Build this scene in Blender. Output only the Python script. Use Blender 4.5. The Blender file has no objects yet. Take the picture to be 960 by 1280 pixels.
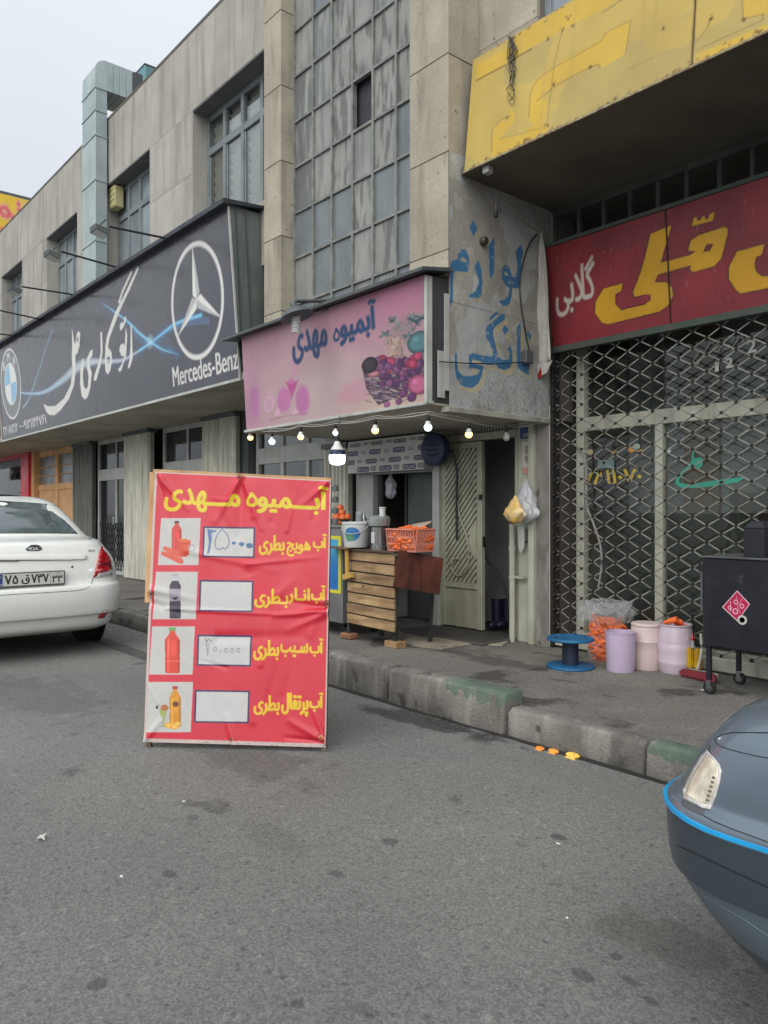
import bpy, bmesh, math, random, unicodedata
import numpy as np
from mathutils import Vector, Matrix
from mathutils.bvhtree import BVHTree
random.seed(7)
S = bpy.context.scene
COL = S.collection
# ---------------------------------------------------------------- camera, sky, sun, exposure
CAM_Z = 1.36
F = 961.0
ANG = math.atan(815.0/F)
cd = bpy.data.cameras.new('camera'); cam = bpy.data.objects.new('camera', cd); COL.objects.link(cam)
cam.location = (0, 0, CAM_Z); cam.rotation_euler = (math.pi/2, 0, math.pi/2-ANG)
cd.sensor_fit = 'VERTICAL'; cd.sensor_height = 36.0; cd.lens = 36.0*F/1280.0
cd.clip_start = 0.05; cd.clip_end = 3000
S.camera = cam
SUN_EL, SUN_AZ = math.radians(42), math.radians(152)      # azimuth of the sun's place, from +Y clockwise
W = bpy.data.worlds.new('World'); S.world = W; W.use_nodes = True
nt = W.node_tree; nt.nodes.clear()
wo = nt.nodes.new('ShaderNodeOutputWorld'); bg = nt.nodes.new('ShaderNodeBackground')
sky = nt.nodes.new('ShaderNodeTexSky'); sky.sky_type = 'NISHITA'; sky.sun_disc = False
sky.sun_elevation = SUN_EL; sky.sun_rotation = SUN_AZ; sky.dust_density = 3.0; sky.ozone_density = 1.0
hs = nt.nodes.new('ShaderNodeHueSaturation'); hs.inputs['Saturation'].default_value = 0.12
# cloud layer: the even grey of an overcast sky, three times brighter overhead than at the horizon
tc = nt.nodes.new('ShaderNodeTexCoord'); sp = nt.nodes.new('ShaderNodeSeparateXYZ')
mr = nt.nodes.new('ShaderNodeMapRange'); mr.inputs['From Min'].default_value = 0.0; mr.inputs['From Max'].default_value = 1.0
mr.inputs['To Min'].default_value = 6.6; mr.inputs['To Max'].default_value = 12.4
cl = nt.nodes.new('ShaderNodeMix'); cl.data_type = 'RGBA'; cl.blend_type = 'MULTIPLY'; cl.inputs['Factor'].default_value = 1
cl.inputs['A'].default_value = (0.93, 1.0, 1.07, 1)
nz = nt.nodes.new('ShaderNodeTexNoise'); nz.inputs['Scale'].default_value = 2.2; nz.inputs['Detail'].default_value = 4
nm = nt.nodes.new('ShaderNodeMapRange'); nm.inputs['To Min'].default_value = 0.94; nm.inputs['To Max'].default_value = 1.06
mm = nt.nodes.new('ShaderNodeMath'); mm.operation = 'MULTIPLY'
mx = nt.nodes.new('ShaderNodeMix'); mx.data_type = 'RGBA'; mx.inputs['Factor'].default_value = 0.86
L = nt.links.new
L(sky.outputs[0], hs.inputs['Color']); L(tc.outputs['Generated'], sp.inputs[0]); L(sp.outputs['Z'], mr.inputs['Value'])
L(tc.outputs['Generated'], nz.inputs['Vector']); L(nz.outputs['Fac'], nm.inputs['Value'])
L(mr.outputs[0], mm.inputs[0]); L(nm.outputs[0], mm.inputs[1]); L(mm.outputs[0], cl.inputs['B'])
L(hs.outputs[0], mx.inputs['A']); L(cl.outputs['Result'], mx.inputs['B']); L(mx.outputs['Result'], bg.inputs['Color'])
bg.inputs['Strength'].default_value = 0.052
L(bg.outputs[0], wo.inputs[0])
sd = bpy.data.lights.new('sun', 'SUN'); sun = bpy.data.objects.new('sun', sd); COL.objects.link(sun)
sd.energy = 1.5; sd.angle = math.radians(75); sd.color = (1.0, 0.965, 0.92)
sv = Vector((math.sin(SUN_AZ)*math.cos(SUN_EL), math.cos(SUN_AZ)*math.cos(SUN_EL), math.sin(SUN_EL)))
sun.rotation_euler = sv.to_track_quat('Z', 'Y').to_euler()
S.view_settings.view_transform = 'Standard'; S.view_settings.look = 'None'
S.view_settings.exposure = 0.95; S.view_settings.gamma = 1.0; S.view_settings.use_curve_mapping = False
S.cycles.max_bounces = 6; S.cycles.transparent_max_bounces = 12

# ---------------------------------------------------------------- picture point -> place in the world
FX, FY = -math.cos(ANG), math.sin(ANG)
def ray(px, py):
    a = (px-480)/F
    return Vector((FX+a*FY, FY-a*FX, (640-py)/F))
O3 = Vector((0, 0, CAM_Z))
def P(px, py, x=None, y=None, z=None):
    d = ray(px, py)
    if x is not None: t = x/d.x
    elif y is not None: t = y/d.y
    else: t = (z-CAM_Z)/d.z
    return O3+d*t
def XA(px, y): return P(px, 640, y=y).x
def proj(p):
    q = p-O3; dep = q.x*FX+q.y*FY
    return (480+F*(q.x*FY-q.y*FX)/dep, 640-F*q.z/dep)

# ---------------------------------------------------------------- materials
def lin(c):
    return tuple(((v/255)/12.92 if v/255 <= .04045 else ((v/255+.055)/1.055)**2.4) for v in c)
MATS = {}
def mat(name, c1, c2=None, scale=3, rough=.8, bump=0, bscale=60, metal=0, streak=None, sscale=6, samt=.6, var=0, fine=.08,
        spots=None, spscale=8, spthr=.68, spec=.5, coat=0, alpha=1, trans=0, emit=None, estr=0, stretch=(1, 1, .12), noisedist=0, sthr=(.5, .72)):
    if name in MATS: return MATS[name]
    m = bpy.data.materials.new(name); m.use_nodes = True; N = m.node_tree.nodes; K = m.node_tree.links.new
    b = N['Principled BSDF']
    b.inputs['Roughness'].default_value = rough; b.inputs['Metallic'].default_value = metal
    b.inputs['Specular IOR Level'].default_value = spec; b.inputs['Coat Weight'].default_value = coat
    b.inputs['Coat Roughness'].default_value = .08
    b.inputs['Alpha'].default_value = alpha; b.inputs['Transmission Weight'].default_value = trans
    if emit:
        b.inputs['Emission Color'].default_value = (*lin(emit), 1); b.inputs['Emission Strength'].default_value = estr
    tcn = N.new('ShaderNodeTexCoord'); oi = N.new('ShaderNodeObjectInfo')
    ad = N.new('ShaderNodeVectorMath'); ad.operation = 'ADD'
    ml = N.new('ShaderNodeMath'); ml.operation = 'MULTIPLY'; ml.inputs[1].default_value = 31 if var else 0
    K(oi.outputs['Random'], ml.inputs[0]); K(tcn.outputs['Object'], ad.inputs[0]); K(ml.outputs[0], ad.inputs[1])
    vec = ad.outputs[0]
    def noise(sc, det=6, v=vec, d=0):
        n = N.new('ShaderNodeTexNoise'); n.inputs['Scale'].default_value = sc; n.inputs['Detail'].default_value = det
        n.inputs['Distortion'].default_value = d
        K(v, n.inputs['Vector']); return n.outputs['Fac']
    def ramp(src, lo, hi, a=0, z=1):
        r = N.new('ShaderNodeMapRange'); r.inputs['From Min'].default_value = lo; r.inputs['From Max'].default_value = hi
        r.inputs['To Min'].default_value = a; r.inputs['To Max'].default_value = z; K(src, r.inputs['Value']); return r.outputs[0]
    def mix(a, bb, f, bt='MIX'):
        x = N.new('ShaderNodeMix'); x.data_type = 'RGBA'; x.blend_type = bt
        for s, v in (('A', a), ('B', bb)):
            if isinstance(v, tuple): x.inputs[s].default_value = (*v, 1)
            else: K(v, x.inputs[s])
        if isinstance(f, (int, float)): x.inputs['Factor'].default_value = f
        else: K(f, x.inputs['Factor'])
        return x.outputs['Result']
    c2 = c2 or tuple(v*.86 for v in c1)
    col = mix(lin(c1), lin(c2), ramp(noise(scale, 7, d=noisedist), .35, .65))
    if streak:
        mp = N.new('ShaderNodeMapping'); mp.inputs['Scale'].default_value = stretch; K(vec, mp.inputs['Vector'])
        col = mix(col, lin(streak), ramp(noise(sscale, 5, mp.outputs[0]), sthr[0], sthr[1], 0, samt))
    if spots:
        col = mix(col, lin(spots), ramp(noise(spscale, 9), spthr, spthr+.05, 0, .9))
    if fine:
        f = ramp(noise(bscale*1.7, 3), .25, .75, 1-fine, 1+fine)
        cb = N.new('ShaderNodeCombineXYZ'); [K(f, cb.inputs[i]) for i in range(3)]
        col = mix(col, cb.outputs[0], 1.0, 'MULTIPLY')
    if var:
        h = N.new('ShaderNodeHueSaturation'); K(col, h.inputs['Color']); K(ramp(oi.outputs['Random'], 0, 1, 1-var, 1+var), h.inputs['Value'])
        col = h.outputs[0]
    K(col, b.inputs['Base Color'])
    K(ramp(noise(scale*2.3), .3, .7, max(rough-.1, 0), min(rough+.08, 1)), b.inputs['Roughness'])
    if bump:
        bp = N.new('ShaderNodeBump'); bp.inputs['Strength'].default_value = bump; bp.inputs['Distance'].default_value = .01
        K(noise(bscale, 8), bp.inputs['Height']); K(bp.outputs[0], b.inputs['Normal'])
    MATS[name] = m
    return m
def mat_print(name, rough=.6, spec=.4, bump=0, dirt=.12, coat=0, dscale=3):
    m = mat(name, (255, 255, 255), rough=rough, spec=spec, coat=coat, fine=0)
    N = m.node_tree.nodes; K = m.node_tree.links.new; b = N['Principled BSDF']
    at = N.new('ShaderNodeAttribute'); at.attribute_name = 'Print'
    n = N.new('ShaderNodeTexNoise'); n.inputs['Scale'].default_value = dscale; n.inputs['Detail'].default_value = 9
    t = N.new('ShaderNodeTexCoord'); K(t.outputs['Object'], n.inputs['Vector'])
    r = N.new('ShaderNodeMapRange'); r.inputs['From Min'].default_value = .3; r.inputs['From Max'].default_value = .7
    r.inputs['To Min'].default_value = 1-dirt; r.inputs['To Max'].default_value = 1+dirt*.3; K(n.outputs['Fac'], r.inputs['Value'])
    c = N.new('ShaderNodeVectorMath'); c.operation = 'SCALE'; K(at.outputs['Color'], c.inputs[0]); K(r.outputs[0], c.inputs['Scale'])
    K(c.outputs[0], b.inputs['Base Color'])
    if bump:
        n2 = N.new('ShaderNodeTexNoise'); n2.inputs['Scale'].default_value = 45; n2.inputs['Detail'].default_value = 6; K(t.outputs['Object'], n2.inputs['Vector'])
        bp = N.new('ShaderNodeBump'); bp.inputs['Strength'].default_value = bump; bp.inputs['Distance'].default_value = .01
        K(n2.outputs['Fac'], bp.inputs['Height']); K(bp.outputs[0], b.inputs['Normal'])
    return m

# ---------------------------------------------------------------- mesh and object helpers
def thing(name, label, cat, loc=(0, 0, 0), group=None):
    o = bpy.data.objects.new(name, None); COL.objects.link(o); o.location = loc; o.empty_display_size = .1
    o['label'] = label; o['category'] = cat
    if group: o['group'] = group
    return o
def tag(o, label, cat, group=None):
    o['label'] = label; o['category'] = cat
    if group: o['group'] = group
    return o
def link(name, me, mats, parent=None, kind=None, label=None):
    for m in (mats if isinstance(mats, (list, tuple)) else [mats]):
        if m is not None and len(me.materials) < len(mats if isinstance(mats, (list, tuple)) else [mats]): me.materials.append(m)
    o = bpy.data.objects.new(name, me); COL.objects.link(o)
    if parent is not None: adopt(o, parent)
    if kind: o['kind'] = kind
    if label: o['label'] = label
    return o
def wloc(o):
    v = Vector(o.location)
    while o.parent: 
        o = o.parent; v = v+Vector(o.location)
    return v
def adopt(o, parent):
    o.parent = parent
    if parent.type == 'EMPTY': o.matrix_parent_inverse = Matrix.Translation(-Vector(parent.location))
def finish(me, smooth=None):
    me.validate(); me.update()
    if smooth is not None:
        me.polygons.foreach_set('use_smooth', [True]*len(me.polygons))
        me.set_sharp_from_angle(angle=math.radians(smooth))
class MB:
    def __init__(s): s.v = []; s.f = []; s.m = []
    def add(s, vs, fs, mi=0):
        n = len(s.v); s.v += [tuple(v) for v in vs]; s.f += [tuple(i+n for i in f) for f in fs]; s.m += [mi]*len(fs); return s
    def box(s, x0, x1, y0, y1, z0, z1, mi=0):
        x0, x1 = sorted((x0, x1)); y0, y1 = sorted((y0, y1)); z0, z1 = sorted((z0, z1))
        return s.hexa([(x0, y0, z0), (x1, y0, z0), (x1, y1, z0), (x0, y1, z0), (x0, y0, z1), (x1, y0, z1), (x1, y1, z1), (x0, y1, z1)], mi)
    def hexa(s, v, mi=0):
        return s.add(v, [(0, 3, 2, 1), (4, 5, 6, 7), (0, 1, 5, 4), (1, 2, 6, 5), (2, 3, 7, 6), (3, 0, 4, 7)], mi)
    def beam(s, a, b, w, h, up=(0, 0, 1), mi=0):
        a = Vector(a); b = Vector(b); d = (b-a).normalized(); u = Vector(up)
        r = d.cross(u)
        if r.length < 1e-4: r = d.cross(Vector((0, 1, 0)))
        r.normalize(); u = r.cross(d).normalized(); r *= w/2; u *= h/2
        return s.hexa([a-r-u, a+r-u, b+r-u, b-r-u, a-r+u, a+r+u, b+r+u, b-r+u], mi)
    def tube(s, pts, r, n=8, mi=0, cap=True):
        pts = [Vector(p) for p in pts]; rs = r if isinstance(r, (list, tuple)) else [r]*len(pts)
        rings = []; up = Vector((0, 0, 1))
        for i, p in enumerate(pts):
            d = (pts[min(i+1, len(pts)-1)]-pts[max(i-1, 0)]).normalized()
            a = d.cross(up)
            if a.length < 1e-3: a = d.cross(Vector((1, 0, 0)))
            a.normalize(); b = a.cross(d)
            rings.append([p+(a*math.cos(2*math.pi*k/n)+b*math.sin(2*math.pi*k/n))*rs[i] for k in range(n)])
        v = [q for g in rings for q in g]; f = []
        for i in range(len(pts)-1):
            for k in range(n): f.append((i*n+k, i*n+(k+1) % n, (i+1)*n+(k+1) % n, (i+1)*n+k))
        if cap: f += [tuple(range(n))[::-1], tuple(range((len(pts)-1)*n, len(pts)*n))]
        return s.add(v, f, mi)
    def lathe(s, prof, c, n=24, mi=0, ax='z', cap=True):
        v = []; f = []
        for (r, h) in prof:
            for k in range(n):
                a = 2*math.pi*k/n; p = (r*math.cos(a), r*math.sin(a), h)
                if ax == 'y': p = (p[0], h, p[1])
                if ax == 'x': p = (h, p[0], p[1])
                v.append((c[0]+p[0], c[1]+p[1], c[2]+p[2]))
        for i in range(len(prof)-1):
            for k in range(n): f.append((i*n+k, i*n+(k+1) % n, (i+1)*n+(k+1) % n, (i+1)*n+k))
        if cap:
            f += [tuple(range(n))[::-1], tuple(range((len(prof)-1)*n, len(prof)*n))]
        return s.add(v, f, mi)
    def prism(s, pts, off, mi=0):
        n = len(pts); off = Vector(off); a = [Vector(p) for p in pts]; b = [p+off for p in a]
        return s.add(a+b, [tuple(range(n))[::-1], tuple(range(n, 2*n))]+[(i, (i+1) % n, (i+1) % n+n, i+n) for i in range(n)], mi)
    def ball(s, c, r, n=10, m=6, sc=(1, 1, 1), mi=0):
        v = []; f = []
        for i in range(m+1):
            t = math.pi*i/m
            for k in range(n):
                a = 2*math.pi*k/n
                v.append((c[0]+r*sc[0]*math.sin(t)*math.cos(a), c[1]+r*sc[1]*math.sin(t)*math.sin(a), c[2]+r*sc[2]*math.cos(t)))
        for i in range(m):
            for k in range(n): f.append((i*n+k, (i+1)*n+k, (i+1)*n+(k+1) % n, i*n+(k+1) % n))
        return s.add(v, f, mi)
    def mesh(s, name='mesh', bevel=0, smooth=None, jitter=0, segs=1):
        me = bpy.data.meshes.new(name)
        v = s.v
        if jitter: v = [(a+random.uniform(-jitter, jitter), b+random.uniform(-jitter, jitter), c+random.uniform(-jitter, jitter)) for a, b, c in v]
        me.from_pydata(v, [], s.f)
        if len(set(s.m)) > 1: me.polygons.foreach_set('material_index', s.m)
        bm = bmesh.new(); bm.from_mesh(me)
        bmesh.ops.recalc_face_normals(bm, faces=bm.faces)
        if bevel:
            es = [e for e in bm.edges if len(e.link_faces) == 2 and e.calc_face_angle(0) > .6]
            bmesh.ops.bevel(bm, geom=es, offset=bevel, segments=segs, affect='EDGES', clamp_overlap=True)
        bm.to_mesh(me); bm.free(); finish(me, smooth)
        return me
    def build(s, name, mats, parent=None, bevel=0, smooth=None, kind=None, label=None, jitter=0, segs=1):
        return link(name, s.mesh(name, bevel, smooth, jitter, segs), mats, parent, kind, label)
def arc(a, b, sag, n=10):
    a = Vector(a); b = Vector(b)
    return [a.lerp(b, i/n)-Vector((0, 0, sag*4*(i/n)*(1-i/n))) for i in range(n+1)]
def smoothline(pts, n=6):
    pts = [Vector(p) for p in pts]; out = []
    for i in range(len(pts)-1):
        p0 = pts[max(i-1, 0)]; p1 = pts[i]; p2 = pts[i+1]; p3 = pts[min(i+2, len(pts)-1)]
        for k in range(n):
            t = k/n
            out.append(.5*((2*p1)+(p2-p0)*t+(2*p0-5*p1+4*p2-p3)*t*t+(3*p1-p0-3*p2+p3)*t**3))
    out.append(pts[-1]); return out

# ---------------------------------------------------------------- flat print: raster painted in numpy, carried by a fine mesh
FORMS = {}
for cp in list(range(0xFB50, 0xFDFF))+list(range(0xFE70, 0xFEFD)):
    d = unicodedata.decomposition(chr(cp)).split()
    if len(d) == 2 and d[0][0] == '<': FORMS.setdefault(chr(int(d[1], 16)), {}).setdefault(d[0][1:-1], chr(cp))
    if len(d) == 3 and d[1] == '0644' and d[2] == '0627': FORMS.setdefault('LA', {})[d[0][1:-1]] = chr(cp)
RIGHT = 'اآدذرزژوة'
def shape(s):
    if not any('\u0600' <= c <= '\u06ef' for c in s): return s
    items = []; i = 0
    while i < len(s):
        if s[i] == 'ل' and i+1 < len(s) and s[i+1] == 'ا': items.append('LA'); i += 2
        else: items.append(s[i]); i += 1
    isl = lambda c: c == 'LA' or c == 'ـ' or c in FORMS
    dual = lambda c: isl(c) and c != 'LA' and c not in RIGHT
    out = []
    for k, c in enumerate(items):
        if c == 'ـ' or not isl(c): out.append(c); continue
        prev = k > 0 and dual(items[k-1]); nxt = k+1 < len(items) and isl(items[k+1]) and dual(c)
        f = 'medial' if prev and nxt else 'final' if prev else 'initial' if nxt else 'isolated'
        out.append(FORMS[c].get(f) or FORMS[c]['isolated'])
    return ''.join(out[::-1])
TC = {}
def text_tris(s, bold=0):
    k = (s, bold)
    if k in TC: return TC[k]
    cu = bpy.data.curves.new('tmp', 'FONT'); cu.body = s; cu.offset = bold; cu.resolution_u = 3
    o = bpy.data.objects.new('tmp', cu); COL.objects.link(o); bpy.context.view_layer.update()
    ev = o.evaluated_get(bpy.context.evaluated_depsgraph_get()); me = ev.to_mesh(); me.calc_loop_triangles()
    v = np.array([tuple(x.co)[:2] for x in me.vertices]); t = np.array([tuple(x.vertices) for x in me.loop_triangles])
    T = v[t]; ev.to_mesh_clear(); bpy.data.objects.remove(o); bpy.data.curves.remove(cu)
    T = T-T.reshape(-1, 2).min(0); TC[k] = T
    return T
TL = {}
def text_loops(s):
    """closed outlines of a string, as drawn: filled later by winding number so that overlapping strokes join"""
    if s in TL: return TL[s]
    cu = bpy.data.curves.new('tmp', 'FONT'); cu.body = s; cu.fill_mode = 'NONE'; cu.resolution_u = 4
    o = bpy.data.objects.new('tmp', cu); COL.objects.link(o); bpy.context.view_layer.update()
    ev = o.evaluated_get(bpy.context.evaluated_depsgraph_get()); me = ev.to_mesh()
    v = np.array([tuple(x.co)[:2] for x in me.vertices]); nx = {}
    for e in me.edges: a, b = e.vertices; nx.setdefault(a, []).append(b); nx.setdefault(b, []).append(a)
    ev.to_mesh_clear(); bpy.data.objects.remove(o); bpy.data.curves.remove(cu)
    seen = set(); loops = []
    for st_ in range(len(v)):
        if st_ in seen or st_ not in nx: continue
        lp = [st_]; seen.add(st_); cur = st_
        while True:      # always step to the lowest unseen neighbour first, so every outline keeps the order it was drawn in
            nb = sorted(q for q in nx[cur] if q not in seen)
            if not nb: break
            cur = nb[0]; seen.add(cur); lp.append(cur)
        loops.append(v[lp])
    mn = np.concatenate(loops).min(0); TL[s] = [l-mn for l in loops]
    return TL[s]
class Canvas:
    def __init__(s, w, h, bg): s.w = w; s.h = h; s.a = np.empty((h, w, 3)); s.a[:] = np.array(lin(bg))
    def put(s, mask, c, x0, y0, al=1.0):
        h, w = mask.shape; sub = s.a[y0:y0+h, x0:x0+w]; m = (mask*al)[..., None]
        s.a[y0:y0+h, x0:x0+w] = sub*(1-m)+np.array(lin(c))*m
    def region(s, pts, pad=2):
        p = np.array(pts, float)*[s.w, s.h]
        x0 = int(max(0, p[:, 0].min()-pad)); x1 = int(min(s.w, p[:, 0].max()+pad+1)); y0 = int(max(0, p[:, 1].min()-pad)); y1 = int(min(s.h, p[:, 1].max()+pad+1))
        if x1 <= x0 or y1 <= y0: return None
        X, Y = np.meshgrid(np.arange(x0, x1)+.5, np.arange(y0, y1)+.5)
        return p, x0, y0, X, Y
    def pmask(s, pts, pad=2):
        r = s.region(pts, pad)
        if r is None: return None
        p, x0, y0, X, Y = r; m = np.zeros(X.shape, bool)
        for i in range(len(p)):
            (ax, ay), (bx, by) = p[i], p[(i+1) % len(p)]
            if ay == by: continue
            c = ((ay > Y) != (by > Y)) & (X < (bx-ax)*(Y-ay)/(by-ay)+ax)
            m ^= c
        return m, x0, y0
    def poly(s, pts, c, al=1, holes=(), grow=0):
        r = s.pmask(pts, 2+grow)
        if r is None: return
        m, x0, y0 = r; m = m.astype(float)
        for h in holes:
            q = s.pmask(h)
            if q is None: continue
            hm, hx, hy = q; m[hy-y0:hy-y0+hm.shape[0], hx-x0:hx-x0+hm.shape[1]] *= 1-hm
        for _ in range(grow):
            b = m.copy(); b[1:] = np.maximum(b[1:], m[:-1]); b[:-1] = np.maximum(b[:-1], m[1:]); b[:, 1:] = np.maximum(b[:, 1:], m[:, :-1]); b[:, :-1] = np.maximum(b[:, :-1], m[:, 1:]); m = b
        s.put(m, c, x0, y0, al)
    def rect(s, u0, v0, u1, v1, c, al=1): s.poly([(u0, v0), (u1, v0), (u1, v1), (u0, v1)], c, al)
    def ell(s, cu, cv, ru, rv, c, al=1, soft=0.0, ring=0):
        r = s.region([(cu-ru*1.05, cv-rv*1.05), (cu+ru*1.05, cv+rv*1.05)])
        if r is None: return
        p, x0, y0, X, Y = r
        d = np.sqrt(((X/s.w-cu)/ru)**2+((Y/s.h-cv)/rv)**2)
        m = np.clip((1-d)/soft, 0, 1) if soft else (d < 1).astype(float)
        if ring: m = m*(d > 1-ring)
        s.put(m, c, x0, y0, al)
    def stroke(s, pts, wd, c, al=1, soft=0.3):      # wd in pixels of the canvas, number or list along the line
        P2 = np.array(pts, float)*[s.w, s.h]; n = len(P2); ws = wd if isinstance(wd, (list, tuple)) else [wd]*n
        mw = max(ws); r = s.region(pts, int(mw)+2)
        if r is None: return
        p, x0, y0, X, Y = r; M_ = np.zeros(X.shape)
        for i in range(n-1):
            a = P2[i]; b = P2[i+1]; d = b-a; LL = max((d**2).sum(), 1e-9)
            t = np.clip(((X-a[0])*d[0]+(Y-a[1])*d[1])/LL, 0, 1)
            D = np.hypot(X-a[0]-t*d[0], Y-a[1]-t*d[1]); w_ = ws[i]*(1-t)+ws[i+1]*t
            M_ = np.maximum(M_, np.clip((w_/2-D)/(soft*w_/2+.5), 0, 1))
        s.put(M_, c, x0, y0, al)
    def text(s, st, u0, v0, u1, v1, c, bold=.02, al=1, grow=0, gc=None, slant=0):
        bx = int(round(bold*(v1-v0)*s.h*.9)); by = int(round(bold*(v1-v0)*s.h*.45)); grow = grow if gc is None else grow+bx
        LP = text_loops(shape(st)); mxx = np.concatenate(LP).max(0); Q = []
        for l in LP:
            l = l/mxx; l[:, 0] += slant*(l[:, 1]-.5); Q.append(l*[(u1-u0)*s.w, (v1-v0)*s.h]+[u0*s.w, v0*s.h])
        pts = np.concatenate(Q); x0 = int(max(0, pts[:, 0].min()-3-grow-bx)); y0 = int(max(0, pts[:, 1].min()-3-grow-bx))
        x1 = int(min(s.w, pts[:, 0].max()+4+grow+bx)); y1 = int(min(s.h, pts[:, 1].max()+4+grow+bx))
        if x1 <= x0 or y1 <= y0: return
        wn = np.zeros((y1-y0, x1-x0), int)
        for l in Q:
            a0 = int(max(l[:, 0].min()-1, x0)); a1 = int(min(l[:, 0].max()+2, x1)); b0 = int(max(l[:, 1].min()-1, y0)); b1 = int(min(l[:, 1].max()+2, y1))
            if a1 <= a0 or b1 <= b0: continue
            X = np.arange(a0, a1)+.5; Y = np.arange(b0, b1)+.5; w_ = np.zeros((b1-b0, a1-a0), int)
            for k in range(len(l)):
                (ax, ay), (bx_, by_) = l[k], l[(k+1) % len(l)]
                if ay == by_: continue
                r0, r1 = (ay, by_) if ay < by_ else (by_, ay); rows = np.nonzero((Y > r0) & (Y <= r1))[0]
                if len(rows): w_[rows] += np.where(X[None, :] < ((bx_-ax)*(Y[rows]-ay)/(by_-ay)+ax)[:, None], 1 if by_ > ay else -1, 0)
            wn[b0-y0:b1-y0, a0-x0:a1-x0] += w_
        m = (wn != 0).astype(float)
        for i in range(max(bx, by)):      # thicken the strokes
            b = m.copy()
            if i < bx: b[:, 1:] = np.maximum(b[:, 1:], m[:, :-1]); b[:, :-1] = np.maximum(b[:, :-1], m[:, 1:])
            if i < by: b[1:] = np.maximum(b[1:], m[:-1]); b[:-1] = np.maximum(b[:-1], m[1:])
            m = b
        if gc is not None:
            g = m.copy()
            for _ in range(grow):
                b = g.copy(); b[1:] = np.maximum(b[1:], g[:-1]); b[:-1] = np.maximum(b[:-1], g[1:]); b[:, 1:] = np.maximum(b[:, 1:], g[:, :-1]); b[:, :-1] = np.maximum(b[:, :-1], g[:, 1:]); g = b
            s.put(g, gc, x0, y0)
        s.put(m, c, x0, y0, al)
    def noise(s, amt, cells, seed=1, c=None, thr=None, al=1, aspect=(1, 1)):
        rg = np.random.RandomState(seed); n = np.zeros((s.h, s.w)); tot = 0
        for o in range(4):
            gx = int(cells*2**o*aspect[0])+2; gy = int(max(2, cells*2**o*aspect[1]*s.h/s.w))+2
            g = rg.rand(gy, gx); X = np.linspace(0, gx-1.001, s.w); Y = np.linspace(0, gy-1.001, s.h)
            xi = X.astype(int); yi = Y.astype(int); fx = X-xi; fy = (Y-yi)[:, None]; fx = fx*fx*(3-2*fx); fy = fy*fy*(3-2*fy)
            r0 = g[yi][:, xi]*(1-fx)+g[yi][:, xi+1]*fx; r1 = g[yi+1][:, xi]*(1-fx)+g[yi+1][:, xi+1]*fx
            n += (r0*(1-fy)+r1*fy)/2**o; tot += 1/2**o
        n /= tot
        if c is None: s.a *= (1+amt*(n-.5)*2)[..., None]
        else: s.put(np.clip((n-thr)/.04, 0, 1), c, 0, 0, al)
class Panel:
    def __init__(s, BL, BR, TR, TL): s.q = [Vector(p) for p in (BL, BR, TR, TL)]
    def at(s, u, v):
        a, b, c, d = s.q; return (a*(1-u)+b*u)*(1-v)+(d*(1-u)+c*u)*v
    def normal(s): return (s.q[1]-s.q[0]).cross(s.q[3]-s.q[0]).normalized()
    def uv(s, px, py):
        u = v = .5
        for _ in range(12):
            f = proj(s.at(u, v)); fu = proj(s.at(u+1e-4, v)); fv = proj(s.at(u, v+1e-4))
            a, b, c, d = (fu[0]-f[0])*1e4, (fv[0]-f[0])*1e4, (fu[1]-f[1])*1e4, (fv[1]-f[1])*1e4
            ex, ey = px-f[0], py-f[1]; D = a*d-b*c; u += (ex*d-b*ey)/D; v += (a*ey-ex*c)/D
        return (u, v)
    def tr(s, ox, oy, sc, pts): return [s.uv(ox+x/sc, oy+y/sc) for x, y in pts]
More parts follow.
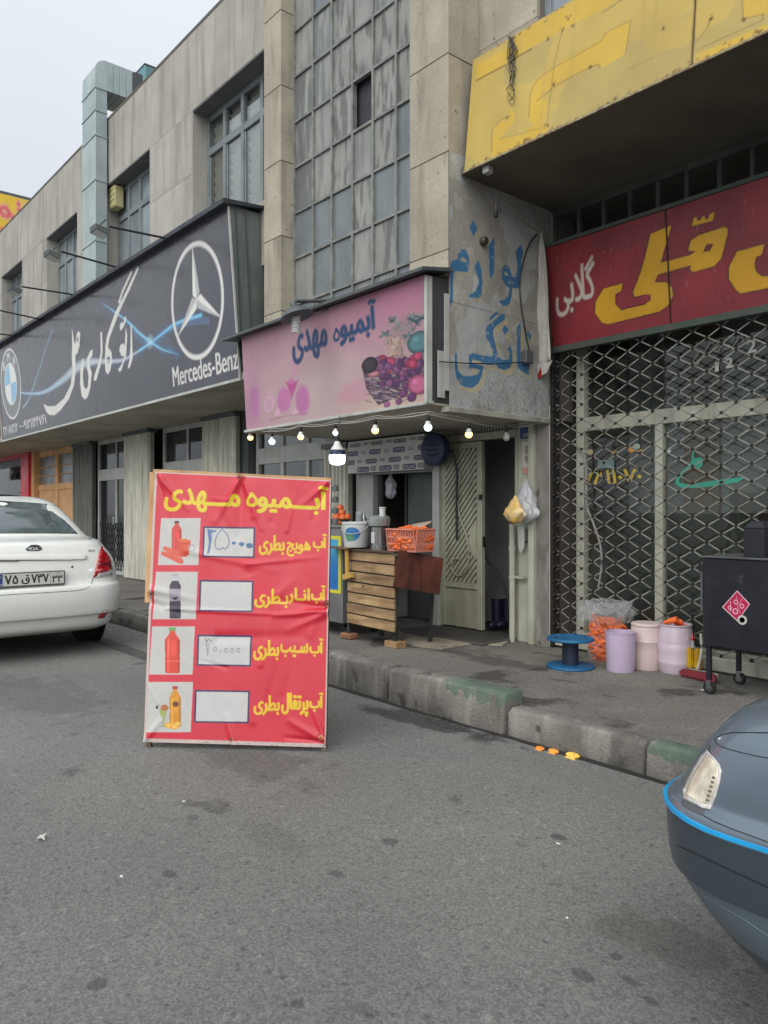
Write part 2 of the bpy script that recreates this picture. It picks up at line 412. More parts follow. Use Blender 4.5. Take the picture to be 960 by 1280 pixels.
def print_mesh(name, cv, pn, nu, nv, m, parent, off=0, disp=None, u0=0, u1=1, v0=0, v1=1, label=None, back=None):
    us = np.linspace(u0, u1, nu+1); vs = np.linspace(v0, v1, nv+1)
    xs = np.clip(us*cv.w, .5, cv.w-.5); ys = np.clip(vs*cv.h, .5, cv.h-.5)
    ig = np.cumsum(np.cumsum(np.pad(cv.a, ((1, 0), (1, 0), (0, 0))), 0), 1)
    hx = max(cv.w*(u1-u0)/nu/2, .5); hy = max(cv.h*(v1-v0)/nv/2, .5)
    xa = np.clip(np.round(xs-hx).astype(int), 0, cv.w-1); xb = np.minimum(np.maximum(np.round(xs+hx).astype(int), xa+1), cv.w)
    ya = np.clip(np.round(ys-hy).astype(int), 0, cv.h-1); yb = np.minimum(np.maximum(np.round(ys+hy).astype(int), ya+1), cv.h)
    sm = ig[yb][:, xb]-ig[ya][:, xb]-ig[yb][:, xa]+ig[ya][:, xa]
    colr = sm/((yb-ya)[:, None]*(xb-xa)[None, :])[..., None]
    U, V = np.meshgrid(us, vs); q = [np.array(x) for x in pn.q]
    Pn = ((q[0]*(1-U[..., None])+q[1]*U[..., None])*(1-V[..., None])+(q[3]*(1-U[..., None])+q[2]*U[..., None])*V[..., None])
    nn = np.array(pn.normal()); Pn = Pn+nn*off
    if disp is not None: Pn = Pn+nn*disp(U, V)[..., None]
    n = (nu+1)*(nv+1); me = bpy.data.meshes.new(name); idx = np.arange(n).reshape(nv+1, nu+1)
    fc = np.stack([idx[:-1, :-1], idx[:-1, 1:], idx[1:, 1:], idx[1:, :-1]], -1).reshape(-1, 4)
    me.vertices.add(n); me.vertices.foreach_set('co', Pn.reshape(-1)); me.loops.add(len(fc)*4); me.loops.foreach_set('vertex_index', fc.reshape(-1))
    me.polygons.add(len(fc)); me.polygons.foreach_set('loop_start', np.arange(0, len(fc)*4, 4)); me.update()
    at = me.color_attributes.new('Print', 'FLOAT_COLOR', 'POINT')
    at.data.foreach_set('color', np.concatenate([colr.reshape(-1, 3), np.ones((n, 1))], 1).reshape(-1))
    me.polygons.foreach_set('use_smooth', [True]*len(fc)); me.validate()
    return link(name, me, m, parent, label=label)
# ---------------------------------------------------------------- material palette
m_stone = mat('travertine', (166, 163, 155), (149, 146, 139), scale=1.6, rough=.85, bump=.25, bscale=30, streak=(112, 109, 103), sscale=6, samt=.6, var=.05, spots=(112, 104, 92), spscale=34, spthr=.70, stretch=(1, 1, .1))
m_stone_dark = mat('pillar_stone', (168, 161, 145), (148, 141, 127), scale=2.2, rough=.88, bump=.3, bscale=26, streak=(108, 101, 90), sscale=7, samt=.6, var=.05, spots=(98, 84, 68), spscale=26, spthr=.675, stretch=(1, 1, .16))
m_wall = mat('render_wall', (120, 114, 104), scale=2, rough=.9, bump=.3)
m_conc = mat('kerb_concrete', (130, 127, 120), (92, 89, 84), scale=3, rough=.92, bump=.6, bscale=55, streak=(160, 157, 149), sscale=13, sthr=(.52, .70), samt=.4, var=.06, spots=(70, 67, 62), spscale=5, spthr=.6, stretch=(1, 1, .2), fine=.14)
m_kgreen = mat('worn_green_kerb_paint', (62, 98, 80), (84, 106, 92), scale=5, rough=.85, bump=.4, bscale=50, spots=(118, 116, 108), spscale=7, spthr=.56, fine=.12)
m_walk = mat('pavement_asphalt', (112, 109, 102), (94, 91, 86), scale=1.1, rough=.93, bump=.5, bscale=70, spots=(58, 55, 51), spscale=1.7, spthr=.6, fine=.16, noisedist=.6)
m_sheet = mat('galvanised_sheet', (172, 184, 184), (152, 166, 167), scale=2.5, rough=.42, metal=.3, fine=.03, streak=(136, 148, 149), sscale=5, samt=.5, var=.05)
m_grey = mat('grey_sheet', (92, 98, 98), (78, 84, 86), scale=2, rough=.5, metal=.3, streak=(60, 64, 66), sscale=4, samt=.5)
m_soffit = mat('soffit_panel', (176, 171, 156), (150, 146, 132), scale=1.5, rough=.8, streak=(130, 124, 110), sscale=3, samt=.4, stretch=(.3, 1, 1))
m_soffdark = mat('dark_soffit', (104, 99, 86), (84, 80, 70), scale=1.5, rough=.9)  # darker and browner than the other soffit colour
m_frame = mat('aged_cream_frame', (158, 158, 144), (138, 138, 125), scale=4, rough=.6, streak=(110, 106, 92), sscale=9, samt=.6, fine=.05)
m_gframe = mat('grey_window_frame', (122, 130, 134), (104, 112, 116), scale=4, rough=.55)
m_alu = mat('white_shop_frame', (178, 180, 176), (160, 162, 156), scale=4, rough=.5, streak=(128, 126, 118), sscale=8, samt=.5)
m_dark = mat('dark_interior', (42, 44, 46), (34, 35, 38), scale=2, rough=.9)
m_room = mat('room_plaster', (160, 164, 162), (140, 144, 144), scale=2, rough=.9)
m_black = mat('black_metal', (26, 29, 35), (18, 20, 26), scale=3, rough=.45, bump=.05)
m_rubber = mat('tyre_rubber', (26, 26, 27), rough=.8, bump=.2)
m_iron = mat('dull_steel_strip', (142, 140, 132), (100, 97, 88), scale=9, rough=.5, metal=.15, fine=.1)
m_rivet = mat('dark_rivet', (48, 44, 40), rough=.7, metal=.4)
def glass(name, c, rough=.06, dirt=None, var=.12, damt=.6, dsc=7, thr=None):
    return mat(name, c, tuple(v*.85 for v in c), scale=2.2, rough=rough, spec=.75, streak=dirt, sscale=dsc, samt=damt, var=var, fine=.0, stretch=(1, 1, .22))
m_gblue = glass('dusty_blue_glass', (108, 116, 119), .3, (128, 134, 133), .06, .4)
m_gheavy = mat('streaked_dirty_glass', (140, 142, 136), (126, 128, 122), scale=3, rough=.5, streak=(84, 84, 80), sscale=17, sthr=(.48, .60), samt=.8, var=.08, fine=0, stretch=(1, 1, .2), noisedist=.3)
m_ggrime = mat('grimy_glass', (108, 113, 113), (94, 98, 98), scale=2.5, rough=.4, streak=(146, 147, 140), sscale=12, sthr=(.5, .62), samt=.8, var=.08, fine=0, stretch=(1, 1, .12))
m_gpale = mat('painted_over_glass', (140, 142, 136), (124, 127, 122), scale=2.5, rough=.5, streak=(104, 106, 102), sscale=13, sthr=(.48, .62), samt=.7, var=.08, fine=0, stretch=(1, 1, .12))
m_gdark = glass('dark_shop_glass', (36, 40, 42), .05, (70, 72, 72), .1, .25)
m_gwin = glass('office_glass', (134, 144, 149), .12, (146, 152, 154), .06, .5)
m_blind = mat('white_blind', (190, 192, 188), rough=.8)
mt = bpy.data.materials.new('clear_shop_glass'); mt.use_nodes = True       # a real pane: mostly clear, mirror-like at a slant
_n = mt.node_tree.nodes; _n.clear(); _o = _n.new('ShaderNodeOutputMaterial'); _m = _n.new('ShaderNodeMixShader'); _t = _n.new('ShaderNodeBsdfTransparent'); _g = _n.new('ShaderNodeBsdfGlossy'); _f = _n.new('ShaderNodeMapRange'); _lw = _n.new('ShaderNodeLayerWeight'); _lw.inputs[0].default_value = .5; _f.inputs['From Min'].default_value = .35; _f.inputs['To Min'].default_value = .05; _f.inputs['To Max'].default_value = .75; mt.node_tree.links.new(_lw.outputs['Facing'], _f.inputs['Value'])
_t.inputs[0].default_value = (.84, .87, .85, 1); _g.inputs['Roughness'].default_value = .04
mt.node_tree.links.new(_f.outputs[0], _m.inputs[0]); mt.node_tree.links.new(_t.outputs[0], _m.inputs[1]); mt.node_tree.links.new(_g.outputs[0], _m.inputs[2]); mt.node_tree.links.new(_m.outputs[0], _o.inputs[0])
m_clear = mt

# ---------------------------------------------------------------- ground
m_road = mat('asphalt', (111, 111, 107), (98, 98, 95), scale=.55, rough=.9, bump=.3, bscale=95, spots=(82, 82, 79), spscale=2.6, spthr=.66, fine=.15)
def road_extra(m, stains):
    N = m.node_tree.nodes; K = m.node_tree.links.new; b = N['Principled BSDF']; src = b.inputs['Base Color'].links[0].from_socket
    g = N.new('ShaderNodeNewGeometry')
    n = N.new('ShaderNodeTexNoise'); n.inputs['Scale'].default_value = 5; n.inputs['Detail'].default_value = 6; K(g.outputs['Position'], n.inputs['Vector'])
    # pale and dark chips of stone in the binder
    v = N.new('ShaderNodeTexVoronoi'); v.inputs['Scale'].default_value = 125; K(g.outputs['Position'], v.inputs['Vector'])
    cr = N.new('ShaderNodeSeparateColor'); K(v.outputs['Color'], cr.inputs[0])
    mr = N.new('ShaderNodeMapRange'); mr.interpolation_type = 'SMOOTHSTEP'; mr.inputs['To Min'].default_value = .79; mr.inputs['To Max'].default_value = 1.22; K(cr.outputs[0], mr.inputs['Value'])
    s = N.new('ShaderNodeVectorMath'); s.operation = 'SCALE'; K(src, s.inputs[0]); K(mr.outputs[0], s.inputs['Scale']); src = s.outputs[0]
    for sc_, lo, hi, f_ in ((210, .93, .95, 1.3), (60, .965, .975, .72), (38, .975, .98, 1.2)):      # sparse single stones
        v2 = N.new('ShaderNodeTexVoronoi'); v2.inputs['Scale'].default_value = sc_; K(g.outputs['Position'], v2.inputs['Vector']); c2_ = N.new('ShaderNodeSeparateColor'); K(v2.outputs['Color'], c2_.inputs[0])
        m2 = N.new('ShaderNodeMapRange'); m2.inputs['From Min'].default_value = lo; m2.inputs['From Max'].default_value = hi; m2.inputs['To Min'].default_value = 1; m2.inputs['To Max'].default_value = f_; K(c2_.outputs[1], m2.inputs['Value'])
        s2 = N.new('ShaderNodeVectorMath'); s2.operation = 'SCALE'; K(src, s2.inputs[0]); K(m2.outputs[0], s2.inputs['Scale']); src = s2.outputs[0]
    for (x, y, rx, ry, ang, amt, c) in stains:
        sb = N.new('ShaderNodeVectorMath'); sb.operation = 'SUBTRACT'; sb.inputs[1].default_value = (x, y, 0); K(g.outputs['Position'], sb.inputs[0])
        mp = N.new('ShaderNodeMapping'); mp.vector_type = 'POINT'; mp.inputs['Rotation'].default_value = (0, 0, -ang); K(sb.outputs[0], mp.inputs['Vector'])
        dv = N.new('ShaderNodeVectorMath'); dv.operation = 'DIVIDE'; dv.inputs[1].default_value = (rx, ry, 1e3); K(mp.outputs[0], dv.inputs[0])
        ln = N.new('ShaderNodeVectorMath'); ln.operation = 'LENGTH'; K(dv.outputs[0], ln.inputs[0])
        a = N.new('ShaderNodeMath'); a.operation = 'ADD'; K(ln.outputs['Value'], a.inputs[0])
        nn = N.new('ShaderNodeMapRange'); nn.inputs['From Min'].default_value = .3; nn.inputs['From Max'].default_value = .7; nn.inputs['To Min'].default_value = -.55; nn.inputs['To Max'].default_value = .55; K(n.outputs['Fac'], nn.inputs['Value']); K(nn.outputs[0], a.inputs[1])
        r = N.new('ShaderNodeMapRange'); r.inputs['From Min'].default_value = .75; r.inputs['From Max'].default_value = 1.1; r.inputs['To Min'].default_value = amt; r.inputs['To Max'].default_value = 0; K(a.outputs[0], r.inputs['Value'])
        x_ = N.new('ShaderNodeMix'); x_.data_type = 'RGBA'; K(src, x_.inputs['A']); x_.inputs['B'].default_value = (*lin(c), 1); K(r.outputs[0], x_.inputs['Factor']); src = x_.outputs['Result']
    K(src, b.inputs['Base Color'])
def st(px, py, rx, ry, amt=.7, c=(40, 39, 38), z=0, ang=0):
    p = P(px, py, z=z); return (p.x, p.y, rx, ry, ang, amt, c)
road_extra(m_road, [st(530, 900, .62, .14, .8), st(585, 914, .4, .07, .6), st(488, 1052, .03, .03, .5), st(700, 1047, .045, .03, .6), st(213, 1093, .05, .03, .5), st(730, 1220, .035, .022, .5), st(788, 1227, .04, .022, .5), st(420, 1093, .05, .03, .45),
    st(815, 1252, .03, .018, .5), st(770, 1195, .02, .02, .5), st(830, 1005, 1.4, .12, .3, (104, 101, 94)), st(350, 1050, .22, .09, .16), st(60, 870, .9, .3, .22), st(300, 940, .7, .22, .28), st(840, 1180, .22, .14, .35, (66, 56, 50)), st(120, 1232, .03, .03, .5),
    st(372, 1255, .022, .02, .5), st(240, 1022, .04, .03, .4), st(845, 1010, .5, .06, .3, (110, 106, 98))])
def ground(name, x0, x1, y0, y1, z, m, nx=1, ny=1):
    vs = [(x0+(x1-x0)*i/nx, y0+(y1-y0)*j/ny, z) for j in range(ny+1) for i in range(nx+1)]
    fs = [(j*(nx+1)+i, j*(nx+1)+i+1, (j+1)*(nx+1)+i+1, (j+1)*(nx+1)+i) for j in range(ny) for i in range(nx)]
    return MB().add(vs, fs).build(name, m, kind='structure')
ground('road', -400, 400, -400, 400, 0, m_road)
ZW = .17
def walkz(): pass
walk = MB().box(-60, 30, 3.70, 5.75, -.02, ZW).build('pavement', m_walk, kind='structure')
road_extra(m_walk, [st(620, 826, .55, .13, .55, (46, 43, 40), ZW), st(560, 810, .5, .2, .4, (52, 49, 45), ZW), st(700, 850, .1, .05, .5, (50, 48, 44), ZW), st(760, 870, .08, .04, .5, (50, 48, 44), ZW)])
# pale cement apron in front of the shop door
ap = [P(x, y, z=ZW) for x, y in [(540, 800), (556, 788), (600, 791), (640, 800), (628, 808), (590, 806), (552, 813), (500, 806), (512, 797)]]
MB().prism([Vector((p.x, p.y, ZW+.003)) for p in ap], (0, 0, .010)).build('cement_apron', mat('pale_cement', (158, 150, 134), (128, 120, 106), scale=4, rough=.9, bump=.3, spots=(96, 90, 80), spscale=6, spthr=.58), kind='structure')
MB().box(-5.72, -4.62, 5.05, 5.62, ZW-.01, ZW+.028).build('door_threshold', mat('wet_threshold', (74, 71, 66), scale=4, rough=.7, bump=.3), kind='structure', bevel=.01)
# kerb: separate cast blocks, some standing proud
kerb = bpy.data.objects.new('kerb', None); COL.objects.link(kerb); kerb['kind'] = 'structure'
def kblock(x0, x1, h, m=m_conc, y0=3.57, tilt=0, g=None, d=.14):
    mb = MB(); n = 8; j = random.Random(int(x0*100))
    x0 += .008; x1 -= .008
    v = []
    for i in range(n+1):
        x = x0+(x1-x0)*i/n; w = lambda s=.006: j.uniform(-s, s); e = .02 if 0 < i < n else .035
        hh = h+tilt*(i/n-.5)
        v += [(x, y0+w(), -.03), (x, y0+.012+w(), hh-e*.8+w()), (x, y0+.012+e+w(), hh+w(.004)), (x, y0+d-.01, hh+w(.004)), (x, y0+d, hh-.02), (x, y0+d, -.03)]
    f = []
    for i in range(n):
        for k in range(6): f.append((i*6+k, (i+1)*6+k, (i+1)*6+(k+1) % 6, i*6+(k+1) % 6))
    f += [tuple(range(6)), tuple(range(n*6, n*6+6))]
    mb.add(v, f)
    o = mb.build('kerb_block', [m], kerb, bevel=.006, smooth=50)
    return o
kx = -4.17
def kgreen(name, x0, h):
    m = m_conc.copy(); m.name = name; N = m.node_tree.nodes; K = m.node_tree.links.new; b = N['Principled BSDF']; src = b.inputs['Base Color'].links[0].from_socket
    t = N.new('ShaderNodeTexCoord'); sp = N.new('ShaderNodeSeparateXYZ'); K(t.outputs['Object'], sp.inputs[0])
    n = N.new('ShaderNodeTexNoise'); n.inputs['Scale'].default_value = 9; n.inputs['Detail'].default_value = 8; K(t.outputs['Object'], n.inputs['Vector'])
    def ma(op, a, b_):
        q = N.new('ShaderNodeMath'); q.operation = op
        for i, v in enumerate((a, b_)):
            if isinstance(v, (int, float)): q.inputs[i].default_value = v
            else: K(v, q.inputs[i])
        return q.outputs[0]
    e = ma('MULTIPLY', ma('SUBTRACT', n.outputs['Fac'], .5), 1.0)
    fx = ma('GREATER_THAN', ma('ADD', sp.outputs['X'], ma('MULTIPLY', e, .25)), x0)
    fz = ma('GREATER_THAN', ma('ADD', sp.outputs['Z'], ma('MULTIPLY', e, .45)), h-.055)
    wear = N.new('ShaderNodeMapRange'); wear.inputs['From Min'].default_value = .66; wear.inputs['From Max'].default_value = .56; wear.inputs['To Min'].default_value = .3; wear.inputs['To Max'].default_value = .68
    n2 = N.new('ShaderNodeTexNoise'); n2.inputs['Scale'].default_value = 22; n2.inputs['Detail'].default_value = 8; K(t.outputs['Object'], n2.inputs['Vector']); K(n2.outputs['Fac'], wear.inputs['Value'])
    x = N.new('ShaderNodeMix'); x.data_type = 'RGBA'; K(src, x.inputs['A']); x.inputs['B'].default_value = (*lin((72, 98, 82)), 1); K(ma('MULTIPLY', ma('MULTIPLY', fx, fz), wear.outputs[0]), x.inputs['Factor']); K(x.outputs['Result'], b.inputs['Base Color'])
    return m
kblock(-5.22, kx-.055, .245, tilt=-.01, d=.2)
b2 = kblock(kx, -3.08, .25, y0=3.565, tilt=.01, d=.19, m=kgreen('green_topped_concrete', -3.60, .25))
for i in range(16): kblock(-5.24-1.0*(i+1), -5.24-1.0*i, .175 if i > 0 else .2, y0=3.57+random.uniform(-.01, .01))
xg = P(805, 975, y=3.57).x
kblock(-3.07, xg, .175); kblock(xg, xg+1.05, .18, m=kgreen('green_painted_concrete', xg+.02, .18)); [kblock(xg+1.05*i, xg+1.05*(i+1), .18) for i in range(1, 6)]
# loose grit swept against the kerb and thinly over the road: too many to count
gr_ = MB(); rgr = random.Random(17)
for k in range(2600):
    if k < 1900: x = rgr.uniform(-9, 0); y = 3.55-abs(rgr.gauss(0, .10))-.01
    else: x = rgr.uniform(-6, .5); y = rgr.uniform(.6, 3.4)
    s_ = rgr.uniform(.0015, .005); a_ = rgr.uniform(0, 6)
    gr_.add([(x+s_*math.cos(a_), y+s_*math.sin(a_), .001), (x+s_*math.cos(a_+2.1), y+s_*math.sin(a_+2.1), .001), (x+s_*math.cos(a_+4.2), y+s_*math.sin(a_+4.2), .001), (x, y, .001+s_*1.1)], [(0, 1, 3), (1, 2, 3), (2, 0, 3)])
gr_.build('road_grit', mat('grit', (128, 124, 114), (84, 82, 78), scale=60, rough=.9), kind='stuff')['label'] = 'fine loose grit along the kerb and on the road'
# dirt line in the gutter
MB().add([(x, y, z) for i in range(61) for x, y, z in [(-14+i*.25, 3.545+random.uniform(-.012, .008), .003), (-14+i*.25, 3.575, .012)]], [(2*i, 2*i+2, 2*i+3, 2*i+1) for i in range(60)]).build('gutter_dirt', mat('gutter_grime', (34, 32, 30), rough=.95, bump=.4), kind='structure')
MB().box(-60, -5.3, 2.88, 3.05, .002, .005).build('drain_strip', mat('drain_concrete', (88, 86, 82), (70, 69, 66), scale=3, rough=.9), kind='structure')

# ---------------------------------------------------------------- the building
YW, YP, YG = 4.42, 4.25, 5.55
bld = thing('commercial_building', 'long two storey stone clad building with shopfronts at street level behind the signs', 'building', (-8, 5.6, 0))
ZT, ZH, ZS = 7.41, 6.41, 4.72
wins = [(XA(240, YW), XA(328, YW)+.1), (XA(131, YW), XA(188, YW)), (XA(58, YW), XA(97, YW)), (XA(58, YW)-3.1, XA(28, YW)), (XA(58, YW)-6.2, XA(28, YW)-3.15)]
XL, XR = -24.5, XA(330, YP)   # left wing upper wall ends at the pillar
# backing wall as one shell with true openings
wb = MB()
ws = sorted(wins)
cur = XL
for a, b in ws:
    wb.box(cur, a, YW+.03, YW+.30, 2.82, ZT-.03); cur = b
    wb.box(a, b, YW+.03, YW+.30, 2.82, ZS); wb.box(a, b, YW+.03, YW+.30, ZH, ZT-.03)
wb.box(cur, XR, YW+.03, YW+.3, 2.82, ZT-.03)
wb.box(XL, -6.64, YW+.3, 12, 7.1, 7.3); wb.box(-6.64, 3, 4.7, 12, 9.6, 9.8)      # roofs
wb.box(XL, 3, YG+.1, 12, 2.86, 2.98) if False else None
wb.box(XL, -4.4, YG+.06, 12, 2.95, 3.05); wb.box(-4.4, 3, YG+.06, 12, 4.1, 4.25)  # floors over the shops
wb.box(XL, 3, 11.8, 12, 0, 9.8); wb.box(2.8, 3, 4.8, 11.8, 0, 9.8); wb.box(XL, XL+.2, YW+.3, 11.8, 3.05, 7.1)
wb.box(-4.50, -4.34, YG+.02, 11.8, 0, 4.1)                    # party wall between the juice shop and the shop with the gate
wb.box(-7.95, -7.85, YG+.12, 11.8, .0, 2.95)
wb.build('wall', m_wall, bld)
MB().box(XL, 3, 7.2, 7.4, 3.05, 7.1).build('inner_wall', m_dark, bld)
MB().box(XL, -4.34, 8.6, 8.7, 0, 2.95).box(-4.34, 2.8, 6.95, 7.0, 0, 4.1).build('back_room_wall', m_room, bld)
MB().box(XL, 2.8, YG+.2, 11.8, ZW-.1, ZW+.01).build('shop_floor', mat('shop_floor', (70, 68, 64), rough=.6), bld)
# stone slabs
def slabs(x0, x1, z0, z1, w, h, y, holes=(), th=.03, m=m_stone, off=0):
    xs = [x0]; n = max(1, round((x1-x0)/w)); xs = [x0+(x1-x0)*i/n for i in range(n+1)]
    nz_ = max(1, round((z1-z0)/h)); zs = [z0+(z1-z0)*i/nz_ for i in range(nz_+1)]
    for i in range(n):
        for j in range(nz_):
            p = random.uniform(0, .003)
            MB().box(xs[i]+.0014, xs[i+1]-.0014, y-p, y+th, zs[j]+.0018, zs[j+1]-.0018).build('stone_slab', m, bld)
slabs(XL, XR, ZH, ZT-.02, .46, 1.0, YW)
cur = XL
for a, b in ws:
    if cur < a: slabs(cur, a, 4.05, ZH, .62, .78, YW)
    cur = b
for a, b in ws:
    slabs(a, b, 4.05, ZS, .6, .7, YW)
if cur < XR-.05: slabs(cur, XR, 4.05, ZH, .3, .8, YW)
for a, b in ws:      # stone window reveals and sill
    for x0, x1 in ((a-.0, a+.02), (b-.02, b)): MB().box(x0, x1, YW-.001, YW+.30, ZS, ZH).build('window_reveal', m_stone, bld)
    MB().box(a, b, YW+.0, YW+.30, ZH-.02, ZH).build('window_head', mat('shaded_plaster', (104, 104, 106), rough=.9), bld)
    MB().box(a-.02, b+.02, YW-.03, YW+.26, ZS-.04, ZS+.02).build('window_sill', m_stone, bld, bevel=.005)
MB().box(XL, XR, YW-.006, YW+.34, ZT-.02, ZT+.03).build('parapet_coping', mat('coping', (96, 92, 86), rough=.9), bld, bevel=.006)
# pillars
def pillar(x0, x1, z0, z1, y1, zj=4.17):
    z = zj
    zs = [z0]
    k = zj
    while k > z0+.2: k -= .765
    k += .765
    while k < z1: zs.append(k); k += .765
    zs.append(z1)
    for a, b in zip(zs, zs[1:]):
        if b-a > .03: MB().box(x0, x1, YP-random.uniform(0, .003), y1, a+.003, b-.003).build('pillar_slab', m_stone_dark, bld, bevel=.004)
px0, px1, px2, px3 = XA(330, YP), XA(351, YP), XA(512, YP), -4.24
pillar(px0, px1, 2.5, 9.8, YW+.3); pillar(px2, px3, 3.2, 9.8, 4.75)
# curtain window between the pillars: a grid of bars and grimy panes
gx = [XA(p, YW) for p in (369, 392.5, 416, 442, 467.5, 496.5)]+[px2+.0]
gz = [5.83+.468*k for k in range(-6, 9)]
gf = MB()
for x in gx: gf.box(x-.012, x+.012, YW-.02, YW+.03, 3.0, 9.6)
for z in gz: gf.box(gx[0], gx[-1], YW-.016, YW+.026, z-.012, z+.012)
MB().box(gx[0], gx[-1], YW+.07, YW+.10, 3.0, 9.6).build('dark_room_backing', mat('dim_room_tone', (60, 63, 70), rough=.8), bld)  # added board; its dark colour stands in for the dim room behind
wg = gf.build('window_grid', mat('weathered_grid_bar', (132, 134, 130), (104, 106, 102), scale=8, rough=.6), bld)
kinds = {}
rr = random.Random(11)
for i in range(6):
    for j in range(len(gz)-1):
        if i == 3 and abs(gz[j]-4.894) < .1: continue     # the missing pane
        ztop = gz[j+1]
        T_ = {-4: 'pbphbg', -3: 'pbppgb', -2: 'pgspgp', -1: 'ggsshs', 0: 'gphxhh', 1: 'gphphb', 2: 'bbbsbb', 3: 'pbbphb', 4: 'bpbpgb', 5: 'bbbbbb'}; k = round((4.894-gz[j])/.468)
        m = {'p': m_gpale, 'g': m_ggrime, 's': m_gheavy, 'h': m_gheavy, 'b': m_gblue, 'x': m_gblue}[T_.get(k, 'gpbpgb')[i]]
        rx = rr.uniform(-.004, .004)
        MB().hexa([(gx[i]+.012, YW+.004+rx, gz[j]+.012), (gx[i+1]-.012, YW+.004-rx, gz[j]+.012), (gx[i+1]-.012, YW+.010-rx, gz[j]+.012), (gx[i]+.012, YW+.010+rx, gz[j]+.012),
                   (gx[i]+.012, YW+.004-rx, ztop-.012), (gx[i+1]-.012, YW+.004+rx, ztop-.012), (gx[i+1]-.012, YW+.010+rx, ztop-.012), (gx[i]+.012, YW+.010-rx, ztop-.012)]).build('pane', m, wg)
# upper windows
for n, (a, b) in enumerate(wins):
    y = YW+.20; fr = MB(); n_ = 4; zt = 5.93
    xs = [a+.02+(b-a-.04)*k/n_ for k in range(n_+1)]
    for x in xs: fr.box(max(x-.03, a+.02), min(x+.03, b-.02), y, y+.06, ZS+.02, ZH-.02)
    for z0, z1 in ((ZS+.02, ZS+.09), (zt-.045, zt+.045), (ZH-.09, ZH-.021)): fr.box(a+.021, b-.021, y+.005, y+.055, z0, z1)
    for k in range(n_):      # inner sash edges
        fr.box(xs[k]+.03, xs[k]+.05, y+.02, y+.05, ZS+.09, zt-.045); fr.box(xs[k+1]-.05, xs[k+1]-.03, y+.02, y+.05, ZS+.09, zt-.045)
    w = fr.build('window', m_gframe, bld, bevel=.004)
    for k in range(n_):
        for z0, z1 in ((ZS+.09, zt-.045), (zt+.045, ZH-.09)):
            MB().box(xs[k]+.03, xs[k+1]-.03, y+.03, y+.036, z0, z1).build('pane', m_clear if n < 1 else m_gwin, w)
    if n < 1:
        for k in range(n_):      # folded white blinds behind the glass
            bl = MB(); z = ZS+.05
            while z < ZH-.1:
                bl.hexa([(xs[k]+.035, y+.11, z), (xs[k+1]-.035, y+.11, z), (xs[k+1]-.035, y+.13, z), (xs[k]+.035, y+.13, z), (xs[k]+.035, y+.07, z+.105), (xs[k+1]-.035, y+.07, z+.105), (xs[k+1]-.035, y+.09, z+.105), (xs[k]+.035, y+.09, z+.105)]); z += .125
            bl.build('window_blind', m_blind, w)
# right wing above the yellow sign
YR = 4.60
xa, xb = XA(672, YR), XA(672, YR)+1.7
rb = MB(); rb.box(-4.24, xa, YR+.03, YR+.2, 4.07, 9.7).box(xb, 3, YR+.03, YR+.2, 4.07, 9.7).box(xa, xb, YR+.03, YR+.2, 4.07, 4.95).box(xa, xb, YR+.03, YR+.2, 6.5, 9.7)
rb.build('wall', m_wall, bld)
slabs(-4.238, xa, 4.3, 9.7, .42, .78, YR, m=m_stone_dark); slabs(xb, 3, 4.3, 9.7, .8, .78, YR, m=m_stone_dark)
slabs(xa, xb, 6.5, 9.7, .8, .8, YR, m=m_stone_dark); slabs(xa, xb, 4.3, 4.95, .8, .7, YR, m=m_stone_dark)
fr = MB()
for x in (xa+.03, xa+.6, xa+1.15, xb-.03): fr.box(x-.03, x+.03, YR+.08, YR+.14, 4.95, 6.5)
fr.box(xa, xb, YR+.085, YR+.135, 4.95, 5.0).box(xa, xb, YR+.085, YR+.135, 6.44, 6.5)
w = fr.build('window', m_gframe, bld, bevel=.004)
for x0, x1 in ((xa+.06, xa+.57), (xa+.63, xa+1.12), (xa+1.18, xb-.06)): MB().box(x0, x1, YR+.10, YR+.106, 5.0, 6.44).build('pane', m_gwin, w)
# soffits
MB().box(XL, -7.05, 4.172, YG+.1, 2.782, 2.86).build('soffit', m_soffit, bld)
sf = MB(); 
for k in range(9):
    x0 = -7.03+k*.31; sf.box(x0+.002, min(x0+.308, -4.26), 4.10, YG+.02, 2.185, 2.205)
sf.build('shop_soffit', m_soffit, bld)
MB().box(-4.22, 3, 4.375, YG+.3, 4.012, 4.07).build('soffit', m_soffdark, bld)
MB().box(-7.05, -4.26, YG+.04, YG+.2, 2.16, 3.0).box(-7.0, -4.30, 4.20, YG, 2.9, 2.95).build('shop_header', m_room, bld)

# side wall with the painted blue letters
XS = -4.24
pw = Panel((XS, YP, 2.18), (XS, YG, 2.18), (XS, YG, 4.17), (XS, YP, 4.17))
cw = Canvas(900, 1380, (160, 164, 162))
cw.noise(.16, 5, 3); cw.noise(.1, 22, 5)
cw.noise(0, 4, 9, (128, 118, 100), .52, .5); cw.noise(0, 10, 12, (172, 170, 160), .6, .45)
t1 = cw.a.copy()
for k in range(26):
    u = random.random(); v = random.uniform(.15, .95); cw.stroke([(u, v), (u+random.uniform(-.01, .01), v-random.uniform(.1, .4))], random.choice([5, 9, 16]), random.choice([(112, 106, 92), (168, 168, 160)]), .22, 1)
for k in range(700):      # peeled plaster in the lower part
    u = random.betavariate(2.2, 1.6); v = abs(random.gauss(.02, .10)); a = random.uniform(0, 3)
    cw.stroke([(u, v), (u+.018*math.cos(a), v+.012*math.sin(a))], random.choice([3, 5, 8]), random.choice([(84, 80, 70), (106, 100, 86), (182, 178, 166)]), .55, .5)
A_ = lambda pts: pw.tr(550, 260, 6.857, pts)
B_ = lambda pts: pw.tr(550, 370, 6.857, pts)
BLUE = (42, 104, 148)
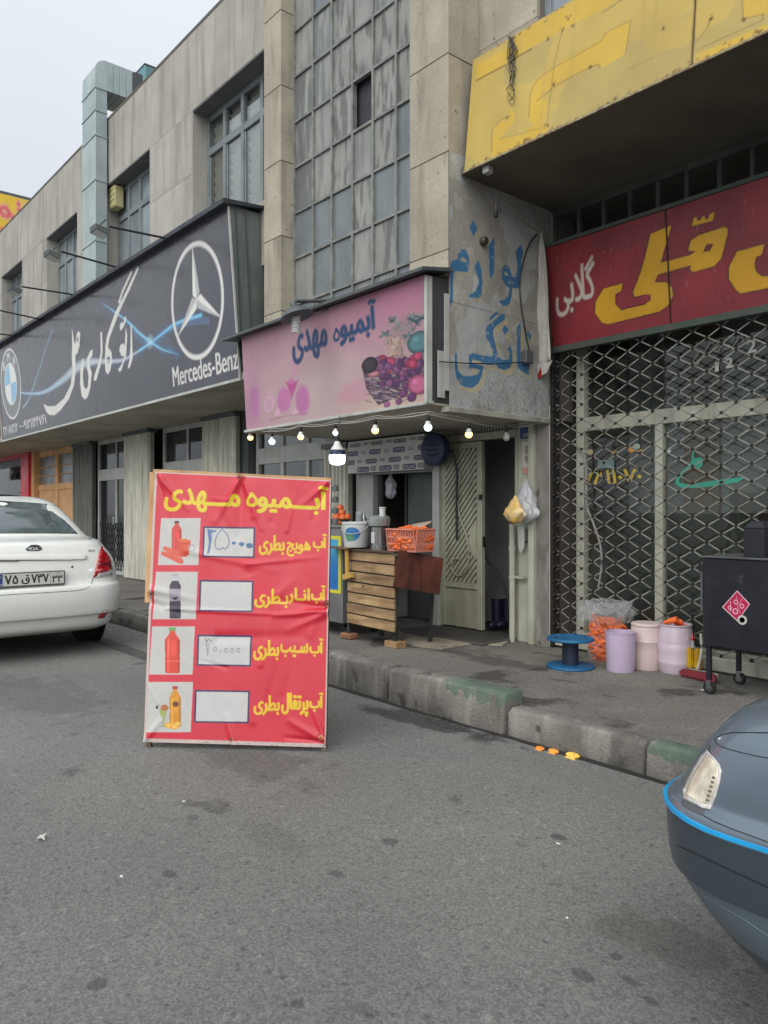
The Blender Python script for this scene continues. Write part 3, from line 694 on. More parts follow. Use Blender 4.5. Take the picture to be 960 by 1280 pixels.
letters = [(A_([(275, 108), (313, 185), (278, 248), (243, 165)]), ()),
 (A_([(75, 840), (78, 490), (95, 455), (140, 445), (150, 390), (175, 355), (205, 360), (235, 400), (242, 470), (235, 540), (215, 555), (180, 548), (120, 545), (107, 570), (100, 810)]), [A_([(160, 430), (190, 425), (215, 445), (222, 472), (170, 460)])]),
 (A_([(318, 450), (345, 520), (356, 640), (345, 760), (310, 775), (240, 768), (228, 758), (290, 720), (322, 660), (325, 620), (285, 510)]), ()),
 (A_([(458, 250), (455, 560), (430, 620), (415, 600), (408, 320)]), ()),
 (A_([(545, 490), (580, 500), (600, 560), (605, 590), (635, 600), (650, 560), (655, 480), (640, 400), (640, 370), (685, 315), (705, 380), (700, 430), (690, 440), (688, 640), (665, 690), (610, 690), (605, 760), (590, 820), (560, 845), (525, 835), (490, 800), (530, 795), (575, 760), (585, 690), (545, 660), (520, 600), (520, 530)]), [A_([(535, 548), (560, 552), (582, 588), (550, 580)])]),
 (B_([(415, 185), (480, 130), (487, 158), (418, 215)]), ()),
 (B_([(380, 300), (395, 260), (520, 155), (545, 158), (548, 205), (470, 260), (445, 300), (450, 350), (470, 430), (490, 520), (530, 550), (580, 545), (590, 490), (565, 460), (590, 425), (612, 475), (612, 570), (590, 620), (540, 638), (490, 620), (465, 580), (430, 600), (380, 590), (330, 560), (265, 545), (262, 580), (330, 590), (362, 600), (350, 680), (320, 750), (270, 790), (220, 790), (165, 760), (130, 700), (115, 600), (120, 490), (135, 495), (140, 590), (150, 650), (190, 685), (240, 690), (310, 675), (335, 640), (300, 625), (250, 620), (238, 635), (238, 510), (270, 490), (370, 515), (440, 520), (450, 500), (420, 410), (385, 360)]), ()),
 (B_([(548, 250), (580, 295), (548, 340), (522, 292)]), ()),
 (B_([(682, 230), (682, 560), (700, 585), (755, 590), (755, 680), (700, 655), (660, 620), (650, 560), (650, 270)]), ()),
 (B_([(745, 300), (775, 340), (765, 390), (728, 345)]), ())]
for pts, ho in letters[5:]:
    cw.poly([(u+.03, v-.018) for u, v in pts], (196, 176, 112), .4)
for pts, ho in letters[:5]:
    cw.poly([(u+.03, v-.012) for u, v in pts], (176, 164, 118), .22)
for pts, ho in letters: cw.poly(pts, BLUE, .93, ho)
sv_ = cw.a.copy(); cw.noise(0, 30, 31, (160, 158, 148), .70, .5)
y0 = pw.uv(600, 380)[1]; cw.stroke([(0, pw.uv(565, 378)[1]), (1, pw.uv(565, 378)[1]-.005)], 5, (88, 84, 76), .7)
print_mesh('painted_side_wall', cw, pw, 300, 460, mat_print('painted_plaster', rough=.85, bump=.35, dirt=.2), bld, off=.012)
MB().box(XS-.12, XS+.008, YP+.02, YG+.3, 2.18, 4.17).build('side_wall', m_wall, bld)
MB().box(XS-.05, XS+.03, YP-.03, YG+.02, 2.135, 2.178).build('wall_edge_trim', m_frame, bld, bevel=.004)
# ---------------------------------------------------------------- street level shopfronts
G = lambda px: XA(px, YG)
def folding(x0, x1, z1, y, n=None, m=None, label=None):
    """accordion folding shutter, folded open: deep vertical ribs"""
    m = m or mat('folding_shutter_paint', (206, 205, 192), (188, 187, 174), scale=4, rough=.6, streak=(132, 128, 114), sscale=9, samt=.7, var=.05)
    n = n or max(5, int((x1-x0)/.075)); w = (x1-x0)/n
    top = MB().box(x0-.02, x1+.02, y-.05, y+.12, z1-.06, z1).build('folding_shutter', m_grey, bld, label=label)
    for k in range(n):
        a = x0+k*w
        MB().prism([(a+.006, y, ZW+.02), (a+w*.35, y-.035, ZW+.02), (a+w*.7, y-.035, ZW+.02), (a+w-.004, y, ZW+.02), (a+w*.5, y+.09, ZW+.02)], (0, 0, z1-.06-ZW-.025)).build('slat', m, top)
    return top
def shopdoor(x0, x1, z1, y, trz, cols, m=m_alu, gl=m_gdark, post=.06, label=None, kick=.25):
    fr = MB(); fr.box(x0, x0+post, y, y+.07, ZW, z1).box(x1-post, x1, y, y+.07, ZW, z1).box(x0+post, x1-post, y+.002, y+.068, z1-.08, z1)
    fr.box(x0+post, x1-post, y+.002, y+.068, trz, trz+.22)
    fr.box(x0+post, x1-post, y+.002, y+.068, ZW, ZW+kick)
    xs = [x0+post+(x1-x0-2*post)*k/cols for k in range(cols+1)]
    for x in xs[1:-1]: fr.box(x-.03, x+.03, y+.004, y+.066, ZW+kick, trz); fr.box(x-.025, x+.025, y+.004, y+.066, trz+.22, z1-.08)
    o = fr.build('shop_door', m, bld, bevel=.004, label=label)
    for a, b in zip(xs, xs[1:]):
        for z0, z2 in ((ZW+kick, trz), (trz+.22, z1-.08)): MB().box(a+.02, b-.02, y+.03, y+.036, z0, z2).build('pane', gl, o)
    for a, b in zip(xs, xs[1:]):
        MB().box(b-.075, b-.05, y-.03, y+.002, ZW+.95, ZW+1.1).build('door_handle', m_sheet, o, bevel=.004)
    return o
# wooden peach gate at the far end
zc = 2.78
x0, x1 = G(44), G(96)
peach = mat('peach_painted_metal', (206, 160, 112), (188, 142, 96), scale=3, rough=.6, streak=(150, 110, 78), sscale=8, samt=.5)
g = MB().box(x0, x0+.3, YG-.12, YG+.05, ZW, zc).box(x0+.3, x1, YG-.02, YG+.05, zc-.14, zc).box(x0+.3, x1, YG-.02, YG+.05, 1.86, 2.0).box((x0+x1)/2+.12, (x0+x1)/2+.3, YG-.03, YG+.05, ZW, zc-.14)
g = g.build('peach_gate', peach, bld, bevel=.006, label='peach painted sheet metal gate with barred glass above')
n = 14
for k in range(n):
    a = x0+.3+(x1-x0-.3)*k/n; MB().box(a+.008, a+(x1-x0-.3)/n-.008, YG, YG+.04, ZW+.02, 1.86).build('panel_rib', peach, g, bevel=.006)
for a, b in ((x0+.32, (x0+x1)/2+.1), ((x0+x1)/2+.32, x1-.02)): MB().box(a, b, YG+.03, YG+.036, 2.0, zc-.14).build('pane', m_gblue, g)
for z in (2.2, 2.4): MB().tube([(x0+.3, YG+.01, z), (x1, YG+.01, z)], .012).build('window_bar', peach, g)
folding(G(96), G(119), zc, YG-.06, m=mat('grimy_shutter_paint', (112, 114, 106), (90, 92, 86), scale=4, rough=.7, streak=(70, 70, 64), sscale=9, samt=.7, var=.05))
d1 = shopdoor(G(119), G(166), zc, YG+.05, 1.98, 2, label='pale framed glazed shop door behind the white car')
folding(G(166), G(199)-.05, zc, YG-.14)
shopdoor(G(200), G(264), zc, YG+.05, 1.98, 2, label='pale framed shop door partly hidden by the red banner')
folding(G(265), G(306), zc, YG-.14)
d3 = shopdoor(G(316), G(418), 2.62, YG+.05, 2.02, 3, gl=m_clear, kick=.5, label='wide shop window behind the red banner')
MB().box(G(316), G(418), YG+.03, YG+.12, 2.6, 2.95).build('shop_header', m_frame, bld)
MB().box(-9.3, -8.1, YG+.9, YG+1.3, 1.0, 1.95).box(-10.5, -9.6, YG+1.0, YG+1.5, .17, 1.6).build('shop_shelf', m_room, bld, bevel=.01)
folding(G(415), G(444), 2.17, YG-.10)
MB().box(G(306), G(314), YG-.05, YG+.12, ZW, 2.78).build('door_post', m_grey, bld)
# scissor lattice seen low in the door behind the car
for s in range(9):
    a = G(121)+.1+s*.13
    for q in (1, -1):
        MB().beam((a, YG+.03, .25 if q > 0 else 1.15), (a+.45, YG+.03, 1.15 if q > 0 else .25), .012, .012).build('lattice_bar', m_black, d1) if a+.45 < G(166) else None
# juice shop entrance: white frame, open front
jx0, jx1 = G(445), G(546)
jo0, jo1 = G(466), G(542.5); jz1 = P(500, 591.5, y=YG).z
jf = MB().box(jx0, jo0, YG+.0, YG+.08, ZW, 2.19).box(jo1, G(551), YG-.03, YG+.08, ZW, 2.03).box(jo0, jo1, YG+.0, YG+.08, jz1, 1.86)
jfo = jf.build('shop_entrance_frame', m_alu, bld, bevel=.006)
MB().box(jo0, jo0+.03, YG+.08, YG+.13, ZW, jz1).box(G(481), G(481)+.05, YG+.3, YG+.34, ZW, jz1).build('inner_post', m_grey, bld)
MB().box(G(483), jx1+.02, YG+.30, YG+.34, ZW, 2.15).build('added_grey_panel', mat('dim_interior_grey', (92, 98, 98), (76, 82, 83), scale=1.5, rough=.35, streak=(112, 116, 114), sscale=2, samt=.4), bld)  # added grey panel, coloured to stand in for the dim, reflecting shop interior
MB().box(jx0+.3, jx1+.1, YG+.85, YG+.95, ZW, 2.9).build('back_partition', m_room, bld)
MB().box(jx0+.45, jx1-.75, YG+.12, YG+.28, ZW+.01, .95).build('shop_counter', mat('pale_counter', (150, 150, 142), rough=.6, spots=(110, 108, 100)), bld, bevel=.01)
# roller box wrapped in printed film
pdy = Panel((jx0+.05, YG-.16, 1.80), (jx1-.02, YG-.16, 1.80), (jx1-.02, YG-.155, 2.16), (jx0+.05, YG-.155, 2.16))
cyy = Canvas(900, 250, (196, 196, 190))
def pill(cx, cy, w, h, c, txt, small=False):
    cyy.poly([(cx-w/2+w*.06, cy-h/2), (cx+w/2-w*.06, cy-h/2), (cx+w/2, cy), (cx+w/2-w*.06, cy+h/2), (cx-w/2+w*.06, cy+h/2), (cx-w/2, cy)], c)
    cyy.text(txt, cx-w*.42, cy-h*.3, cx+w*.42, cy+h*.3, (206, 206, 204), .015)
for k in range(4):
    pill(.10+k*.30, .88, .17, .11, (70, 72, 84), 'DAYTON'); pill(-.04+k*.30, .90, .09, .09, (112, 112, 112), 'DAYTON')
    pill(.07+k*.31, .62, .16, .15, (52, 54, 98), 'DAYTON'); pill(-.09+k*.31, .62, .07, .11, (150, 150, 142), 'DAYTON')
    pill(.02+k*.31, .34, .16, .14, (60, 60, 88), 'DAYTON'); pill(.17+k*.31, .36, .07, .09, (116, 116, 112), 'DAYTON')
    pill(.22+k*.30, .10, .17, .16, (56, 52, 92), 'BOLLAC'); pill(.36+k*.30, .11, .08, .14, (104, 104, 108), 'DAYTON')
cyy.noise(.08, 6, 4)
rb_ = MB().lathe([(.15, -(jx1-jx0-.10)/2), (.15, (jx1-jx0-.10)/2)], ((jx0+jx1)/2, YG+.06, 1.99), 20, ax='x').build('roller_box', m_alu, bld, smooth=40)
print_mesh('printed_film', cyy, pdy, 260, 70, mat_print('printed_film', rough=.5, dirt=.1), rb_)
MB().box(jx0+.05, jx1-.02, YG-.15, YG+.05, 1.80, 2.16).build('roller_cover', m_alu, bld)
# metal door with diagonal slats, standing half open
dx0, dx1, dx2 = G(553), G(603), G(645)
dm = mat('cream_door_paint', (168, 168, 148), (148, 147, 128), scale=3, rough=.55, streak=(112, 106, 86), sscale=9, samt=.55)
dr = MB(); yd = YG-.01
dr.box(dx0, dx0+.05, yd, yd+.05, ZW+.04, 2.05).box(dx1-.07, dx1, yd, yd+.05, ZW+.04, 2.05).box(dx0+.05, dx1-.07, yd+.001, yd+.049, 1.99, 2.05)
dr.box(dx0+.05, dx1-.07, yd+.001, yd+.049, .60, .66).box(dx0+.05, dx1-.07, yd+.02, yd+.045, ZW+.04, .60).box(dx0+.05, dx1-.07, yd+.035, yd+.045, .66, 1.99)
door = dr.build('metal_door', dm, bld, bevel=.004, label='cream metal door leaf with diagonal slats and a curled ornament')
a, b, z0, z1 = dx0+.05, dx1-.07, .66, 1.99; w = b-a
k = z0-w*1.15
while k < z1:
    # slats rise to the right
    def at(x): return k+(x-a)*1.15
    pts = []
    xa_ = a if at(a) >= z0 else a+(z0-k)/1.15; xb_ = b if at(b) <= z1 else a+(z1-k)/1.15
    if xb_-xa_ > .03: MB().beam((xa_, yd+.012, at(xa_)), (xb_, yd+.012, at(xb_)), .03, .028, up=(0, 1, 0)).build('door_slat', dm, door)
    k += .068
cx_, cz_ = dx0+.22, .90
orn = [P(x, y, y=YG-.03) for x, y in [(576, 590), (573, 610), (572, 630), (576, 650), (583, 670), (586, 690), (584, 708), (577, 719), (569, 718), (564, 708), (567, 699), (574, 699)]]
MB().tube(smoothline([(p.x, YG-.028, p.z) for p in orn], 5), .009).build('door_ornament', dm, door, smooth=60)
MB().prism([(dx1-.07, yd-.006, 1.25), (dx1-.15, yd-.006, 1.15), (dx1-.17, yd-.006, 1.05), (dx1-.13, yd-.006, .95), (dx1-.07, yd-.006, .90)], (0, .02, 0)).build('lock_plate', dm, door)
MB().box(dx1-.005, dx1+.012, yd+.01, yd+.04, 1.02, 1.12).box(dx1-.02, dx1+.01, yd-.03, yd, 1.48, 1.53).build('door_handle', m_black, door, bevel=.003)
MB().box(dx0-.06, dx0-.002, YG, YG+.1, ZW, 2.13).box(dx2, dx2+.05, YG-.02, YG+.1, ZW, 2.13).box(dx0-.002, dx2, YG+.005, YG+.09, 2.06, 2.13).build('door_frame', dm, bld, bevel=.004)
gr = MB()
for k in range(26): gr.box(dx0+k*.038, dx0+k*.038+.012, YG+.02, YG+.03, 2.13, 2.185)
gr.build('vent_grille', dm, bld)
MB().box(dx0-.1, dx0, YG+.08, YG+3, ZW, 2.9).box(dx0, -4.5, YG+.75, YG+.8, ZW, 2.9).build('hall_wall', mat('hall_plaster', (150, 154, 152), rough=.9), bld)
# wall pier right of the door, with panel and frames
pc = mat('cream_pier_paint', (176, 178, 162), (158, 160, 144), scale=3, rough=.7, streak=(122, 118, 100), sscale=7, samt=.5, bump=.1)
pr = MB().box(dx2+.05, -4.43, YG-.03, YG+.08, ZW, 2.19).box(-4.43, -4.37, YG-.10, YG+.08, ZW, 2.19).box(-4.37, -4.22, YG-.06, YG+.08, ZW, 2.3)
pr.build('wall_pier', pc, bld, bevel=.006)
MB().box(-4.36, -4.225, YG-.064, YG-.058, ZW, 4.0).build('bare_concrete_strip', m_conc, bld)
# shop with the rolling gate
sx0, sx1 = -4.22, 2.2
yg = YG+.16
ss = MB(); frx = [G(704)-.02, G(822), .15, 1.6]
fm = mat('shop_window_frame', (176, 176, 162), (154, 154, 140), scale=4, rough=.6, streak=(110, 106, 92), sscale=8, samt=.6)
ss.box(-4.10, -4.02, yg, yg+.08, ZW, 2.9)
zt0 = P(900, 513, y=yg).z; 
for x in [P(823, 700, y=yg).x, P(1130, 700, y=yg).x, .9]: ss.box(x-.035, x+.035, yg, yg+.08, ZW+.1, zt0-.06)
ss.box(-4.02, sx1, yg+.001, yg+.079, zt0-.06, zt0+.06).box(-4.02, sx1, yg-.02, yg+.079, ZW, ZW+.13)
so = ss.build('shop_window', fm, bld, bevel=.005, label='glazed shopfront behind the lattice gate')
px_ = [-4.02, P(823, 700, y=yg).x, P(1130, 700, y=yg).x, sx1]
MB()
pg1 = Panel((px_[0], yg+.035, ZW+.13), (px_[1]-.035, yg+.035, ZW+.13), (px_[1]-.035, yg+.035, zt0-.06), (px_[0], yg+.035, zt0-.06))
for a, b in zip(px_, px_[1:]):
    MB().box(a+.03, b-.03, yg+.04, yg+.046, ZW+.13, zt0-.06).build('pane', m_clear, so); MB().box(a+.03, b-.03, yg+.04, yg+.046, zt0+.06, 2.85).build('pane', m_clear, so)
# lettering on the glass (thin vinyl)
def glyph_mesh(name, s, bold, c3, w, h, m, parent, y, slant=0):
    T = text_tris(shape(s), bold).copy(); T /= T.reshape(-1, 2).max(0); T[..., 0] += slant*T[..., 1]
    v = [(c3[0]+x*w, y, c3[2]+z*h) for t in T for x, z in t]; f = [(3*i, 3*i+1, 3*i+2) for i in range(len(T))]
    return MB().add(v, f).build(name, m, parent)
m_yel = mat('yellow_vinyl', (196, 170, 62), rough=.6); m_teal = mat('teal_vinyl', (62, 160, 138), rough=.6); m_wh = mat('white_vinyl', (196, 196, 188), rough=.6)
a = P(724, 606, y=yg); b = P(800, 588, y=yg)
glyph_mesh('phone_lettering', '۷۸۱۱۰۷۰', .03, (a.x, 0, a.z-.0), b.x-a.x, .125, m_yel, so, yg+.034)
tl = [P(660+x/3.2, 500+y/3.2, y=yg+.03) for x, y in [(655, 192), (663, 195), (664, 235), (690, 228), (700, 240), (698, 262), (685, 275), (668, 272), (655, 262), (625, 290), (605, 315), (604, 330), (640, 338), (720, 325), (800, 315), (875, 306), (840, 328), (760, 342), (680, 352), (610, 350), (592, 338), (590, 318), (610, 290), (650, 252), (655, 235)]]
MB().prism([(p.x, yg+.032, p.z) for p in tl], (0, .003, 0)).build('name_lettering', m_teal, so)
a = P(931, 441, y=yg); glyph_mesh('number_lettering', '2', .03, (a.x, 0, a.z), .07, .10, m_wh, so, yg+.034)
a = P(891, 464, y=yg); glyph_mesh('number_lettering', '1', .03, (a.x, 0, a.z), .03, .07, m_wh, so, yg+.034)
a = P(904, 460, y=yg); glyph_mesh('number_lettering', '2', .04, (a.x, 0, a.z), .06, .08, m_wh, so, yg+.034)
for (x, y) in [(873, 447), (886, 437), (899, 431), (910, 428), (922, 430)]:
    c = P(x, y, y=yg+.03); MB().tube([(c.x+.06*math.cos(t)*(.5+.5*math.sin(2*t)), yg+.033, c.z+.05*math.sin(t)) for t in [i*.5 for i in range(13)]], .004, 4).build('scratched_lettering', m_wh, so)
c = P(755, 580, y=yg); MB().box(c.x-.08, c.x+.08, yg+.028, yg+.033, c.z-.035, c.z+.035).build('pale_sticker', mat('sticker_teal', (110, 140, 140), rough=.7), so)
for (x, y, cc) in [(735, 565, (170, 160, 120)), (787, 562, (200, 140, 70)), (793, 558, (150, 160, 150))]:
    c = P(x, y, y=yg); MB().ball((c.x, yg+.03, c.z), .035, sc=(1, .1, .7)).build('round_sticker', mat('sticker%d' % x, cc, rough=.7), so)
hz = smoothline([P(x, y, y=yg-.02) for x, y in [(718, 555), (730, 570), (733, 600), (733, 630), (742, 655), (750, 680), (752, 705), (748, 735)]], 5)
MB().tube(hz, .010).build('hanging_cable', mat('grey_cable', (150, 152, 148), rough=.6), so, smooth=60)
# interior column and shelving seen through the glass
MB().box(P(862, 600, y=7.0).x, P(905, 600, y=7.0).x, 6.9, 7.3, .17, 3.9).build('inner_column', mat('tan_tile', (146, 128, 106), (128, 112, 94), scale=2, rough=.7, streak=(104, 92, 76)), bld)
MB().box(-4.2, -2.9, 6.6, 7.2, .17, 1.35).build('shop_counter', mat('green_board', (72, 78, 70), rough=.7), bld)
# grille opening above the red sign
zg0, zg1 = 3.60, 4.02
gm = mat('grille_bar_paint', (84, 84, 76), (66, 66, 60), scale=5, rough=.7)
gl = MB().box(-4.22, sx1, YG-.01, YG+.05, zg1-.06, zg1-.005).build('grille_frame', gm, bld)
k = 0
for pxx in [693, 723, 754, 787, 822, 858, 899, 940]:
    x = XA(pxx, YG); MB().box(x-.016, x+.016, YG, YG+.035, 3.5, zg1-.06).build('grille_bar', gm, gl)
for i in range(8): x = XA(940, YG)+.25*(i+1); MB().box(x-.016, x+.016, YG, YG+.035, 3.5, zg1-.06).build('grille_bar', gm, gl)

# rolling lattice gate: crossing steel strips, side rail, bottom bar
gate = thing('lattice_gate', 'closed steel lattice security gate with diamond openings across the shopfront under the red sign', 'security gate', (-3, YG, ZW))
gx0, gx1, gz0, gz1 = -4.19, 1.0, ZW+.10, 2.80
pitx, pitz = .221, .1275
sl = pitz/pitx; yy = YG-.01
def strip(c, s, yo):
    # line z = c + s*slope*(x-gx0)
    pts = []
    xs = [gx0, gx1]+[gx0+(z-c)/(s*sl) for z in (gz0, gz1)]
    ok = sorted(x for x in xs if gx0-1e-6 <= x <= gx1+1e-6 and gz0-1e-6 <= c+s*sl*(x-gx0) <= gz1+1e-6)
    if len(ok) < 2 or ok[-1]-ok[0] < .1: return
    a, b = ok[0], ok[-1]; n = max(1, int((b-a)/(pitx/2)))
    mb = MB(); ph = random.random()
    for i in range(n):
        p = a+(b-a)*i/n; q = a+(b-a)*(i+1)/n; wob = .004*math.sin(p*13+ph)
        mb.beam((p, yo+wob, c+s*sl*(p-gx0)), (q, yo+.004*math.sin(q*13+ph), c+s*sl*(q-gx0)), .0095, .004, up=(0, 1, 0))
    mb.build('lattice_strip', m_iron, gate)
nn = int((gz1-gz0+sl*(gx1-gx0))/pitz)+2
for k in range(nn):
    strip(gz0-sl*(gx1-gx0)+k*pitz, 1, yy); strip(gz0+k*pitz, -1, yy-.006)
rv = MB(); cz0 = gz0-sl*(gx1-gx0)
i = 0
x = gx0
K_ = int(round((gx1-gx0)/(pitx/2)))
for i in range(K_+1):
    x = gx0+i*pitx/2
    for j in range(24):
        z = gz0+j*pitz+(pitz/2 if i % 2 else 0)+((-sl*(gx1-gx0)/pitz) % 1)*pitz*0
        # crossing points of the two families
        zz = z
        if gz0 < zz < gz1: rv.box(x-.010, x+.010, yy-.014, yy+.004, zz-.011, zz+.011)
rv_o = rv
# align the rivets with the real crossings: family + at x passes c1+k*pitz+sl*(x-gx0); family - passes gz0+k*pitz-sl*(x-gx0)
rv = MB(); c1 = cz0 % pitz
t0 = ((gz0-cz0) % pitz)
for i in range(-1, 2*K_):
    # solve cz0+a*pitz+sl*t = gz0+b*pitz-sl*t  ->  t = (gz0-cz0+(b-a)*pitz)/(2*sl)
    t = ((gz0-cz0) % pitz + i*pitz)/(2*sl)
    if t < 0 or t > gx1-gx0: continue
    zb_ = (gz0-sl*t)
    while zb_ < gz0: zb_ += pitz
    while zb_ < gz1:
        rv.box(gx0+t-.009, gx0+t+.009, yy-.016, yy+.005, zb_-.011, zb_+.011); zb_ += pitz
rv.build('rivet', m_rivet, gate, kind='stuff')
MB().box(-4.215, -4.185, yy-.05, yy+.05, ZW, 2.85).build('side_rail', m_rivet, gate, bevel=.003)
MB().box(-4.18, gx1, yy-.03, yy+.02, ZW+.02, ZW+.12).build('bottom_bar', fm, gate, bevel=.006)
for k in range(21): MB().tube([(-4.185+.02*math.sin(t), yy-.03-.03*math.cos(t), ZW+.2+.125*k+.05*(t/3)) for t in (0, .8, 1.6, 2.4, 3.1)], .008, 5).build('hinge_link', m_rivet, gate)

# ---------------------------------------------------------------- signs
# 1. dark sign of the car gallery
ms = thing('shop_sign', 'long black auto gallery sign with white star ring and car emblems above the left shopfronts', 'shop sign', (-12, 4.1, 2.78))
BR_, TR_ = (-7.28, 4.16, 2.80), (-7.28, 4.02, 4.62); BL_, TL_ = (-16.75, 4.16, 2.80), (-16.75, 4.02, 4.62)
pm = Panel(BL_, BR_, TR_, TL_)
cm = Canvas(2600, 520, (74, 76, 80))
for k in range(18):
    cm.ell(k/18+.02, .65-.02*k % .2, .09, .6, (88, 88, 92), .25, soft=1)
cm.ell(.72, .1, .35, .5, (58, 60, 68), .7, soft=1); cm.ell(.98, .3, .2, .6, (56, 58, 72), .7, soft=1)
zz = lambda pts, ox=60, oy=320, s=5.333: pm.tr(ox, oy, s, pts)
pxl = lambda pts: [pm.uv(*p) for p in pts]
def sm(pts, n=8): return [(p.x, p.y) for p in smoothline([(a, b, 0) for a, b in pts], n)]
L1 = sm(pxl([(26, 491), (45, 492), (60, 488), (80, 474), (92, 463), (105, 455), (120, 452), (150, 451), (165, 444), (178, 436), (192, 426), (207, 414), (218, 406), (232, 400), (252, 394)]))
cm.stroke(L1, 60, (70, 100, 150), .35, 1)
nL = len(L1); ws = [12+48*math.exp(-((i/nL-.30)/.15)**2) for i in range(nL)]
cm.stroke(L1, ws, (188, 196, 204), .85, .8); cm.stroke(L1[int(nL*.62):], 16, (96, 190, 226), .9, .8); cm.stroke(L1[:int(nL*.25)], 12, (120, 176, 210), .9, .9)
L2 = sm(pxl([(128, 379), (145, 391), (160, 402), (174, 416), (188, 427), (200, 435), (212, 440), (224, 443)]))
cm.stroke(L2, 50, (60, 90, 150), .35, 1); cm.stroke(L2, [3+14*math.sin(math.pi*min(i/len(L2)*1.1, 1)) for i in range(len(L2))], (132, 200, 232), .9, .8)
for d in range(7):
    cm.stroke(sm(pxl([(160+d*1.2, 404+d*2.5), (176, 420+d*1.6), (188, 427), (203+d, 430-3*d+10), (214+d*1.5, 436+d*2)])), 3, (84, 150, 200), .6, .8)
    cm.stroke(sm(pxl([(190, 427), (210, 411+d*.8), (228, 403+d), (244, 396+d*1.6), (262, 398+d*1.2)])), 3, (96, 150, 206), .55, .8)
L3 = sm(pxl([(66, 412), (58, 434), (50, 460), (42, 483), (36, 500), (29, 509)]))
cm.stroke(L3, 30, (80, 130, 160), .35, 1); cm.stroke(L3, [4+9*i/len(L3) for i in range(len(L3))], (160, 186, 200), .8, .8)
cm.ell(*pm.uv(188, 427), .014, .06, (190, 226, 236), .6, soft=1)
cm.poly(zz([(600, 70), (607, 85), (548, 220), (478, 370), (412, 545), (402, 612), (383, 612), (393, 540), (448, 380), (530, 220)]), (206, 206, 200))
cm.poly(zz([(555, 100), (564, 108), (500, 250), (480, 318), (468, 312), (495, 230)]), (206, 206, 200))
WL = (206, 206, 200)
cm.poly(zz([(385, 612), (405, 612), (425, 640), (430, 700), (415, 770), (400, 790), (385, 770), (380, 700)]), WL, 1, [zz([(392, 680), (410, 668), (420, 690), (410, 718), (395, 712)])])
cm.poly(zz([(552, 460), (560, 462), (563, 560), (567, 680), (547, 745), (533, 748), (545, 690), (552, 600)]), WL)
cm.poly(zz([(520, 475), (530, 530), (523, 660), (490, 765), (475, 772), (470, 755), (495, 720), (510, 670), (490, 664), (477, 630), (483, 595), (503, 582), (514, 600)]), WL)
cm.poly(zz([(482, 455), (492, 440), (506, 448), (510, 412), (524, 405), (516, 450), (503, 478), (488, 498), (480, 482)]), WL)
cm.poly(zz([(350, 505), (362, 510), (366, 640), (350, 740), (322, 832), (306, 828), (313, 790), (343, 700), (353, 640)]), WL)
cm.poly(zz([(300, 625), (297, 665), (278, 690), (282, 740), (294, 780), (283, 880), (266, 942), (245, 957), (226, 932), (216, 850), (218, 740), (233, 680), (240, 700), (234, 800), (240, 870), (255, 888), (268, 870), (272, 800), (260, 740), (263, 680), (285, 630)]), WL)
cm.poly(zz([(160, 478), (170, 530), (180, 590), (190, 555), (192, 520), (203, 500), (217, 515), (212, 600), (197, 652), (183, 660), (187, 760), (175, 860), (140, 955), (90, 1022), (45, 1062), (10, 1058), (-10, 1040), (-29, 986), (0, 1002), (50, 1000), (108, 950), (153, 860), (165, 760), (160, 680), (163, 600)]), WL, 1, [zz([(196, 545), (205, 540), (203, 575), (196, 570)])])
# star in a ring
cu, cv_ = pm.uv(246, 373.7)
uL = pm.uv(213.5, 374)[0]; uR = pm.uv(281, 374)[0]; vT = pm.uv(251, 297)[1]; vB = pm.uv(246, 451)[1]
ru, rv2 = (uR-uL)/2, (vT-vB)/2; cu, cv_ = (uR+uL)/2, (vT+vB)/2
cm.ell(cu, cv_, ru, rv2, (150, 152, 154), 1, ring=.105); cm.ell(cu, cv_, ru*.99, rv2*.99, (208, 208, 204), 1, ring=.07)
c0 = pm.uv(246, 374)
for tip, wd in ((pm.uv(240.6, 305), .085), (pm.uv(222.5, 421), .085), (pm.uv(277.5, 397.5), .085)):
    tip = (cu+(tip[0]-cu), tip[1]); dx, dy = (tip[0]-c0[0])*cm.w, (tip[1]-c0[1])*cm.h; L_ = math.hypot(dx, dy); nx, ny = -dy/L_, dx/L_; b_ = 24
    base = [(c0[0]+(dx*.10+nx*b_)/cm.w, c0[1]+(dy*.10+ny*b_)/cm.h), (c0[0]+(dx*.10-nx*b_)/cm.w, c0[1]+(dy*.10-ny*b_)/cm.h)]
    cm.poly([tip, base[0], c0], (214, 214, 210)); cm.poly([tip, c0, base[1]], (172, 174, 174))
a = pm.uv(218, 490); b = pm.uv(298, 454)
cm.text('Mercedes-Benz', pm.uv(217, 480)[0], .055, pm.uv(299, 470)[0], .185, (206, 206, 202), .012)
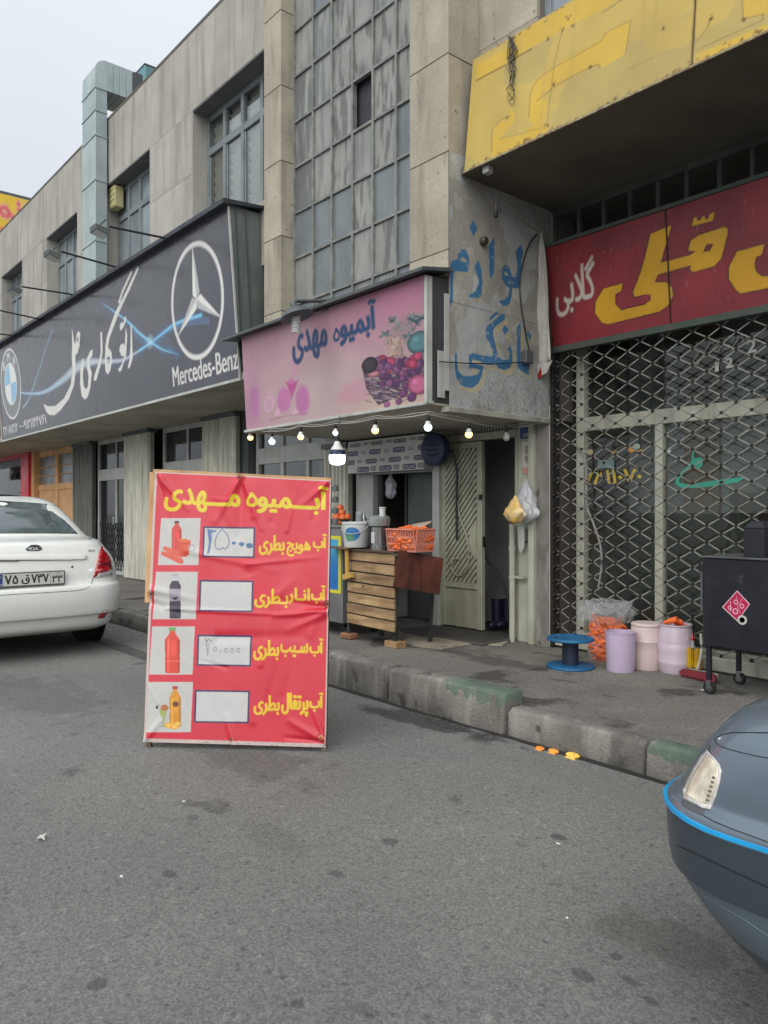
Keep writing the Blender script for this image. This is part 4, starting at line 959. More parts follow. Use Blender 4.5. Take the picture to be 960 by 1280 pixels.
# round blue and white car emblem
u0_, v0_ = pm.uv(13.5, 480)
u0_, v0_ = pm.uv(13.5, 480); ru2 = (pm.uv(26.3, 480)[0]-pm.uv(1.2, 480)[0])/2; rv3 = (pm.uv(13, 434)[1]-pm.uv(14, 525)[1])/2
cm.ell(u0_, v0_, ru2, rv3, (204, 204, 200)); cm.ell(u0_, v0_, ru2*.94, rv3*.94, (108, 110, 112)); cm.ell(u0_, v0_, ru2*.62, rv3*.6, (196, 198, 196))
for q in range(4):
    pts = [(u0_, v0_)]+[(u0_+ru2*.58*math.cos(q*math.pi/2+t*math.pi/16), v0_+rv3*.56*math.sin(q*math.pi/2+t*math.pi/16)) for t in range(9)]
    cm.poly(pts, (214, 216, 214) if q % 2 == 0 else (126, 176, 206))
for ch, an in (('B', 2.3), ('M', 1.57), ('W', .84)):
    x, y = u0_+ru2*.77*math.cos(an), v0_+rv3*.77*math.sin(an); cm.text(ch, x-ru2*.13, y-rv3*.11, x+ru2*.13, y+rv3*.11, (210, 210, 206), .02)
cm.text('۲۲۰۸۱۲۱۲', pm.uv(4.5, 540)[0], .05, pm.uv(23, 540)[0], .145, (200, 200, 196), .012)
cm.text('–', pm.uv(25, 540)[0], .09, pm.uv(28, 540)[0], .10, (200, 200, 196), .012)
cm.text('۰۹۱۲۱۱۴۴۷۶۱', pm.uv(29.5, 540)[0], .05, pm.uv(58, 530)[0], .145, (200, 200, 196), .012)
cm.noise(.05, 12, 8)
print_mesh('sign_face', cm, pm, 760, 150, mat_print('glossy_banner_vinyl', rough=.22, spec=.6, dirt=.08), ms, off=.004)
sg = MB()
sg.hexa([(-16.75, 4.16, 2.80), (-7.28, 4.16, 2.80), (-7.28, YW+.02, 2.80), (-16.75, YW+.02, 2.80), (-16.75, 4.02, 4.62), (-7.28, 4.02, 4.62), (-7.28, YW+.02, 4.62), (-16.75, YW+.02, 4.62)])
sg.build('sign_box', mat('sign_side_sheet', (112, 120, 118), (94, 102, 102), scale=3, rough=.5, metal=.2, streak=(70, 76, 76), samt=.5), ms)
MB().hexa([(-16.8, 3.92, 4.60), (-7.22, 3.92, 4.60), (-7.22, YW+.02, 4.66), (-16.8, YW+.02, 4.66), (-16.8, 3.92, 4.65), (-7.22, 3.92, 4.65), (-7.22, YW+.02, 4.69), (-16.8, YW+.02, 4.69)]).build('top_flashing', mat('dark_flashing', (52, 56, 66), (42, 46, 54), rough=.55), ms)
MB().box(-16.76, -7.27, 4.145, 4.165, 2.77, 2.80).beam((-7.275, 4.15, 2.80), (-7.275, 4.01, 4.60), .02, .02).beam((-16.755, 4.15, 2.8), (-16.755, 4.01, 4.6), .02, .02).build('edge_trim', m_alu, ms)
for k, x in enumerate((-7.27,)):
    for y in (4.18, 4.30): MB().beam((x, y+.0, 2.82), (x, y-.09, 4.58), .012, .012).build('side_seam', m_grey, ms)
# 2. faded pink juice sign
js = thing('shop_sign', 'faded pink juice shop sign with a printed fruit basket over the juice shop entrance', 'shop sign', (-5.6, 4.1, 2.2))
pj = Panel((-7.03, 4.09, 2.21), (-4.25, 4.09, 2.21), (-4.25, 4.03, 3.17), (-7.03, 4.03, 3.17))
cj = Canvas(1500, 520, (188, 158, 160)); DIM = .72
jz = lambda pts: pj.tr(300, 340, 3.692, pts)
cj.ell(.48, .18, .42, .55, (194, 182, 172), .7, soft=.9); cj.ell(.9, .95, .55, .5, (184, 120, 146), .8, soft=.8); cj.ell(.1, 1.05, .6, .45, (148, 106, 124), .7, soft=.9); cj.ell(.85, .03, .3, .25, (206, 186, 160), .7, soft=.8)
cj.ell(.03, .3, .12, .6, (176, 112, 160), .5, soft=.9); cj.noise(.07, 6, 2)
PKP = (196, 104, 168)
for (x, y, rx, ry, c, al) in [(205, 590, .055, .15, PKP, .75), (290, 590, .05, .17, (190, 104, 164), .8), (70, 600, .035, .2, (184, 108, 166), .6), (240, 520, .03, .08, (200, 90, 160), .7), (140, 600, .04, .12, (204, 160, 180), .6), (250, 450, .03, .1, (206, 140, 176), .4), (540, 550, .09, .12, (206, 140, 160), .45), (480, 580, .05, .08, (206, 150, 160), .4)]:
    u, v = jz([(x, y)])[0]; cj.ell(u, v, rx, ry, c, al, soft=.35)
cj.poly(jz([(205, 500), (240, 520), (275, 490), (262, 530), (240, 590), (225, 535)]), (180, 70, 140), .7)
cj.stroke(jz([(135, 685), (200, 668), (270, 655), (310, 655)]), 9, (170, 80, 130), .7, .8)
for tri in ([(175, 620), (190, 660), (160, 668)], [(255, 625), (275, 650), (238, 660)]): cj.poly(jz(tri), (222, 180, 200), .8)
for q in range(6): cj.stroke(jz([(430+q*30, 560+q*6), (450+q*26, 590), (470+q*28, 620-q*8)]), 5, (196, 136, 150), .45, .8)
cj.ell(*jz([(135, 610)])[0], .032, .075, (222, 190, 206), .8, ring=.12)
# pineapple, basket and fruit
rg = random.Random(5)
for k in range(26):
    a = rg.uniform(-1.2, 1.2); l = rg.uniform(20, 70); c = rg.choice([(84, 112, 116), (110, 140, 136), (66, 92, 100), (140, 158, 146)])
    x, y = rg.choice([(800, 240), (720, 240), (690, 300), (780, 300)]); cj.stroke(jz([(x+rg.uniform(-20, 30), y+30), (x+l*math.sin(a), y-l*.6*math.cos(a))]), [11, 2], c, .85, .5)
for k in range(16): cj.stroke(jz([(690+rg.uniform(-20, 60), 300+rg.uniform(-10, 60)), (690+rg.uniform(-10, 60), 400)]), 9, rg.choice([(196, 170, 150), (160, 130, 124), (206, 190, 170)]), .8, .6)
cj.ell(*jz([(720, 330)])[0], .07, .19, (176, 150, 140), .55, soft=.6); cj.ell(*jz([(760, 270)])[0], .06, .14, (120, 130, 132), .45, soft=.7)
for (x, y, n_, L0) in ((712, 225, 26, 34), (800, 225, 34, 52), (840, 215, 24, 46), (672, 290, 22, 36), (775, 300, 22, 34), (735, 360, 18, 30), (850, 390, 20, 34)):
    for k in range(n_):
        a = rg.uniform(-2.4, 2.4); l = rg.uniform(.4, 1)*L0
        cj.stroke(jz([(x, y), (x+l*.6*math.sin(a), y-l*.6*math.cos(a)-3), (x+l*math.sin(a), y-l*.85*math.cos(a))]), [12, 9, 2], rg.choice([(62, 84, 92), (92, 118, 118), (130, 150, 142), (48, 66, 78), (150, 160, 148)]), .85, .5)
for k in range(34): cj.stroke(jz([(668+rg.uniform(0, 90), 300+rg.uniform(-10, 90)), (676+rg.uniform(0, 90), 312+rg.uniform(-10, 90))]), rg.choice([6, 10, 14]), rg.choice([(206, 184, 160), (150, 120, 116), (188, 150, 140), (112, 96, 104)]), .7, .6)
cj.poly(jz([(565, 440), (590, 400), (640, 420), (700, 470), (880, 400), (880, 490), (770, 560), (640, 615), (585, 540)]), (78, 66, 84), .95)
for k in range(240):
    x = rg.uniform(570, 870); y = rg.uniform(430, 600)
    if y > 440+ (x-560)*.0 and (x-560)*.55+y > 500 and y < 640-(x-620)*.35: cj.stroke(jz([(x, y), (x+15, y+rg.uniform(-3, 5)), (x+30, y+rg.uniform(-6, 10))]), rg.choice([4, 6, 8]), rg.choice([(168, 150, 150), (120, 106, 118), (46, 38, 56), (196, 178, 172), (90, 76, 96)]), .85, .6)
def fruit(x, y, r, c):
    u, v = jz([(x, y)])[0]; ru_, rv_ = r/3.692/240*1.0, r/3.692/130*1.0
    cj.ell(u, v, ru_, rv_, tuple(q*.66 for q in c)); cj.ell(u-ru_*.06, v+rv_*.05, ru_*.92, rv_*.92, c, .9, soft=.35); cj.ell(u-ru_*.3, v+rv_*.35, ru_*.35, rv_*.3, tuple(min(255, q*1.35) for q in c), .55, soft=.9)
fruit(828, 325, 44, (92, 136, 140)); fruit(620, 455, 30, (204, 140, 150)); fruit(690, 430, 34, (196, 84, 112)); fruit(655, 410, 24, (170, 70, 100))
for k in range(62): fruit(rg.uniform(632, 850), rg.uniform(405, 530), rg.uniform(9, 17), rg.choice([(112, 70, 110), (134, 88, 128), (92, 58, 100), (150, 96, 130)]))
for k in range(6): fruit(790+rg.uniform(-10, 40), 380+rg.uniform(-10, 50), 16, rg.choice([(196, 76, 110), (160, 60, 100)]))
fruit(826, 520, 40, (202, 110, 146)); fruit(755, 560, 18, (120, 70, 116)); fruit(795, 578, 18, (108, 62, 110)); fruit(735, 598, 13, (130, 80, 124)); fruit(680, 612, 13, (160, 100, 140)); fruit(600, 430, 34, (66, 60, 66))
a, b = jz([(425, 300)])[0], jz([(632, 300)])[0]
q_ = jz([(466, 300)])[0]; q2_ = jz([(433, 325)])[0], jz([(462, 262)])[0]
cj.text('ه', q2_[0][0], q2_[0][1], q2_[1][0], q2_[1][1]+.02, (46, 78, 116), .022, grow=1, gc=(128, 112, 128))
cj.text('آبمیو', q_[0], .63, b[0], .94, (46, 78, 116), .035, grow=1, gc=(128, 112, 128))
a, b = jz([(243, 300)])[0], jz([(408, 300)])[0]
cj.text('مهدی', a[0], .57, b[0]-.008, .86, (46, 78, 116), .035, grow=1, gc=(128, 112, 128))
cj.a *= np.array([.80, .76, .82]); print_mesh('sign_face', cj, pj, 480, 170, mat_print('faded_banner', rough=.6, dirt=.1), js, off=.004)
MB().hexa([(-7.03, 4.09, 2.21), (-4.25, 4.09, 2.21), (-4.25, YW, 2.21), (-7.03, YW, 2.21), (-7.03, 4.03, 3.17), (-4.25, 4.03, 3.17), (-4.25, YP-.01, 3.17), (-7.03, YP-.01, 3.17)]).build('sign_box', mat('dark_sign_side', (62, 66, 66), rough=.6), js)
MB().hexa([(-7.30, 3.93, 3.16), (-4.19, 3.93, 3.17), (-4.19, YP+.0, 3.22), (-7.30, YW, 3.21), (-7.30, 3.93, 3.185), (-4.19, 3.93, 3.195), (-4.19, YP+.0, 3.25), (-7.30, YW, 3.24)]).build('top_flashing', m_grey, js)
MB().box(-4.27, -4.243, 4.02, 4.085, 2.19, 3.16).box(-7.04, -4.24, 4.06, 4.10, 2.185, 2.21).build('edge_trim', m_alu, js, bevel=.003)
MB().box(-4.236, -4.222, 4.20, 4.245, 2.3, 3.05).box(-4.236, -4.225, 4.13, 4.20, 2.24, 2.6).build('side_strip', m_alu, js)
# 3. old yellow sign
ys = thing('shop_sign', 'old yellow metal sign with painted over letters and rusty edges at the upper right', 'shop sign', (-2, 4.4, 4.05))
py_ = Panel((-4.18, 4.37, 4.02), (1.5, 4.37, 4.02), (1.5, 4.47, 4.93), (-4.18, 4.47, 4.93))
cy = Canvas(2000, 420, (198, 172, 92)); cy.noise(.12, 14, 6); cy.noise(0, 9, 13, (176, 160, 104), .52, .55)
yz = lambda pts: py_.tr(580, 0, 2.526, pts)
YB = (216, 178, 66)
for pts in ([(40, 205), (145, 150), (180, 100), (360, 0), (480, 0), (430, 35), (340, 80), (190, 165), (130, 205), (45, 250)],
            [(88, 480), (95, 410), (120, 380), (140, 385), (150, 340), (165, 380), (110, 440), (190, 425), (225, 395), (262, 395), (258, 430), (90, 505)],
            [(205, 370), (210, 300), (225, 260), (270, 225), (300, 205), (320, 190), (435, 130), (450, 105), (525, 65), (510, 170), (440, 215), (420, 205), (300, 265), (240, 300), (265, 320), (250, 395), (215, 390)],
            [(733, 175), (960, 75), (960, 120), (730, 225)], [(880, 0), (960, 0), (960, 45), (885, 62)]):
    cy.poly(yz(pts), YB, .85, grow=0)
for pts in ([(40, 255), (130, 207)], [(145, 195), (215, 155)]): cy.stroke(yz(pts), 8, (110, 84, 44), .9, .6)
for pts, w_ in (([(88, 480), (90, 410), (120, 378), (150, 365)], 4), ([(205, 370), (212, 290), (235, 250), (290, 212), (435, 132), (450, 105), (528, 65), (512, 170)], 4), ([(230, 320), (300, 265), (400, 212), (425, 205), (432, 215)], 5), ([(262, 400), (285, 210), (310, 100)], 4), ([(515, 222), (600, 182)], 3), ([(733, 160), (945, 65), (945, 45)], 4), ([(735, 130), (770, 90), (782, 45)], 4), ([(880, 0), (882, 60), (950, 45)], 4), ([(110, 440), (190, 420), (255, 400)], 3), ([(440, 40), (500, 0)], 6)):
    cy.stroke(yz(pts), w_, (122, 98, 50), .8, .6)
for (x, y, r) in [(312, 95, 9), (330, 55, 8), (288, 270, 7), (152, 315, 6), (138, 365, 8), (262, 400, 7), (632, 90, 4), (345, 85, 5), (270, 125, 6), (155, 140, 5), (400, 212, 4), (718, 200, 7), (720, 215, 8), (630, 255, 6), (780, 60, 6), (885, 60, 5)]:
    for _ in range(5): u, v = yz([(x+random.uniform(-r, r), y+random.uniform(-r, r))])[0]; cy.ell(u, v, random.uniform(.001, .0024), random.uniform(.008, .018), (92, 68, 44), .8, soft=.6)
for k in range(240):   # chipped bottom and top edge
    u = random.random(); v = abs(random.gauss(0, .018)); v = v if random.random() < .7 else 1-v
    cy.ell(u, v, random.uniform(.001, .004), random.uniform(.006, .02), random.choice([(104, 78, 56), (140, 120, 96), (90, 66, 50)]), .75, soft=.5)
for k in range(30): u = random.random(); cy.stroke([(u, random.uniform(.3, 1)), (u+.001, random.uniform(0, .3))], random.choice([4, 8, 14]), random.choice([(160, 146, 100), (208, 178, 84)]), .25, 1)
u7 = yz([(727, 100)])[0][0]; cy.stroke([(u7, 0), (u7, 1)], 6, (92, 76, 50), .9, .6)
for k in range(18): cy.stroke([(u7+random.uniform(-.002, .002), random.random()) for _ in range(2)], 5, (110, 84, 50), .5, .8)
mp_y = mat_print('old_yellow_paint', rough=.65, dirt=.1, bump=.12)
cy.a *= .80
for a, b in ((0, u7), (u7, 1)): print_mesh('sign_board', cy, py_, int(700*(b-a)), 130, mp_y, ys, off=.004, u0=a+.0004, u1=b-.0004)
MB().hexa([(-4.18, 4.372, 4.02), (1.5, 4.372, 4.02), (1.5, YR-.01, 4.02), (-4.18, YR-.01, 4.02), (-4.18, 4.472, 4.93), (1.5, 4.472, 4.93), (1.5, YR-.01, 4.93), (-4.18, YR-.01, 4.93)]).build('sign_box', mat('rusty_sheet', (110, 96, 70), (84, 68, 52), scale=6, rough=.8, spots=(70, 44, 32), spscale=9, spthr=.55), ys)
MB().box(-4.18, 1.5, 4.357, 4.372, 4.008, 4.022).build('bottom_edge', mat('corroded_edge', (160, 150, 118), (112, 96, 76), scale=30, rough=.85, bump=.6), ys)
MB().box(-4.02, -3.96, 4.40, 4.46, 3.96, 4.03).build('bracket', m_alu, ys, bevel=.004)
wr = MB()
for k in range(16):
    c = [yz([(158+random.uniform(-14, 14)+q*random.uniform(-1.5, 1), 120+q*24)])[0] for q in range(random.randint(4, 10))]
    wr.tube(smoothline([py_.at(*p)+py_.normal()*random.uniform(.012, .035) for p in c], 3), .0022, 4)
wr.build('tangled_wire', m_black, ys, kind='stuff')
# 4. red sign
rs = thing('shop_sign', 'dark red painted sign with big yellow letters above the lattice gate', 'shop sign', (-2, 5.45, 2.8))
pr_ = Panel((-4.20, 5.50, 2.80), (1.2, 5.50, 2.80), (1.2, 5.42, 3.66), (-4.20, 5.42, 3.66))
cr_ = Canvas(2000, 420, (130, 44, 52)); cr_.noise(.16, 12, 21); cr_.noise(0, 7, 22, (104, 48, 54), .5, .4)
for k in range(160):
    u = random.random(); v = random.uniform(.05, .95); cr_.stroke([(u, v), (u, v-random.uniform(.01, .05))], random.choice([2, 3, 5]), (160, 124, 120), random.uniform(.2, .6), .7)
for k in range(30): u = random.random(); cr_.stroke([(u, .9), (u, random.uniform(0, .5))], random.choice([8, 16]), random.choice([(90, 40, 48), (140, 60, 66)]), .22, 1)
rz = lambda pts: pr_.tr(730, 250, 4.174, pts)
RL = [([(348, 178), (458, 132), (400, 328), (550, 290), (585, 268), (545, 265), (560, 212), (600, 185), (735, 140), (752, 153), (750, 180), (715, 310), (680, 345), (572, 375), (555, 362), (560, 340), (388, 388), (370, 430), (430, 430), (460, 455), (465, 500), (440, 550), (395, 582), (125, 648), (95, 640), (60, 590), (62, 530), (105, 462), (202, 435), (195, 475), (165, 492), (165, 545), (195, 575), (320, 545), (350, 522), (350, 495), (330, 491), (265, 505), (258, 480), (300, 370), (335, 240)], [[(640, 230), (678, 228), (658, 268), (622, 272)]]),
      ([(575, 92), (590, 89), (592, 108), (612, 104), (616, 88), (632, 85), (632, 103), (650, 98), (658, 72), (685, 62), (672, 110), (563, 137)], []),
      ([(942, 232), (928, 285), (900, 297), (890, 335), (900, 375), (930, 400), (1010, 395), (1050, 350), (1090, 200), (1150, 180), (1110, 400), (1050, 440), (975, 455), (820, 488), (790, 465), (758, 410), (760, 345), (800, 270)], [])]
for pts, ho in RL: cr_.poly(rz(pts), (62, 26, 30), .9, [rz(h) for h in ho], grow=4)
for pts, ho in RL: cr_.poly(rz(pts), (198, 150, 34), 1, [rz(h) for h in ho])
cr_.noise(.06, 30, 7)
a = pr_.uv(697, 400); b = pr_.uv(745, 380)
cr_.text('گلابی', a[0], .29, b[0], .80, (186, 176, 166), .012, slant=.03)
ur = pr_.uv(834, 300)[0]; cr_.stroke([(ur, 0), (ur, 1)], 7, (50, 16, 22), 1, .3)
mpr = mat_print('old_red_paint', rough=.5, dirt=.2, bump=.08)
for a, b in ((0, ur), (ur, 1)): print_mesh('sign_board', cr_, pr_, int(640*(b-a)), 110, mpr, rs, off=.004, u0=a+.0005, u1=b-.0005)
MB().hexa([(-4.20, 5.502, 2.80), (1.2, 5.502, 2.80), (1.2, 5.54, 2.80), (-4.20, 5.54, 2.80), (-4.20, 5.422, 3.66), (1.2, 5.422, 3.66), (1.2, 5.54, 3.66), (-4.20, 5.54, 3.66)]).build('sign_back', m_black, rs)
gfm = mat('green_sign_frame', (54, 72, 60), (70, 74, 66), scale=8, rough=.7)
MB().box(-4.22, 1.2, 5.47, 5.53, 2.75, 2.80).beam((-4.21, 5.48, 2.76), (-4.21, 5.40, 3.68), .025, .04).box(-4.22, 1.2, 5.40, 5.46, 3.66, 3.69).build('sign_frame', gfm, rs)
# ---------------------------------------------------------------- price banner on a frame, standing in the road
bn = thing('price_banner', 'red vinyl juice price banner with yellow lettering stretched on a standing frame in the road', 'banner', (-3.97, 2.2, 0))
def atd(px, py, t): return O3+ray(px, py)*t
pb = Panel(atd(181, 927, 4.44), atd(408, 934, 4.36), atd(414, 601, 4.62), atd(194, 590, 4.72))
W_, H_ = 1100, 1640
cb = Canvas(W_, H_, (206, 46, 66))
bz = lambda x, y: pb.uv(170+x/3.554, 580+y/3.554)
bp_ = lambda pts: [bz(*p) for p in pts]
cb.ell(.45, .8, .7, .5, (214, 56, 74), .6, soft=1); cb.noise(.04, 5, 3)
def btext(s, x0, y0, x1, y1, c=(226, 196, 40), bold=.040, shadow=True, slant=0):
    a = bz(x0, (y0+y1)/2); b = bz(x1, (y0+y1)/2); m_ = bz((x0+x1)/2, y1), bz((x0+x1)/2, y0)
    if shadow: cb.text(s, a[0]+.004, m_[0][1]-.003, b[0]+.004, m_[1][1]-.003, (196, 88, 52), bold, slant=slant)
    cb.text(s, a[0], m_[0][1], b[0], m_[1][1], c, bold, slant=slant)
btext('مـــهدی', 130, 114, 460, 216, (222, 206, 44), .042)
btext('ه', 494, 128, 543, 192, (222, 206, 44), .035)
btext('آبـــمیو', 545, 96, 850, 224, (222, 206, 44), .042)
btext('آب', 790, 312, 846, 388); btext('هویج', 672, 345, 775, 412); btext('بطری', 550, 318, 660, 405)
btext('آب', 782, 540, 842, 620); btext('انـار', 676, 552, 772, 622); btext('بـطری', 530, 556, 676, 640)
btext('آب', 775, 775, 832, 855); btext('سـیب', 645, 795, 765, 858); btext('بطری', 525, 782, 635, 872)
btext('آب', 775, 1015, 832, 1098); btext('پرتقال', 650, 1018, 766, 1118); btext('بطری', 527, 1028, 638, 1114)
WHT = (196, 202, 200); NAV = (52, 48, 92)
for (x0, y0, x1, y1) in ((303, 280, 530, 417), (287, 517, 522, 657), (278, 760, 514, 898), (266, 1005, 505, 1150)):
    q = bp_([(x0, y0), (x1, y0+4), (x1-4, y1), (x0-4, y1-4)]); cb.poly(q, NAV, 1, grow=3); cb.poly(bp_([(x0+6, y0+6), (x1-6, y0+9), (x1-9, y1-6), (x0+2, y1-9)]), WHT)
for (x0, y0, x1, y1) in ((115, 242, 290, 450), (93, 480, 278, 690), (77, 722, 264, 935), (60, 968, 256, 1190)):
    cb.poly(bp_([(x0, y0), (x1, y0), (x1-10, y1), (x0-14, y1)]), (192, 198, 194))
def bottle(cx, y0, y1, w, c, cap, band=None):
    h = y1-y0
    cb.poly(bp_([(cx-w*.18, y0+h*.06), (cx+w*.18, y0+h*.06), (cx+w*.2, y0+h*.12), (cx+w*.5, y0+h*.26), (cx+w*.5, y0+h*.55), (cx+w*.44, y0+h*.6), (cx+w*.5, y0+h*.66), (cx+w*.48, y1-3), (cx+w*.36, y1), (cx-w*.36, y1), (cx-w*.48, y1-3), (cx-w*.5, y0+h*.66), (cx-w*.44, y0+h*.6), (cx-w*.5, y0+h*.55), (cx-w*.5, y0+h*.26), (cx-w*.2, y0+h*.12)]), c)
    cb.poly(bp_([(cx-w*.34, y0+h*.28), (cx-w*.2, y0+h*.28), (cx-w*.2, y1-8), (cx-w*.34, y1-8)]), tuple(min(255, int(v*1.3+20)) for v in c), .45)
    cb.poly(bp_([(cx+w*.30, y0+h*.27), (cx+w*.5, y0+h*.28), (cx+w*.5, y1-4), (cx+w*.34, y1-4)]), tuple(int(v*.6) for v in c), .5); cb.poly(bp_([(cx-w*.5, y0+h*.28), (cx-w*.42, y0+h*.27), (cx-w*.42, y1-6), (cx-w*.48, y1-6)]), tuple(int(v*.6) for v in c), .45); cb.ell(*bz(cx+w*.08, y0+h*.45), w*.30/800., h*.22/1150., tuple(min(255, int(v*1.18+8)) for v in c), .6, soft=.9)
    cb.poly(bp_([(cx-w*.24, y0-h*.01), (cx+w*.24, y0-h*.01), (cx+w*.24, y0+h*.065), (cx-w*.24, y0+h*.065)]), cap)
    if band: cb.poly(bp_([(cx-w*.5, y0+h*band[0]), (cx+w*.5, y0+h*band[0]), (cx+w*.5, y0+h*band[1]), (cx-w*.5, y0+h*band[1])]), band[2])
bottle(184, 256, 388, 44, (206, 62, 56), (60, 56, 58))
for (a, b, c) in (((124, 398), (198, 430), 20), ((132, 376), (200, 402), 18), ((140, 384), (206, 436), 14)):
    cb.stroke(bp_([a, b]), [c*1.5, c*2.2], (212, 88, 66), 1, .2); cb.stroke(bp_([(a[0], a[1]-3), (b[0], b[1]-4)]), 4, (234, 140, 110), .6)
cb.poly(bp_([(188, 340), (246, 340), (240, 402), (226, 414), (204, 414), (192, 402)]), (204, 78, 52)); cb.ell(*bz(217, 341), .033, .006, (222, 110, 70)); cb.ell(*bz(250, 374), .02, .014, (150, 156, 156), 1, ring=.25)
bottle(178, 490, 688, 50, (52, 44, 64), (170, 172, 178), (.33, .60, (158, 150, 168))); cb.poly(bp_([(160, 500), (196, 500), (200, 520), (156, 520)]), (190, 194, 196)); cb.poly(bp_([(165, 595), (190, 590), (186, 604), (170, 604)]), (60, 66, 60))
bottle(166, 728, 930, 66, (214, 70, 52), (110, 168, 96)); cb.poly(bp_([(136, 872), (196, 872), (196, 878), (136, 878)]), (226, 110, 90)); cb.stroke(bp_([(150, 770), (146, 860)]), 9, (240, 150, 130), .5, .8)
bottle(178, 988, 1168, 50, (212, 148, 44), (176, 70, 60)); cb.ell(*bz(180, 1066), .018, .010, (110, 66, 40))
for (x, y, r) in ((150, 1160, 20), (175, 1164, 20), (188, 1152, 14)): cb.ell(*bz(x, y), r/800., r*.62/1150., (224, 170, 50)); cb.ell(*bz(x, y), r*.6/800., r*.4/1150., (240, 200, 96))
cb.poly(bp_([(106, 1086), (146, 1086), (138, 1118), (130, 1128), (129, 1160), (140, 1166), (114, 1166), (125, 1160), (124, 1128), (114, 1118)]), (150, 168, 84), .9); cb.ell(*bz(132, 1082), .022, .011, (176, 112, 60)); cb.ell(*bz(98, 1080), .007, .006, (56, 50, 50))
# hand written prices
BL_INK = (72, 110, 160)
cb.poly(bp_([(318, 288), (334, 292), (352, 296), (362, 290), (356, 302), (338, 308), (340, 340), (328, 398), (318, 404), (326, 350)]), BL_INK, .9)
cb.stroke(sm(bp_([(385, 290), (410, 320), (415, 355), (400, 378), (385, 374), (375, 380), (358, 374), (354, 345), (366, 312), (385, 290)]), 5), 9, (92, 124, 160), .9, .4)
for (x, y, r) in ((436, 352, 9), (470, 357, 12), (506, 364, 15)): cb.ell(*bz(x, y), r/760., r*.8/1150., (76, 112, 156))
cb.stroke(bp_([(345, 300), (330, 390)]), 3, (180, 196, 214), .7); cb.stroke(bp_([(440, 348), (500, 356), (520, 366)]), 3, (66, 100, 150), .8)
PEN = (122, 124, 124)
cb.stroke(bp_([(320, 850), (318, 820), (310, 775), (318, 788), (326, 776), (334, 790), (342, 780)]), 6, PEN, .9)
cb.stroke(bp_([(310, 775), (324, 800), (322, 848)]), 4, PEN, .8)
for (x, y) in ((354, 822), (400, 828), (428, 828), (456, 828)): cb.ell(*bz(x, y), .011, .0085, PEN, .9, ring=.35)
cb.stroke(bp_([(372, 842), (378, 826)]), 5, PEN, .9)
# pale hem
for pts, w_ in (([(0, .003), (1, .003)], 34), ([(.004, 0), (.004, 1)], 22), ([(.998, 0), (.998, 1)], 12), ([(0, .998), (1, .998)], 9)): cb.stroke(pts, w_, (196, 190, 184), .95, .1)
for k in range(60): u = random.random(); cb.ell(u, random.uniform(0, .012), random.uniform(.003, .01), .002, (130, 120, 112), .7, soft=.5)
for (x, y) in ((824, 1212), (850, 622), (72, 580), (465, 62), (424, 1222)): cb.ell(*bz(x, y), .012, .008, (150, 90, 70) if x != 824 else (190, 150, 60), .9); cb.ell(*bz(x, y), .005, .0035, (70, 50, 44))
def bdisp(U, V):
    d = .006*np.sin(6.3*U+1.5)*np.sin(3.1*V+.6)
    def crease(px, py, qx, qy, w, a):
        dx, dy = qx-px, qy-py; L2_ = dx*dx+dy*dy; t = np.clip(((U-px)*dx+(V-py)*dy)/L2_, 0, 1); D = np.hypot(U-px-t*dx, (V-py-t*dy)*1.5)
        return a*np.exp(-(D/w)**2)*(1-.8*t)
    for args in ((.5, 1, .36, .82, .02, .016), (.5, 1, .62, .8, .02, .014), (.5, 1, .5, .7, .03, -.014), (0, 1, .2, .86, .02, .014), (0, 1, .1, .8, .02, -.012), (1, 1, .84, .9, .02, .014), (1, 1, .9, .84, .018, -.012),
                 (1, .50, .7, .47, .016, .016), (1, .505, .72, .53, .02, -.013), (1, .49, .78, .42, .02, .012), (0, .55, .25, .52, .02, .01), (0, .5, .2, .47, .02, -.01), (1, .02, .8, .09, .02, .014), (1, .02, .92, .14, .015, .012), (1, .02, .78, .03, .012, -.01),
                 (.5, 0, .45, .1, .02, .01), (0, 0, .12, .1, .02, .011), (.2, .70, .7, .64, .02, .006), (.55, .66, .95, .70, .015, .006), (.4, .38, .9, .40, .03, -.008), (.1, .48, .9, .475, .012, .007)): d = d+crease(*args)
    rg = np.random.RandomState(4)
    for _ in range(26):
        a, b = rg.rand(2); an = rg.uniform(0, 3.14); l = rg.uniform(.05, .2); d = d+crease(a, b, a+l*np.cos(an), b+l*np.sin(an), rg.uniform(.01, .03), rg.uniform(-.005, .005))
    return d*1.15
cb.a *= np.array([.80, .74, .74]); cb.noise(.05, 60, 41); cb.noise(.04, 9, 42); print_mesh('banner_sheet', cb, pb, 400, 600, mat_print('banner_vinyl', rough=.42, spec=.45, dirt=.05), bn, off=.012, disp=bdisp)
wood = mat('raw_pine', (190, 152, 108), (168, 128, 86), scale=3, rough=.7, streak=(140, 100, 64), sscale=14, samt=.6, stretch=(1, 1, .1), bump=.1)
fb = MB(); A0, B0, C0, D0 = pb.at(0, 0), pb.at(1, 0), pb.at(1, 1), pb.at(0, 1); nb = pb.normal()
MB().beam(pb.at(-.012, .5)-nb*.012, pb.at(-.012, 1.0)-nb*.012, .045, .022, up=nb).beam(pb.at(-.012, 1.004)-nb*.012, pb.at(1.0, 1.004)-nb*.012, .022, .03, up=nb).build('wooden_bar', wood, bn, bevel=.002)
stl = mat('rusty_square_tube', (120, 108, 92), (90, 76, 62), scale=8, rough=.6, metal=.5)
fr = MB()
for u in (.015, .985):
    top = pb.at(u, 1)-nb*.03; bot = pb.at(u, 0)-nb*.03; d = (bot-top).normalized(); f = bot+d*(bot.z-.0)/max(-d.z, .1)
    fr.beam(top, f, .028, .028, up=nb)
fr.build('front_frame', stl, bn)
